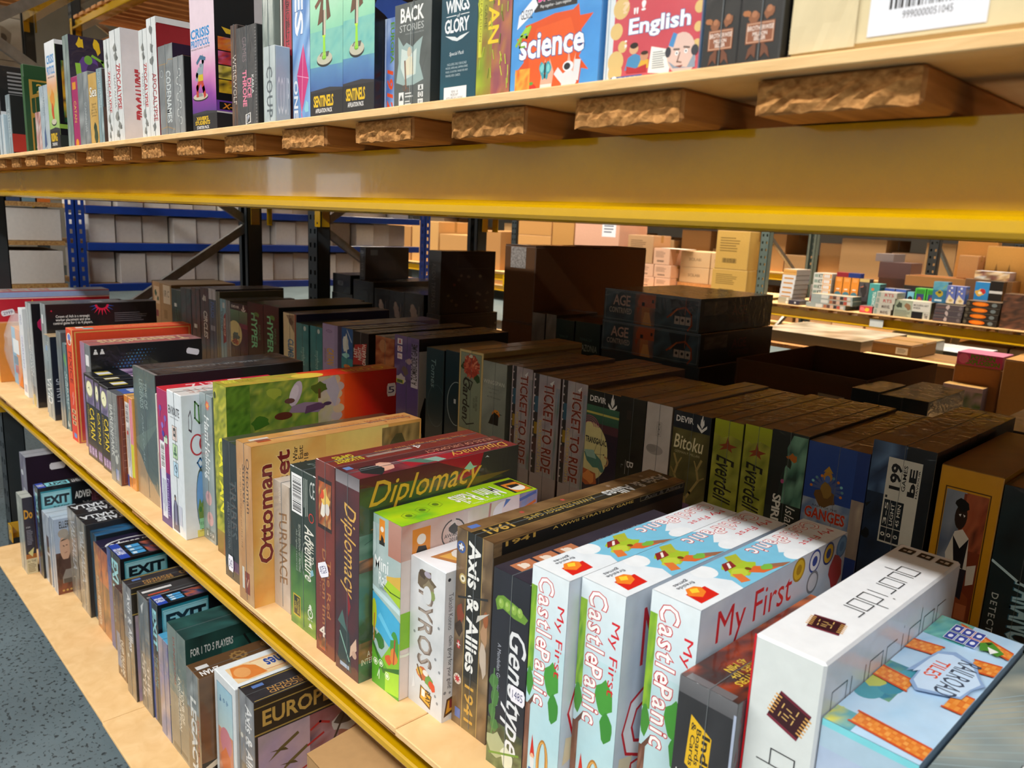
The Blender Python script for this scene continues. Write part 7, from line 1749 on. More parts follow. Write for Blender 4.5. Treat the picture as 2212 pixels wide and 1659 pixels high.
f.t('English', .26, .40, .90, .60, '#f4f6f8', 0, o='#3a78b0', ow=.035, b=.05).t('?', .17, .66, .25, .78, '#e8c8a0', b=.06).t('!', .38, .66, .43, .76, '#f0e8e8', b=.06).t('"', .30, .64, .35, .70, '#f0e8e8', b=.04).t(';', .22, .32, .25, .40, '#f0e8e8', b=.04)
f.p([(.24, .10), (.40, .10), (.42, .22), (.34, .26), (.27, .22)], '#4a8ab8').e(.33, .30, .05, .05, '#d8a880', 16).e(.33, .335, .045, .03, '#2a211e', 12).p([(.38, .10), (.50, .10), (.50, .18), (.42, .2)], '#d8a83c').e(.45, .22, .045, .045, '#c89070', 14).e(.45, .25, .04, .02, '#3c2a20', 12).p([(.26, .07), (.48, .06), (.48, .14), (.36, .11), (.26, .14)], '#b02c34')
f.p([(.50, .05), (.72, .02), (.74, .24), (.52, .30)], '#ecece4')
paras(f, .54, .08, .68, .25, 8, '#8a8e92')
f.e(.83, .20, .14, .19, '#dcbcb0', 24).e(.86, .12, .12, .13, '#dcbcb0', 20).p([(.70, .14), (.76, .06), (.98, .05), (.97, .2), (.9, .06), (.78, .08)], '#8a98a8').e(.70, .22, .03, .05, '#3a3c44').e(.965, .21, .035, .05, '#3a3c44').p([(.70, .28), (.74, .40), (.78, .38), (.75, .26)], '#4a8ac0').e(.79, .20, .018, None, '#f0f0f0', 10).e(.88, .21, .018, None, '#f0f0f0', 10).e(.79, .20, .008, None, '#2a3a4a', 8).e(.88, .21, .008, None, '#2a3a4a', 8).line([(.82, .2), (.80, .12), (.84, .11)], .0012, '#8a6a60').line([(.76, .24), (.81, .235)], .0014, '#6a5a54').line([(.86, .25), (.91, .24)], .0014, '#6a5a54').p([(.78, .08), (.86, .085), (.84, .06)], '#8a5048')
f.r(.09, 0, .44, .045, '#2f62a8').e(.13, .02, .03, None, '#e8eef4').t('Million BrainBox Games', .18, .01, .42, .035, '#e8eef4', b=.02)
for i, id in enumerate(('u_blk1', 'u_blk2')):
    b = B(id, ('black box with copper rosette badge, farther of the two', 'black box with copper rosette badge, next to the cream carton')[i], '#1f1f21', '#18181a', '#2c2c2e', 'wrap', h=.09, group='black rosette boxes on the upper shelf')
    f = b.f
    for x, y in ((.34, .37), (.68, .40)): f.splat(x, y, .12, .05, '#8a5434', 10, .3, int(x * 50)).e(x, y + .03, .07, None, '#a86c48', 10)
    f.splat(.18, .41, .1, .03, '#a8683c', 8, .4, 4)
    f.p([(.26, .12), (.44, .18), (.44, .04), (.34, .08), (.22, .03)], '#6a3c26').p([(.56, .18), (.72, .12), (.78, .03), (.66, .08), (.56, .04)], '#6a3c26')
    f.r(.18, .16, .84, .335, '#8a5034').frame(.20, .17, .82, .325, .0006, '#d8a888').t('BROTHERWISE', .21, .265, .82, .305, '#ead8cc', b=.03).t('MILLION\nSELLER', .34, .185, .68, .255, '#ead8cc', b=.05)
    for j in range(7): b.r.t('PLAYER', .1, .05, .3, .3, '#c8c8c8', 90) if j == 0 else None
oc = carton('cream coloured carton with white barcode label, right end of the upper shelf', -.326, -.06, .010, .31, 1.728, 1.85, '#d8c8a0', tape=False, c=.006)
F_ = Face((.062, -.0003, .009), (.076, 0, 0), (0, 0, .055), 'barcode_label')
F_.r(0, 0, 1, 1, '#e4e6ee'); F_.bars(.13, .12, .90, .82, 11, 0, None, 30); F_.t('9990000051045', .30, .17, .72, .26, '#3a3a40'); F_.flush(oc, PRINT['gloss'])
m = MB()
R_ = random.Random(3)
g = {}
for i in range(9):
    for k in range(9): g[(i, k)] = (.004 + .05 * i / 8, -.0006 - R_.uniform(0, .0016), .004 + .15 * k / 8)
for i in range(8):
    for k in range(8): m.poly((g[(i, k)], g[(i + 1, k)], g[(i + 1, k + 1)], g[(i, k + 1)]), '#d6c6a0')
m.build('creased_paper', M_CARD, oc)
# ================================================================== near rack, lower shelf (from the far end)
b = B('l_purple', 'dark purple film wrapped box at the far end of the lower shelf', '#8a8a98', '#2a1c30', '#a0a4ac', dims=(-3.79, -3.685, .14, .54, .116, .531))
b.f.n(0, 0, 1, 1, ['#8f909c', '#6a6478', '#a8acb4'], 3, 8, 5, 1).e(.3, .8, .2, .03, '#d8dce0').e(.5, .62, .2, .025, '#d0d4d8')
b.r.n(0, 0, 1, 1, ['#2c1e34', '#241828', '#3a2844'], 8, 6, 3, 2).n(.3, .3, 1, .62, ['#2c1e34', '#5a2c44', '#241828'], 8, 4, 5, 3).t('LEGENDS', .45, .42, .9, .5, '#6a3a58', 0)
sticker(b, 'r', .22, .83, '', .06, .03)
b = B('l_silver_navy', 'box with silver spine, navy side and big yellow letters, lower shelf', '#a8aca4', '#2a2838', '#b8bcb4', dims=(-3.53, -3.437, .068, .105, .116, .44), name='game_box')
b = _boxes[-1]
b.f.n(0, 0, 1, 1, ['#aeb2aa', '#8f948c', '#c4c8be'], 3, 8, 4, 4)
b.r.t('Do', .1, .72, .9, .84, '#e0a02c', b=.06).r(.0, 0, 1, .22, '#dcd0a8').r(0, .2, 1, .26, '#b0682c').t('IN THE', .1, .15, .9, .18, '#3a2c20').p([(.2, .28), (.8, .34), (.6, .22)], '#e0d890').t('STEPS', .2, .6, .6, .62, '#d8d8d8')
paras(b.r, .1, .02, .9, .14, 6, '#8a7c5c'); paras(b.r, .2, .38, .8, .58, 10, '#8a8a98')
EX = ('#10151a', '#131a20')


def exit_box(id, label, adv, u0=.05, u1=.55, v0=.58, v1=.90):
    b = B(id, label, '#2a5a6a', '#11161b', '#15181d', 'wrap', group='black boxes with the pale blue sign')
    f = b.f
    f.r(0, 0, 1, 1, '#15222c').r(0, 0, .28, 1, '#2c4a90').t('EXIT', .36, .62, .82, .94, '#9adce6', -90, b=.08).t('THE GAME', .36, .30, .7, .56, '#5a9aa8', -90)
    g = b.r
    g.n(0, 0, 1, 1, ['#11161b', '#0e1216', '#151b20'], 5, 5, 3, 5)
    g.r(u0, v0, u1, v1, '#2a8a9a').r(u0 + .012, v0 + .02, u1 - .012, v1 - .02, '#6cc0cc', '#a4dce4').frame(u0 + .02, v0 + .03, u1 - .02, v1 - .03, .0012, '#3f98a8').t('EXIT', u0 + .06, v0 + .10, u1 - .04, v1 - .06, '#16242c', b=.10).t('THE GAME', u0 + .22, v0 + .035, u1 - .05, v0 + .08, '#16242c', b=.03)
    if adv: g.t('ADVENT', u1 + .06, v0 + .12, 1.1, v1 - .06, '#d8d8d4', b=.06).t('The Mystery', u1 + .2, v0 + .03, 1.05, v0 + .08, '#8a8a8a')
    T_ = b.t
    T_.r(0, .02, 1, .16, '#2a4ab0').t('KOSMOS', .3, .03, .75, .15, '#e8ecf4', -90, b=.05)
    if adv: T_.r(.2, .18, .9, .62, '#8adce8').t('EXIT', .3, .22, .8, .58, '#16242c', -90, b=.08).t('ADVENT', .3, .66, .8, 1.0, '#d0d0d0', -90, b=.05)
    else:
        for j in range(3): T_.r(.25 + .22 * j, .22, .43 + .22 * j, .42, '#4aa0d8').r(.28 + .22 * j, .24, .40 + .22 * j, .30, '#d0e4f0')
        T_.n(.2, .45, .95, .98, ['#15181d', '#1f4a78', '#c8642c', '#2a3f6a', '#15181d'], 5, 8, 4, 6)
    return b


exit_box('l_exit1', 'black box with pale blue exit sign panel, farthest of its kind', True, .05, .62, .70, .96)
b = B('l_clear', 'pale plastic wrapped box with dark picture strip, next to portrait box', '#b0bccc', '#a0acbc', '#b8c4d0')
b.f.n(0, 0, 1, 1, ['#b4c0d0', '#98a6b8', '#c8d2dc'], 3, 8, 4, 7).r(.45, 0, .8, .7, '#4a3438').r(.45, .42, .8, .46, '#d0d4d8')
b = B('l_portrait', 'pale blue box with portrait of grey haired man and armoured car', '#aab8cc', '#a8bcd8', '#b4c4d4')
foxed(b, ['#b0bed0', '#94a4ba', '#c8d2de'], 8)
g = b.r
g.n(0, .0, 1, .55, ['#6a4a40', '#3a2826', '#8a6a5c'], 6, 6, 4, 9).n(0, .0, 1, .2, ['#5a3a30', '#8a4a34', '#3a2c2a'], 6, 3, 4, 10).e(.55, .62, .30, .18, '#d0a890', 20).p([(.3, .70), (.8, .78), (.86, .66), (.74, .72), (.4, .72)], '#9a948c').e(.5, .80, .3, .06, '#a8a29a').p([(.1, .3), (.35, .46), (.8, .46), (1, .3), (1, .2), (.1, .2)], '#4a3432').line([(.46, .64), (.5, .63)], .003, '#3a2420').line([(.62, .64), (.68, .64)], .003, '#3a2420').line([(.52, .54), (.64, .55)], .002, '#8a5448').p([(.3, .22), (.5, .32), (.95, .32), (1, .18), (.3, .14)], '#8a8684').r(.35, .14, 1, .2, '#5a5450').t('ELLERY', .3, .87, 1, .96, '#2a2622', b=.02)
for j in range(3): g.e(.3 + .22 * j, .045, .07, None, '#c8a45c', 12)
for i, id in enumerate(('l_saga1', 'l_saga2')):
    b = B(id, ('black topped saga box with big white mirrored capitals, farther of two', 'black topped saga box with big white mirrored capitals, nearer of two')[i], '#8a8478', '#2c2a2a', '#1c1c1e', group='saga boxes on the lower shelf')
    f = b.f
    f.n(0, 0, 1, 1, ['#8f8a80', '#6a665e', '#a8a296', '#7a7264'], 4, 10, 4, 11).t('VALHALLA', .30, .32, .72, .90, '#b8bcc0', -90, o='#4a4c50', ow=.03, b=.05).ring(.45, .16, .28, .08, .002, '#c8bca0', 16).r(.88, 0, 1, 1, '#2a2826')
    b.t.t('TALES\nVALHALLA', .15, .02, .9, .6, '#dfe4e8', -90, b=.05, sp=.95).t('COOPERATIVE', .1, .5, .2, .9, '#8a9096', -90)
b = B('l_shadow', 'dark box with glowing blue top between saga box and flame box', '#2a4a60', '#16242e', '#1a1c20'); b.t.n(0, 0, 1, .6, ['#15181c', '#2a6a9a', '#16181c'], 5, 6, 4, 12).t('SHADOWS', .4, .5, .6, .95, '#a8844c', -90); foxed(b, ['#2a4a60', '#1c3040', '#3a6a84'], 13)
b = B('l_hero', 'purple topped box with white slanted oval logo and flaming dragon spine', '#8a5a34', '#3a1c18', '#221c38')
foxed(b, ['#8a6238', '#5a3a28', '#b8763c', '#6a3038'], 14, 5, 12, 6); b.f.n(.3, .6, 1, 1, ['#5a2c30', '#c8642c', '#6a3a3c'], 5, 5, 5, 15).t('AGE OF ANNIHILATION', .1, .05, .3, .4, '#d8d0c0', -90, b=.03).t('BATTLEGROUND', .1, .42, .24, .62, '#c8b8a0', -90)
b.t.e(.5, .40, .28, .34, '#d8dade').e(.5, .40, .23, .30, '#221c38').t('heroscape', .36, .12, .66, .70, '#eceef0', -90, o='#15121c', ow=.04, b=.06, sl=.2)
exit_box('l_exit2', 'black box with pale blue exit sign panel, beside the flame box', False, .06, .70, .71, .97)
b = B('l_ship', 'slim brown box with pale sea and white slanted capitals', '#6a4a34', '#3a201a', '#4a2c24'); foxed(b, ['#6f5038', '#4a3222', '#8a6a4c'], 16, 3, 10, 4); b.f.t('SHIP SHAPE', .3, .04, .8, .46, '#d0c8b8', -90, o='#2a3a5a', ow=.02, b=.05, sl=.2).n(.0, .1, .4, .5, ['#3a5a8a', '#8a9ab0'], 3, 5, 4, 17); b.r.r(0, .6, 1, 1, '#5a2c24')


def war_box(id, label, **k):
    b = B(id, label, '#7a6e5a', '#2a2628', '#2c2a2c', 'wrap', group='europe war boxes on the lower shelf', **k)
    f = b.f
    f.n(0, 0, 1, 1, ['#85796a', '#6a5f50', '#9a8c78'], 4, 12, 4, 18).n(.1, .52, 1, 1, ['#8a8c90', '#6a6c72', '#a0a4a8'], 4, 6, 5, 19).t('Axis & Allies', .44, .42, .86, .94, '#dfe0e2', -90, o='#3a3a3c', ow=.02, b=.05).t('EUROPE', .5, .06, .75, .36, '#8a7048', -90, b=.03).e(.2, .7, .08, None, '#c8c4b8').e(.3, .36, .08, None, '#c8c4b8')
    g = b.r
    g.r(0, .78, 1, 1, '#2c2820').r(0, .775, 1, .785, '#a8904c').r(0, .955, 1, .963, '#a8904c').t('EUROPE 1940', .05, .82, .78, .93, '#c8a454', b=.05).t('SECOND', .84, .85, 1, .9, '#8a7a4c')
    g.n(.02, .0, 1, .765, ['#b0a0b8', '#a494b8', '#c4a8b0', '#98909c'], 10, 10, 3, 20).n(.35, .3, 1, .765, ['#c4a8b0', '#8a4c4c', '#b08a90', '#5a4a58'], 8, 8, 3, 21)
    for (x, y, s_) in ((.18, .62, .10), (.24, .50, .10)):
        g.p([(x - s_, y - s_ * .55), (x - s_ * .2, y - s_ * .1), (x + s_, y + s_ * .55), (x + s_ * .9, y + s_ * .75), (x - s_ * .3, y + s_ * .12)], '#6a5c34').p([(x - s_ * .9, y + s_ * .1), (x + s_ * .1, y), (x + s_ * .3, y - s_ * .25), (x + s_ * .1, y - s_ * .2)], '#54492c')
    g.line([(.36, .66), (.42, .69), (.48, .66)], .006, '#b02c2c').line([(.34, .56), (.44, .60)], .006, '#b02c2c').line([(.26, .40), (.36, .43), (.42, .50)], .005, '#b02c2c').p([(.14, .28), (.22, .38), (.24, .34), (.38, .38), (.46, .50), (.44, .34), (.34, .30), (.24, .28)], '#b02c2c').p([(.30, .22), (.30, .32), (.38, .32)], '#b02c2c')
    g.p([(.44, .0), (.48, .3), (.58, .42), (.68, .42), (.78, .34), (.84, 0)], '#343238').e(.62, .52, .075, .10, '#a8705c', 16).splat(.62, .62, .12, .07, '#c8c4c0', 12, .2, 5).splat(.63, .65, .11, .05, '#5c5048', 11, .25, 6).p([(.55, .44), (.7, .44), (.66, .34), (.58, .34)], '#8a8e90').e(.80, .36, .06, .07, '#8a6450', 14).splat(.81, .42, .08, .05, '#2c2624', 10, .2, 7).line([(.44, .36), (.62, .74)], .006, '#4a3c30').n(.76, .5, 1, .765, ['#8a2c2c', '#3a3448', '#b8a8a4'], 6, 5, 8, 22).splat(.42, .06, .14, .08, '#3a3a40', 13, .4, 8)
    T_ = b.t
    T_.n(0, 0, 1, 1, ['#2c2a2c', '#38363a', '#242226'], 4, 14, 6, 23).t('1940', .45, .42, .78, .62, '#a07a44', -90, b=.05).t('EUROPE', .45, .66, .78, .95, '#a8844c', -90, b=.05).t('SECOND\nEDITION', .5, .12, .85, .36, '#b88a4c', -90, b=.03).r(.2, .06, .34, .13, '#5a7ab8').r(.05, .01, .1, .99, '#a8904c').r(.92, .01, .95, .99, '#a8904c')
    return b


war_box('l_war1', 'long war game box with grey brown spine, farther of two alike')
b = B('l_lastofus', 'slate grey box with stacked pale block capitals down its spine', '#7a7468', '#4a4844', '#3a3a3c')
f = b.f
f.n(0, 0, 1, 1, ['#837d72', '#6a655c', '#979084'], 4, 10, 4, 24).n(.1, .5, 1, 1, ['#6f777c', '#5a6267', '#848c90'], 4, 5, 4, 25).t('THE\nLAST\nOF US', .12, .10, .80, .48, '#cfc9c0', -90, b=.03).t('ESCAPE THE DARK', .84, .1, .94, .5, '#a8a298', -90).p([(.3, .9), (.6, .96), (.4, .84)], '#d0d4d6'); b.t.r(.2, .02, .34, .3, '#d8d8d8').r(.5, .05, .6, .25, '#c84a30').r(.7, .02, .78, .6, '#9a9a9c')
exit_box('l_exit3', 'black box with pale blue exit sign panel, nearest of its kind', False, .06, .76, .70, .97)
b = B('l_comic', 'slim box with comic style yellow, purple and blue side', '#8a80a0', '#5a3c98', '#4a98c0')
foxed(b, ['#8f84a8', '#6a7aa8', '#a89088', '#b0a8b8'], 26, 3, 10, 5)
b.r.n(0, 0, 1, .4, ['#2c4a7a', '#3a80b0'], 4, 4, 4, 27).p([(0, .9), (.5, .95), (1, .82), (.4, .78)], '#d8402c').p([(.2, .9), (.8, .84), (.5, .74)], '#e0c02c').p([(0, .4), (.9, .46), (.8, .36), (.1, .3)], '#d8b86a')
b = B('l_tomb', 'large dark green box with white capitals on grey spine, film wrapped', '#8a8678', '#1c3a38', '#23403e')
f = b.f
f.n(0, 0, 1, 1, ['#8f8b7d', '#7a7668', '#a09c8c'], 4, 10, 4, 28).n(.0, .48, 1, 1, ['#6f807c', '#566a68', '#8a9a94'], 4, 6, 4, 29).t('TOMB OF\nANNIHILATION', .48, .22, .80, .66, '#dcd8ca', -90, b=.02).t('DUNGEONS', .3, .55, .40, .93, '#8a3a30', -90, b=.04).r(.1, .02, .9, .06, '#6a6454')
g = b.r
g.n(0, 0, 1, 1, ['#1c3a38', '#16302e', '#24504a', '#142624'], 8, 8, 3, 30).n(.3, .5, .9, .9, ['#1c3a38', '#2f6a60', '#16302e'], 6, 5, 5, 31).t('FOR 1 TO 5 PLAYERS', .04, .86, .40, .92, '#e0e4e0', b=.04).line([(.5, .9), (.62, .7), (.56, .5)], .006, '#16221f').line([(.7, .9), (.78, .6)], .008, '#12201d').splat(.9, .8, .06, .12, '#4a2c24', 10, .3, 4)
T_ = b.t
T_.n(0, 0, 1, 1, ['#1e3a39', '#2a5a56', '#18302f', '#3a7a74'], 5, 8, 3, 32).t('TOMB OF\nANNIHILATION', .25, .56, .8, 1.0, '#c8d4d0', -90, b=.02)
b = B('l_legacy', 'box with cog wheel brown top and white capitals, torn film spine', '#8a7458', '#6a4c34', '#5a4028')
f = b.f
f.n(0, 0, 1, 1, ['#8f7a5e', '#7a6448', '#a89070'], 4, 10, 4, 33).n(0, .7, .9, 1, ['#8a9090', '#6a7070', '#a8b0b0'], 4, 5, 5, 34).t('LEGACY', .26, .20, .70, .80, '#dcdcd8', -90, b=.07).t('PANDEMIC', .74, .3, .88, .66, '#a8502c', -90, b=.03)
g = b.r
g.n(0, .3, 1, 1, ['#7a5638', '#5c4028', '#8a6644'], 4, 10, 6, 35).r(0, 0, 1, .35, '#1c1816').splat(.62, .78, .25, .12, '#17130f', 12, .25, 3).e(.7, .64, .24, .14, '#1c1713').p([(.0, .3), (.7, .56), (.72, .5), (.0, .26)], '#d8ccb8')
T_ = b.t
for (x, y, r) in ((.45, .40, .3), (.3, .66, .17)):
    T_.star(x, y, r, r * b.W / b.D, '#8a6a3c', 12, .8).e(x, y, r * .62, None, '#5a4028').e(x, y, r * .25, None, '#8a6a3c')
    for q in range(4): T_.line([(x, y), (x + r * .7 * math.cos(q * 1.57 + .4), y + r * .7 * b.W / b.D * math.sin(q * 1.57 + .4))], .005, '#8a6a3c')
T_.t('ZMAN', .62, .04, .9, .2, '#e8e8e8', -90, b=.05).r(.3, .04, .5, .14, '#d0d0d0').t('LEGACY', .42, .74, .92, 1.0, '#dcdcdc', -90, o='#17130f', ow=.05, b=.08).t('SEASON 0', .14, .76, .26, 1.0, '#c8c4bc', -90, b=.03)
b = B('l_tea', 'white edged box with orange banner on top and pig picture spine', '#d4dade', '#c8ced4', '#dfe6ea', 'gloss')
f = b.f
f.r(.12, .02, .86, .94, '#e0d8b0', '#9ac4d8').frame(.12, .02, .86, .94, .0014, '#5a7a94').n(.14, .3, .84, .62, ['#c8785c', '#d89a7a', '#a85848'], 5, 6, 4, 36).e(.5, .55, .28, .10, '#c8808a').splat(.5, .40, .24, .10, '#d87a4a', 11, .2, 3).t('Tea\nWitches', .18, .1, .82, .26, '#3a5a9a', b=.04, o='#f0e8d0', ow=.03)
icons(f, .2, .80, .7, .88, 3, '#3a6a9a')
T_ = b.t
T_.r(.2, .06, .84, 1, '#e6c89a').p([(.22, .10), (.6, .06), (.8, .16), (.78, .34), (.4, .3), (.24, .22)], '#d8803c').e(.5, .16, .2, .07, '#e0a060').p([(.24, .28), (.7, .34), (.76, 1), (.3, 1)], '#e8d0a8').line([(.24, .28), (.3, 1)], .002, '#c86a2c').line([(.7, .34), (.76, 1)], .002, '#c86a2c').t('Tea Witches', .30, .38, .70, .98, '#2a4a98', -90, o='#f4ead4', ow=.02, b=.05)
war_box('l_war2', 'long war game box with portrait and warplanes on its side, nearer of two')
lc = open_tray('torn brown carton with one flap open, near end of the lower shelf', -1.30, -1.02, .135, .56, .116, .505, '#a8845a')
m = MB(); m.poly(((.0, .0, .389), (.30, -.01, .392), (.31, .20, .425), (.0, .19, .41)), '#b08a5c'); m.poly(((.0, .0, .386), (.0, .19, .407), (.31, .20, .422), (.30, -.01, .389)), '#8a6a44')
m.poly(((0, 0, .386), (.30, -.01, .389), (.30, -.01, .392), (0, 0, .389)), '#8a6a44'); m.poly(((.30, -.01, .389), (.31, .2, .422), (.31, .2, .425), (.30, -.01, .392)), '#7a5a38')
m.build('top_flap', M_CARD, lc)
m = MB(); m.poly(((.0, .19, .389), (.28, .19, .389), (.30, .425, .40), (.0, .425, .40)), '#a07c52'); m.poly(((.0, .19, .386), (.0, .425, .397), (.30, .425, .397), (.28, .19, .386)), '#8a6a44'); m.build('top_flap', M_CARD, lc)
# ================================================================== blue shelving across the cross aisle
def blue_upright(m, x, y, z1, flip=1):
    """Angle post with teardrop slots on the face looking at the camera (+x)."""
    w_, t = .045, .002
    a, b_ = (y, y + w_)
    n = int(z1 / .05)
    y1, y2 = y + w_ * .36, y + w_ * .64
    m.box(x - t, x, a, y1, 0, z1); m.box(x - t, x, y2, b_, 0, z1)
    for i in range(n + 1):
        za = i * .05; zb = min(z1, za + .026)
        if zb > za: m.box(x - t, x, y1, y2, za, zb)
    m.box(x - w_, x, a if flip > 0 else b_ - t, a + t if flip > 0 else b_, 0, z1)


bx = -4.70
ORD = 'first second third fourth fifth sixth seventh eighth ninth tenth eleventh twelfth thirteenth fourteenth fifteenth sixteenth'.split()
for i, (ys, lb) in enumerate((((.612, .659), 'blue slotted post pair of the small shelving, beside the white cartons'), ((2.93, 2.977), 'blue slotted post pair at the far end of the small shelving'), ((-.06, -9), 'blue slotted end post of the small shelving, down by the floor'))):
    o = empty('shelving_post', (bx, ys[0], 0)); setp(o, lb, 'shelving post')
    for k, y in enumerate(ys):
        if y < -1: continue
        m = MB(); blue_upright(m, 0, y - ys[0], 2.1, 1 if k else -1); m.build('upright', M_BLUE, o)
    m = MB(); m.box(-.05, .02, -.01, .10, 0, .004); m.build('foot_plate', M_GALV, o)
LV = {1.114: 'third', 1.338: 'fourth', 1.535: 'fifth', .55: 'lowest', .80: 'second'}
for z in LV:
    for a, b_, nm in ((.71, 2.925, 'right'),):
        m = MB(); m.box(bx - .03, bx + .002, a, b_, z, z + .042, .002); o = m.build('shelf_beam', M_BLUE); o['kind'] = 'thing'; setp(o, 'blue beam of the small shelving, %s level' % LV[z], 'shelf beam')
    m = MB(); m.box(bx - .62, bx - .031, .71, 2.925, z + .020, z + .040); o = m.build('shelf_board', M_CHIP); setp(o, 'chipboard shelf behind the %s level blue beam' % LV[z], 'shelf board')
    m = MB(); m.box(bx - .62, bx - .01, -1.3, .605, z + .024, z + .046); o = m.build('shelf_board', M_CHIP); setp(o, 'chipboard shelf left of the blue posts, %s level' % LV[z], 'shelf board')
n_ = 0
for z, h in ((1.154, .172), (1.378, .152), (1.575, .17)):
    y = .735
    k = 0
    while y < 2.8:
        d_ = .142 + .004 * ((k * 7) % 3)
        off = .02 * ((k * 5 + int(z * 10)) % 4)
        col = ('#cfcac4', '#c6c0ba', '#d4cfc8')[k % 3]
        m = MB(); m.box(0, .45, 0, d_ - .008, 0, h - .004 * (k % 2), .003, col)
        o = m.build('white_carton', M_CARD, None, (bx - .48 - off, y, z + .0005)); n_ += 1
        setp(o, 'plain white carton in the blue shelving, %s row, %s from the blue posts' % ({1.154: 'lower', 1.378: 'middle', 1.575: 'upper'}[z], ORD[k]), 'carton', 'white cartons in the blue shelving')
        m = MB(); m.box(.4495, .4504, d_ * .46, d_ * .47, .01, h - .01); 
        y += d_ + .002 + (.05 if k in (5,) else 0); k += 1
for z, h in ((1.161, .172), (1.385, .165)):
    for k, (ya, yb) in enumerate(((.03, .595), (-.66, -.08), (-1.3, -.67))):
        m = MB(); m.box(0, .40, 0, yb - ya, 0, h, .003, '#cfcac4'); o = m.build('white_carton', M_CARD, None, (bx - .42, ya, z))
        setp(o, 'long plain white carton left of the blue posts, %s shelf, %s' % ('lower' if z < 1.3 else 'middle', ('nearest the posts', 'second from the posts', 'third from the posts')[k]), 'carton', 'long white cartons')
R_ = random.Random(21)
for k in range(8):
    m = MB(); m.box(0, .2, 0, .06, 0, R_.uniform(.05, .09), .001, R_.choice(('#3a4a6a', '#c8702c', '#d8d8dc', '#2c2c30', '#6a8a9a'))); o = m.build('small_packet', M_CARD, None, (bx - .3, .02 + .07 * k, 1.582))
    setp(o, 'small packet on the top left shelf of the blue shelving, %s from the aisle' % ORD[k], 'packet', 'small packets on the blue shelving')

# ================================================================== the next rack bays to the left, above the upper shelf
for y0, y1, lb in ((.115, 1.34, 'dark grey slotted frame far along the row, front half'), (1.64, 2.87, 'dark grey slotted frame far along the row, rear half')):
    rack_frame(-8.25, y0, y1, 4.6, lb, M_POST, zig=.75, start=.3, flip=y0 < 1)
for y, s_, lb in ((.06, -1, 'front'), (1.30, 1, 'inner front'), (1.66, -1, 'inner rear'), (2.86, 1, 'rear')):
    beam(-8.13, -5.4, y, 3.16, s_, 'yellow beam of the far bay, %s line, high level' % lb)
    beam(-12.0, -8.3, y, 1.68, s_, 'yellow beam of the farthest bay, %s line' % lb)
deck('slats of the far bay seen from below, rear half', -8.13, -5.4, 1.64, 2.88, 3.19, pitch=.17, seed=4, ends=False)
deck('slats of the far bay seen from below, front half', -8.13, -5.4, .04, 1.31, 3.19, pitch=.17, seed=5, ends=False)
shelf_board(-12.0, -8.3, .03, 1.32, 1.69, 1.70, 'fibreboard of the farthest bay, front half')
shelf_board(-12.0, -8.3, 1.63, 2.88, 1.69, 1.70, 'fibreboard of the farthest bay, rear half')
R_ = random.Random(31)
k = 0
for z in (1.70, 2.06, 2.42, 2.78, 3.14):
    for y in (.08, .50, .92):
        b = B('x', 'beige printed carton with blotchy skull like picture, %s tier, %s of three' % (ORD[int((z - 1.6) / .36)], ORD[int(y / .42)]), '#b8ad9a', '#c2b8a4', '#a89c88', 'matte', cat='carton', name='printed_carton', group='beige printed cartons', dims=(-9.2, -8.45, y, y + .40, z, z + .355), c=.004)
        b.r.n(0, 0, 1, 1, ['#c4baa8', '#a89c88', '#d0c8b8'], 5, 5, 3, k).splat(.5, .5, .26, .3, '#8a7c68', 12, .25, k).e(.42, .55, .08, .1, '#5a4c3c').e(.6, .52, .08, .1, '#5a4c3c').splat(.5, .5, .08, .3, '#b04a44' if k % 3 == 1 else '#a09482', 9, .4, k + 2)
        k += 1
for i, (x0, x1, y0, y1, z0, z1, c_) in enumerate(((-8.1, -7.2, 1.70, 2.7, 1.73, 2.45, '#b07a48'), (-7.1, -6.3, 1.75, 2.7, 1.73, 2.35, '#a87444'), (-6.2, -5.5, 1.72, 2.6, 1.73, 2.5, '#b88450'), (-8.1, -7.3, 1.72, 2.6, 2.451, 2.95, '#a87040'))):
    carton('large tan carton in the far bay behind the upper shelf, %s' % ('leftmost', 'second', 'third', 'stacked on the leftmost')[i], x0, x1, y0, y1, z0, z1, c_)
for s_, lb in ((0, 'far'),):
    shelf_board(-8.12, -5.4, 1.63, 2.88, 1.718, 1.728, 'fibreboard of the bay behind the upper shelf left end')
    beam(-8.13, -5.4, 1.66, 1.689, -1, 'yellow beam under the far bay board'); beam(-8.13, -5.4, 2.86, 1.689, 1, 'yellow beam behind the far bay board')

# ================================================================== across the far aisle: rack with boxes on display
FY = 7.0
rack_frame(-4.32, FY + .07, FY + 1.2, 4.0, 'grey green slotted frame with yellow clip, left end of the display rack', M_GPOST)
rack_frame(-3.15, FY + 1.5, FY + 2.6, 2.6, 'dark slotted frame right behind the display rack', M_POST)
rack_frame(1.2, FY + .07, FY + 1.2, 4.0, 'slotted frame at the right end of the display rack', M_POST)
beam(-4.2, 1.15, FY + .05, .850, -1, 'yellow beam along the front of the display rack', h=.09)
beam(-4.2, 1.15, FY + 1.18, .850, 1, 'yellow beam along the back of the display rack', h=.09)
beam(-4.2, 1.15, FY + .05, 2.40, -1, 'yellow beam high on the front of the display rack', h=.09)
deck('slats under the board of the display rack', -4.2, 1.2, FY, FY + 1.2, .880, pitch=.2, seed=9, ends=False)
shelf_board(-4.2, 1.17, FY - .01, FY + 1.22, .880, .890, 'tan fibreboard board of the display rack')
m = MB(); m.box(0, .125, -.002, 0, 0, .07, 0, '#d2d8d8'); o = m.build('shelf_tag', PRINT['matte'], None, (-3.06, FY + .012, .772)); setp(o, 'blank white card stuck on the display rack beam', 'card')


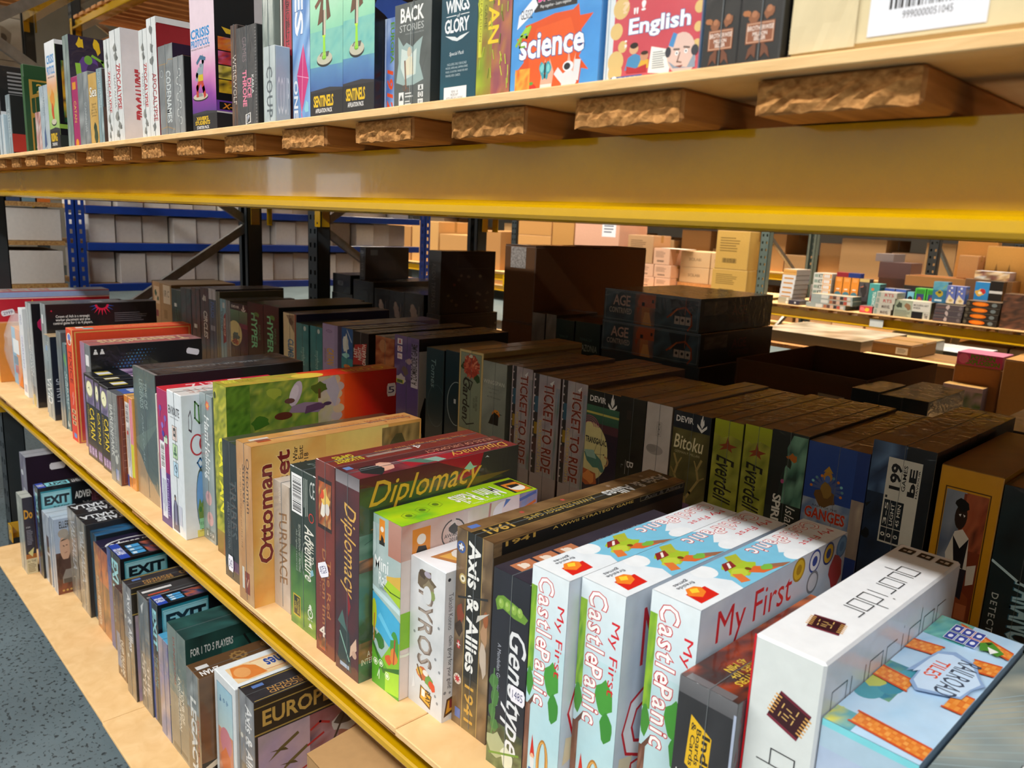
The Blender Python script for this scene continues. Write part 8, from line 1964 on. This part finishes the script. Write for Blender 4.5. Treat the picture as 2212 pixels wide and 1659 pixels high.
def fbox(label, u0, v0, u1, v1, d=.25, y=FY + .03, cf='#888', cr=None, ct=None, z0=None, group=None, cat='game box'):
    """A box of the display rack from its front edges in metres at depth y: (x0, z0, x1, z1)."""
    return B('x', label, cf, cr or cf, ct or cf, 'gloss', cat=cat, group=group, dims=(u0, u1, y, y + d, v0, v1))


zb = .891
# leftmost: stack of white trimmed puzzle boxes
hs = [.033, .033, .036, .048, .048, .048, .048, .058]
z = zb
for i, h_ in enumerate(hs):
    c_ = '#b0a890' if i < 2 else ('#d8d8dc' if i < 7 else '#d8a45c')
    b = fbox('%s box of the pale stack at the left end of the display rack' % ('bottom', 'second', 'third', 'fourth', 'fifth', 'sixth', 'seventh', 'topmost amber')[i], -4.03 + .004 * i, z, -3.885 + .004 * i, z + h_ - .0006, .3, cf=c_, cr='#8a8480', ct='#c8beb0', group='pale stack on the display rack')
    if 2 <= i < 7: b.f.r(.15, .15, .85, .45, '#c8862c')
    elif i == 7: b.f.r(0, .45, 1, .55, '#c08030')
    else: b.f.e(.7, .5, .1, None, '#e8e4d8')
    z += h_
b = fbox('blue box standing behind the pale stack', -3.86, zb, -3.79, zb + .30, .2, FY + .45, '#2f62b8', '#c8c4c0'); b.f.splat(.5, .4, .3, .2, '#b83a3c', 9, .3, 2)
b = fbox('white sided slim box with small red berries beside the pale stack', -3.825, zb, -3.77, zb + .20, .15, FY + .3, '#c0b8b4', '#b0a8a4'); b.f.splat(.4, .3, .3, .2, '#a8343c', 9, .3, 3).splat(.5, .7, .2, .1, '#5a7a4c', 8, .3, 4)
b = fbox('small dark flat box lying before the white stack', -3.90, zb, -3.78, zb + .045, .2, FY + .01, '#3a3440', '#4a444a', '#6a6468'); b.f.e(.6, .5, .08, None, '#d8d8d8')
z = zb
for i in range(6):
    b = fbox('%s white and green lettered box of the tall stack on the display rack' % ('bottom', 'second', 'third', 'fourth', 'fifth', 'top')[i], -3.765, z, -3.575, z + .0545, .25, FY + .22, '#d0d4d4', '#8a8a86', '#b8b4aa', group='white and green stack')
    b.f.r(.05, .2, .25, .8, '#8aa09a').t('KT', .28, .15, .5, .85, '#24443a', b=.08).r(.52, .1, .98, .9, '#d8942c').r(.56, .2, .9, .8, '#d0d0d4')
    z += .055
for i in range(3):
    b = fbox('%s of three orange and teal upright boxes' % ('first', 'second', 'third')[i], -3.555 + .082 * i, zb + .09, -3.480 + .082 * i, zb + .305, .1, FY + .26, '#d88a34', '#8a5a24', '#b07a3c', group='orange and teal boxes')
    b.f.r(0, 0, 1, .18, '#4a7a8c').e(.5, .2, .45, .14, '#4a8094').r(.25, .42, .7, .48, '#e8d8c8').r(.2, .8, .8, .95, '#e09a54')
    B('x', 'dark plinth box under orange box %s' % ('one', 'two', 'three')[i], '#3a3430', dims=(-3.555 + .082 * i, -3.480 + .082 * i, FY + .26, FY + .36, zb, zb + .0895), group='plinth boxes')
b = fbox('grey upright box with a cream band and a dark figure, beside the orange trio', -3.31, zb + .09, -3.215, zb + .305, .1, FY + .26, '#4c4a50', '#3a383c'); b.f.r(0, .86, 1, 1, '#c8b070').splat(.55, .5, .3, .28, '#2c2a2e', 11, .3, 3).p([(.0, .6), (.5, .7), (.4, .62)], '#b0705c')
B('x', 'plinth box under the grey figure box', '#2c2826', dims=(-3.31, -3.215, FY + .26, FY + .36, zb, zb + .0895))
for i, (c_, w0) in enumerate((('#8a2430', -3.55), ('#22367c', -3.43))):
    fbox(('flat red box on the orange trio', 'flat blue box on the orange trio')[i], w0, zb + .306, w0 + .118, zb + .352, .09, FY + .265, c_, cat='game box')
for i in range(3):
    b = fbox('%s flat box with a row of photos lying in front of the orange trio' % ('bottom', 'middle', 'top')[i], (-3.71, -3.665, -3.665)[i], zb + (.0, .0455, .091)[i], (-3.31, -3.245, -3.25)[i], zb + (.045, .0905, .1355)[i], .2, FY + .01, '#9aa4a4', '#4a5450', '#b0a48c', group='flat photo boxes')
    b.f.r(.25, .15, .42, .85, '#d0d0cc')
    for j in range(6): b.f.r(.45 + .085 * j, .15, .53 + .085 * j, .85, ('#a86a4c', '#5c4038', '#c8a490', '#3c3434', '#b05040', '#c8c4c0')[j])
    for j in range(12): b.f.p([(.42 + .045 * j, 0), (.44 + .045 * j, 0), (.455 + .045 * j, .15), (.435 + .045 * j, .15)], '#d89a3c')
b = fbox('teal upright box with pale vertical letters', -3.185, zb, -3.085, zb + .27, .15, FY + .2, '#4a9a9c', '#24484c', '#6ab0ac'); b.f.t('TOKONOPE', .4, .08, .7, .72, '#d8ece8', -90, b=.06).e(.35, .8, .15, .05, '#c87a4c')
b = fbox('flat bright pink and yellow box on the display shelf', -3.18, zb, -3.06, zb + .065, .15, FY + .03, '#c84a54', '#4a4440', '#6a6058'); b.f.splat(.6, .5, .2, .3, '#d8c03c', 8, .3, 3).splat(.25, .5, .2, .3, '#e07a7a', 8, .3, 4)
for i in range(2):
    b = fbox('%s blue box with a purple horseshoe mark' % ('left', 'right')[i], -3.07 + .105 * i, zb, -2.975 + .105 * i, zb + .235, .12, FY + .28, '#3a5ab0', '#24386c', '#8a8a90', group='blue horseshoe boxes'); b.f.ring(.5, .68, .24, .12, .008, '#6a3c98', 14, -50, 230).n(0, 0, 1, .35, ['#b8b4ac', '#7a8a9c'], 4, 3, 4, 4)
for i in range(4):
    b = fbox('%s grey white box of the stack before the horseshoe boxes' % ('bottom', 'second', 'third', 'top')[i], -3.045 + .004 * i, zb + .0535 * i, -2.885 + .012 * i, zb + .0535 * i + .053, .2, FY + .02, '#b8b8b0', '#6a6a64', '#a8a498', group='grey white stack')
    b.f.r(.05, .1, .2, .9, '#8a9a94').t('MARVEL' if i < 2 else 'RTS', .4, .2, .85, .75, '#5a4a48' if i < 2 else '#a84a4c', b=.05)
b = fbox('small light blue box with cartoon head', -2.855, zb, -2.795, zb + .22, .1, FY + .28, '#6ab0d0', '#1c4a54', '#3a6a74'); b.f.e(.5, .62, .35, .14, '#c8a0a0').splat(.5, .74, .38, .08, '#1c1c24', 10, .2, 3)
for i in range(2):
    b = fbox('%s bright green edged box with orange creature picture' % ('left', 'right')[i], -2.785 + .103 * i, zb + .10, -2.690 + .103 * i, zb + .262, .12, FY + .27, '#3aa83c', '#1c5a24', '#4a9a4c', group='green edged boxes'); b.f.r(.15, .08, .85, .72, '#2c3470').r(.1, .68, .9, .92, '#2c7a30').splat(.5, .3, .22, .2, '#b0482c', 10, .3, 4).e(.5, .12, .2, .06, '#d88a4c')
    B('x', 'plinth box under %s green edged box' % ('left', 'right')[i], '#2c3028', dims=(-2.785 + .103 * i, -2.690 + .103 * i, FY + .27, FY + .39, zb, zb + .0995), group='green plinths')
b = fbox('wide grey green box with two dark birds and a white side panel', -2.865, zb, -2.545, zb + .155, .2, FY + .03, '#a0aa9a', '#3a3c38', '#c0b8a4'); b.f.n(0, .45, .5, 1, ['#8a9a88', '#a8b4a4'], 6, 4, 3, 5).splat(.15, .7, .08, .2, '#3c4a40', 9, .4, 3).splat(.38, .65, .09, .18, '#8a6a50', 9, .4, 4).r(.5, .42, .98, 1, '#ccccc8').t('MODERN ART', .53, .72, .93, .84, '#2c2c2c', b=.03).t('KNIZIA', .53, .56, .72, .68, '#2c2c2c', b=.05).r(.5, 0, .8, .4, '#1c1c20').r(.82, 0, .98, .4, '#c4c4c0').t('ART', .85, .05, .95, .35, '#2c2c2c', 90, b=.05)
paras(b.f, .03, .02, .48, .42, 5, '#6a7468')
b = fbox('teal blue box with golden diving bell picture', -2.575, zb + .157, -2.455, zb + .345, .1, FY + .10, '#2c6a94', '#1c4460', '#4a7a94'); b.f.n(0, .6, 1, 1, ['#3a84a8', '#6aa8bc'], 4, 4, 3, 6).splat(.5, .45, .26, .15, '#a8962c', 11, .25, 3).e(.48, .5, .12, .06, '#3a4a3c').line([(.7, .7), (.9, .85)], .006, '#8aa83c').r(.2, .08, .7, .16, '#c8dce4')
for i in range(2):
    b = fbox('%s periwinkle box with a cream shell shape' % ('left', 'right')[i], -2.452 + .079 * i, zb + .165, -2.378 + .079 * i, zb + .32, .1, FY + .08, '#5a6ab0', '#3a4680', '#8a90b8', group='periwinkle boxes'); b.f.p([(.05, .1), (.3, .5), (.6, .34), (.95, .2), (.9, .0), (.1, 0)], '#d8ccb0').e(.55, .16, .2, .08, '#b8a070').r(.4, .82, .62, .93, '#d0d8f0').e(.3, .7, .1, .05, '#d8ccb0').e(.6, .6, .1, .05, '#d8ccb0')
b = fbox('sky blue box with bright fruit bowl picture', -2.285, zb + .155, -2.170, zb + .365, .1, FY + .26, '#2c84c8', '#1c4a80', '#b0b0a8'); b.f.splat(.4, .55, .3, .14, '#d8b04c', 12, .3, 3).splat(.6, .62, .2, .1, '#b8343c', 9, .3, 4).e(.4, .54, .14, .06, '#e8e4c8').n(0, 0, 1, .25, ['#4a6a9a', '#8aa0c0'], 4, 3, 4, 7)
b = fbox('black box with one white stripe behind the fruit bowl box', -2.168, zb + .155, -2.065, zb + .38, .1, FY + .26, '#1c1c1e', '#121214', '#3a342c'); b.f.r(0, .52, 1, .62, '#c8ccd0')
for i in range(3):
    b = fbox('%s dark mauve box of the stack with a pale swirl' % ('bottom', 'middle', 'top')[i], -2.515 + .004 * i, zb + .0515 * i, -2.285 + .004 * i, zb + .0515 * i + .051, .2, FY + .02, '#4a444c', '#2c282c', '#8a8070', group='mauve swirl stack'); b.f.splat(.45, .5, .06, .4, '#b8a8a8', 9, .3, 3 + i).line([(.05, .4), (.35, .45)], .003, '#8a5a4c').e(.9, .5, .06, .3, '#6a646a')
for i in range(4):
    b = fbox('%s black box of the stack with a glowing orange oval' % ('bottom', 'second', 'third', 'top')[i], -2.272 + .002 * i, zb + .0555 * i * .95, -2.01 + .004 * i, zb + .0527 * i + .052, .2, FY - .002 * 0 + .03, '#26221e', '#1c1816', '#6a5844', group='orange oval stack'); b.f.e(.42, .52, .24, .36, '#d86a14', 16).e(.42, .52, .16, .22, '#e88424', 14).e(.82, .5, .08, .3, '#6a7478').e(.06, .5, .05, .3, '#5a5448')
for i in range(5):
    b = fbox('%s dark brown patterned box at the right end of the display rack' % ('bottom', 'second', 'third', 'fourth', 'topmost')[i], -1.995, zb + .0585 * i, -1.72, zb + .0585 * i + .058, .2, FY + .06, '#3a2c26', '#2a201c', '#5a4a3c', group='brown patterned stack'); b.f.n(0, 0, 1, 1, ['#3a2c26', '#6a4434', '#2a2220', '#8a5a44'], 8, 3, 6, 8 + i)
b = fbox('leaning orange leaf coloured packet at the far right of the display rack', -1.71, zb, -1.62, zb + .09, .1, FY + .02, '#b0702c')
# second line: cartons and dark boxes behind
for i, (lb, x0, x1, za, zc, y, c_) in enumerate((('dark maroon crate like box behind the tall stack', -3.34, -3.03, .31, .47, .75, '#5a4444'), ('lower dark maroon box behind the grey figure box', -3.33, -3.03, .0, .309, .75, '#4a3836'), ('grey box with small blue corner on the maroon crate', -3.40, -3.22, .471, .55, .78, '#7a7070'))):
    fbox(lb, x0, zb + za, x1, zb + zc, .3, FY + y, c_)
ot2 = open_tray('low open carton tray in the second line of the display rack', -3.02, -2.45, FY + .62, FY + 1.0, zb + .262, zb + .36, '#b08050')
B('x', 'dark box under the open tray of the display rack', '#2c241c', dims=(-3.02, -2.45, FY + .62, FY + 1.0, zb, zb + .2615))
carton('upright tan carton with a dark round label behind the display boxes', -2.72, -2.37, FY + 1.02, FY + 1.14, zb, zb + .72, '#a8783e')
carton('tan carton with open flap next to the round label carton', -2.62, -2.45, FY + .80, FY + .99, zb + .362, zb + .58, '#a87a4c')
for i in range(2): carton('%s big tan carton with dark drip marks at the back of the display rack' % ('left', 'right')[i], -2.36 + .36 * i, -2.01 + .36 * i, FY + .70, FY + 1.0, zb, zb + .68, '#b0803f', lab='arrows', group='drip marked cartons')
b = fbox('flat picture box lying on the second line of the display rack', -2.36, zb + .38, -2.08, zb + .455, .2, FY + .45, '#b8a088', '#8a7a80', '#d0d4e0'); b.f.n(0, 0, 1, 1, ['#c8d0d0', '#d8b888', '#5a3a30', '#8a5a50'], 8, 4, 4, 9)
B('x', 'brown box under the flat picture box', '#6a4a2c', dims=(-2.42, -2.04, FY + .42, FY + .68, zb, zb + .379))

# ---- bays left of the grey green post
shelf_board(-8.00, -4.40, FY - .01, FY + 1.22, .880, .890, 'fibreboard of the carton bay left of the grey green frame')
beam(-8.02, -4.36, FY + .05, .850, -1, 'yellow beam of the carton bay', h=.09)
beam(-8.02, -4.36, FY + 1.18, .850, 1, 'yellow rear beam of the carton bay', h=.09)
beam(-8.02, -4.36, FY + .05, 2.40, -1, 'yellow high beam of the carton bay', h=.09)
rack_frame(-12.1, FY + .07, FY + 1.2, 4.0, 'slotted frame at the left end of the carton bay', M_POST)
rack_frame(-8.14, FY + .07, FY + 1.2, 4.0, 'dark slotted frame between the carton stacks', M_POST)
carton('tall mustard carton with printed lines and barcode, upper of two by the frame', -4.82, -4.42, FY + .03, FY + .45, 1.19, 1.60, '#c09a50', lab='marks')
carton('mustard carton with printed lines under its twin by the frame', -4.84, -4.41, FY + .03, FY + .46, .891, 1.189, '#c09a50', lab='marks')
for i, (x0, x1) in enumerate(((-5.42, -5.02), (-5.01, -4.86))):
    for j in range(2):
        carton('pale carton with printed capitals, %s of the %s column' % (('lower', 'upper')[j], ('left', 'right')[i]), x0, x1 if i == 0 else -4.86, FY + .25, FY + .68, .985 + .181 * j, .985 + .181 * j + .18, '#c8a880', txt='SCILABI' if i == 0 else 'SC', side=True, group='pale capital cartons')
m = MB(); m.box(0, .54, 0, .5, 0, .028); m.box(0, .54, 0, .09, .028, .094); m.box(0, .54, .41, .5, .028, .094); o = m.build('pallet', M_SLAT, None, (-5.42, FY + .22, .8905)); setp(o, 'short wooden pallet under the pale capital cartons', 'pallet')
for i, (x0, x1, z0, z1) in enumerate(((-5.66, -5.44, .891, 1.02), (-5.68, -5.44, 1.021, 1.17), (-5.70, -5.47, 1.171, 1.36), (-5.92, -5.67, .891, 1.02), (-5.92, -5.69, 1.021, 1.17))):
    carton('small pinkish carton with printed panel, %s in the pile by the dark carton' % ('lower right', 'middle right', 'upper right', 'lower left', 'middle left')[i], x0, x1, FY + .1, FY + .4, z0, z1, '#cfa488', lab='marks', group='pinkish cartons')
carton('open topped carton with a raised white flap over the pinkish pile', -6.1, -5.72, FY + .1, FY + .45, 1.171, 1.50, '#b08a64', lab='marks')
m = MB(); m.box(0, .35, 0, .2, 0, .004, 0, '#e0d4c4'); o = m.build('carton_flap', M_CARD, None, (-5.60, FY + .1, 1.361)); setp(o, 'loose white carton flap lying on the upper right pinkish carton', 'flap')
shelf_board(-12.0, -8.16, FY - .01, FY + 1.22, .880, .890, 'fibreboard of the dim end of the carton bay')
beam(-11.96, -8.16, FY + .05, .850, -1, 'yellow beam of the dim end of the carton bay', h=.09)
beam(-11.96, -8.16, FY + 1.18, .850, 1, 'yellow rear beam of the dim end of the carton bay', h=.09)
cs = [(-7.98, -7.35, .891, 1.20, '#bc8a50'), (-7.98, -7.35, 1.201, 1.42, '#c49258'), (-7.98, -7.35, 1.421, 1.72, '#b8864c'), (-7.33, -6.95, .891, 1.30, '#bc8c52'), (-6.93, -6.2, .891, 1.33, '#c49a78'), (-6.93, -6.2, 1.331, 1.75, '#cfa088'), (-7.33, -6.95, 1.301, 1.62, '#b48448'), (-6.18, -5.95, .891, 1.17, '#c09468')]
for i, (x0, x1, z0, z1, c_) in enumerate(cs):
    carton('tan carton in the carton bay, %s' % ('bottom of the leftmost pile', 'middle of the leftmost pile', 'top of the leftmost pile', 'with a round hand hole, lower', 'pink tinted, lower', 'pink tinted with a white sticker, upper', 'second pile, upper', 'slim, beside the pinkish pile')[i], x0, x1, FY + .05, FY + .6, z0, z1, c_, lab='sticker' if i == 5 else None, hole=i == 3)
for i in range(5):
    x = -11.95 + .72 * i
    carton('tan carton in the dim end of the carton bay, %s from the left' % ('first', 'second', 'third', 'fourth', 'fifth')[i], x, x + .68, FY + .1, FY + .8, .891, 1.35 + .09 * (i % 3), ('#b08450', '#a87a48', '#bc9058')[i % 3])

# ---- rack rows farther back
GY = 10.2
for x in (-14.5, -10.6, -6.7, -2.8, 1.1): rack_frame(x, GY, GY + 1.1, 3.6, 'dark slotted frame of the back row, %s' % {-14.5: 'far left', -10.6: 'left', -6.7: 'middle', -2.8: 'right', 1.1: 'far right'}[x], M_POST)
for i, x in enumerate((-14.37, -10.47, -6.57, -2.67)):
    for z in (.30, 1.02, 1.78, 2.6):
        beam(x, x + 3.74, GY + .05, z, -1, 'yellow beam of the back row, bay %s, level %s' % ('ABCD'[i], {.30: 'one', 1.02: 'two', 1.78: 'three', 2.6: 'four'}[z]), h=.10)
        shelf_board(x, x + 3.74, GY + .02, GY + 1.12, z, z + .018, 'board of the back row, bay %s, level %s' % ('ABCD'[i], {.30: 'one', 1.02: 'two', 1.78: 'three', 2.6: 'four'}[z]))
R_ = random.Random(77)
k = 0
for i, x in enumerate((-14.4, -10.5, -6.6, -2.7)):
    for z in (.319, 1.039, 1.799):
        q = x + .1; j = 0
        while q < x + 3.5:
            wd = R_.uniform(.28, .6); hh = R_.uniform(.25, .56)
            carton('%s carton in the back row, bay %s, level %s, %s from its left' % (R_.choice(('tan', 'tan', 'brown')), 'ABCD'[i], {.319: 'one', 1.039: 'two', 1.799: 'three'}[z], ORD[j]), q, min(q + wd, x + 3.7), GY + R_.uniform(.06, .2), GY + .9, z, z + hh, R_.choice(('#b88a54', '#a87a48', '#c49a68', '#b08a5c', '#c8a888', '#9a7850')), group='cartons of the back row')
            q += wd + R_.uniform(.01, .08); k += 1; j += 1

# ---- low stacks in the aisle between the racks
carton('long dark carton with pale edge standing in the far aisle', -1.95, -1.40, 4.22, 4.75, .0, .90, '#7a5a38')
m = MB(); m.box(0, .53, 0, .06, 0, .015, 0); o = m.build('timber_batten', M_MDF, None, (-1.945, 4.215, .9005)); setp(o, 'pale timber batten lying on the front edge of the long dark carton', 'batten')
m = MB(); m.box(0, 1.79, 0, .95, 0, .025); o = m.build('loading_board', M_SLAT, None, (-3.75, 4.36, .845)); setp(o, 'wooden board carrying the wrapped stacks in the far aisle', 'board')
for x in (-3.7, -2.05):
    carton('dark carton on the floor holding the thick board, %s' % ('left' if x < -3 else 'right'), x, x + .08, 4.40, 5.2, 0, .844, '#6a4e30')
b = B('x', 'film wrapped pallet load with pale glossy top, left in the far aisle', '#5a5a48', '#4a4a3c', '#b0a088', 'wrap', cat='wrapped load', name='wrapped_load', dims=(-2.80, -2.06, 4.45, 5.2, .871, .945)); b.t.n(0, 0, 1, 1, ['#a8987c', '#d8ccb8', '#8a7c64', '#c0b094'], 10, 10, 6, 3)
b = B('x', 'yellow edged wrapped load behind the glossy one', '#a8884c', '#6a6048', '#b8a060', 'wrap', cat='wrapped load', name='wrapped_load', dims=(-2.9, -1.97, 5.32, 5.7, .5, .885)); b.r.splat(.4, .3, .1, .1, '#b0502c', 8, .3, 3)
carton('brown carton with white barcode and stamped mark in the far aisle', -1.93, -1.70, 4.29, 4.7, .9015, .985, '#8a6a44', lab='sticker')
b = B('x', 'white film sheet folded on a dark flat box in the far aisle', '#2c2620', '#1c1814', '#c8d0d4', 'wrap', cat='game box', dims=(-2.3, -1.75, 5.73, 6.2, .55, .80)); b.t.n(0, 0, 1, 1, ['#c8d0d6', '#e8ecf0', '#98a4ac'], 8, 6, 6, 4)
B('x', 'dark flat box beneath the white film sheet', '#231e19', dims=(-2.35, -1.72, 5.72, 6.25, 0, .549))
for i in range(3): carton('tan film wrapped carton under the display rack, %s' % ('first', 'second', 'third')[i], -2.35 + .42 * i, -1.95 + .42 * i, FY + .25, FY + .7, .16, .70, '#a88a68', group='wrapped cartons under the display rack')
carton('pale cream carton under the display rack left part', -2.95, -2.5, FY + .3, FY + .8, .16, .72, '#c8bc98')
shelf_board(-4.2, 1.17, FY - .0, FY + 1.2, .142, .158, 'low board of the display rack')
b = B('x', 'pink box with green potion style lettering, on the brown carton', '#b83a7c', '#8a2c5c', '#c87aa0', 'gloss', dims=(-1.365, -1.15, 4.0, 4.18, .962, 1.028)); b.f.t('POTION\nEXPLOSION', .2, .1, .95, .9, '#5a8a2c', 0, o='#2c3a1c', ow=.03, b=.06).e(.15, .5, .12, .4, '#d86aa0')
carton('brown carton under the pink lettered box', -1.37, -1.15, 4.0, 4.19, .55, .961, '#9a6a40')
b = B('x', 'pale pink and green box low in the brown carton pile', '#b8a0a8', '#7a6a70', '#c8a060', 'gloss', dims=(-1.38, -1.19, 3.9, 3.99, .62, .865)); b.f.n(0, .3, 1, .9, ['#4a6a2c', '#b8a0a8', '#3a5a24'], 8, 4, 6, 5)
carton('carton the pale pink and green box stands on', -1.40, -1.17, 3.85, 3.995, 0, .619, '#8a6440')
carton('lower brown carton of the pink box pile', -1.38, -1.14, 4.0, 4.20, 0, .549, '#8a6038')
carton('tall tan carton at the right edge behind the second row', -1.13, -.60, 3.95, 4.5, 0, 1.028, '#a87c46')

# hidden cartons added on the upper boards to block lamp light from the shelf below
for i, x in enumerate((-1.9, -1.2, -.5, .2)):
    carton('tan carton added as hidden light blocker deep on the upper front boards, %s' % ORD[i], x, x + .66, .62, 1.25, 1.7285, 2.15 + .05 * (i % 2), '#b08a58')
for i, x in enumerate((-3.8, -3.1, -2.4, -1.7, -1.0, -.3, .4)):
    carton('tan carton added as light blocker on the rear upper boards, %s from the left end frame' % ORD[i], x, x + .66, 1.70, 2.6, 1.7285, 2.2, '#a8824f')

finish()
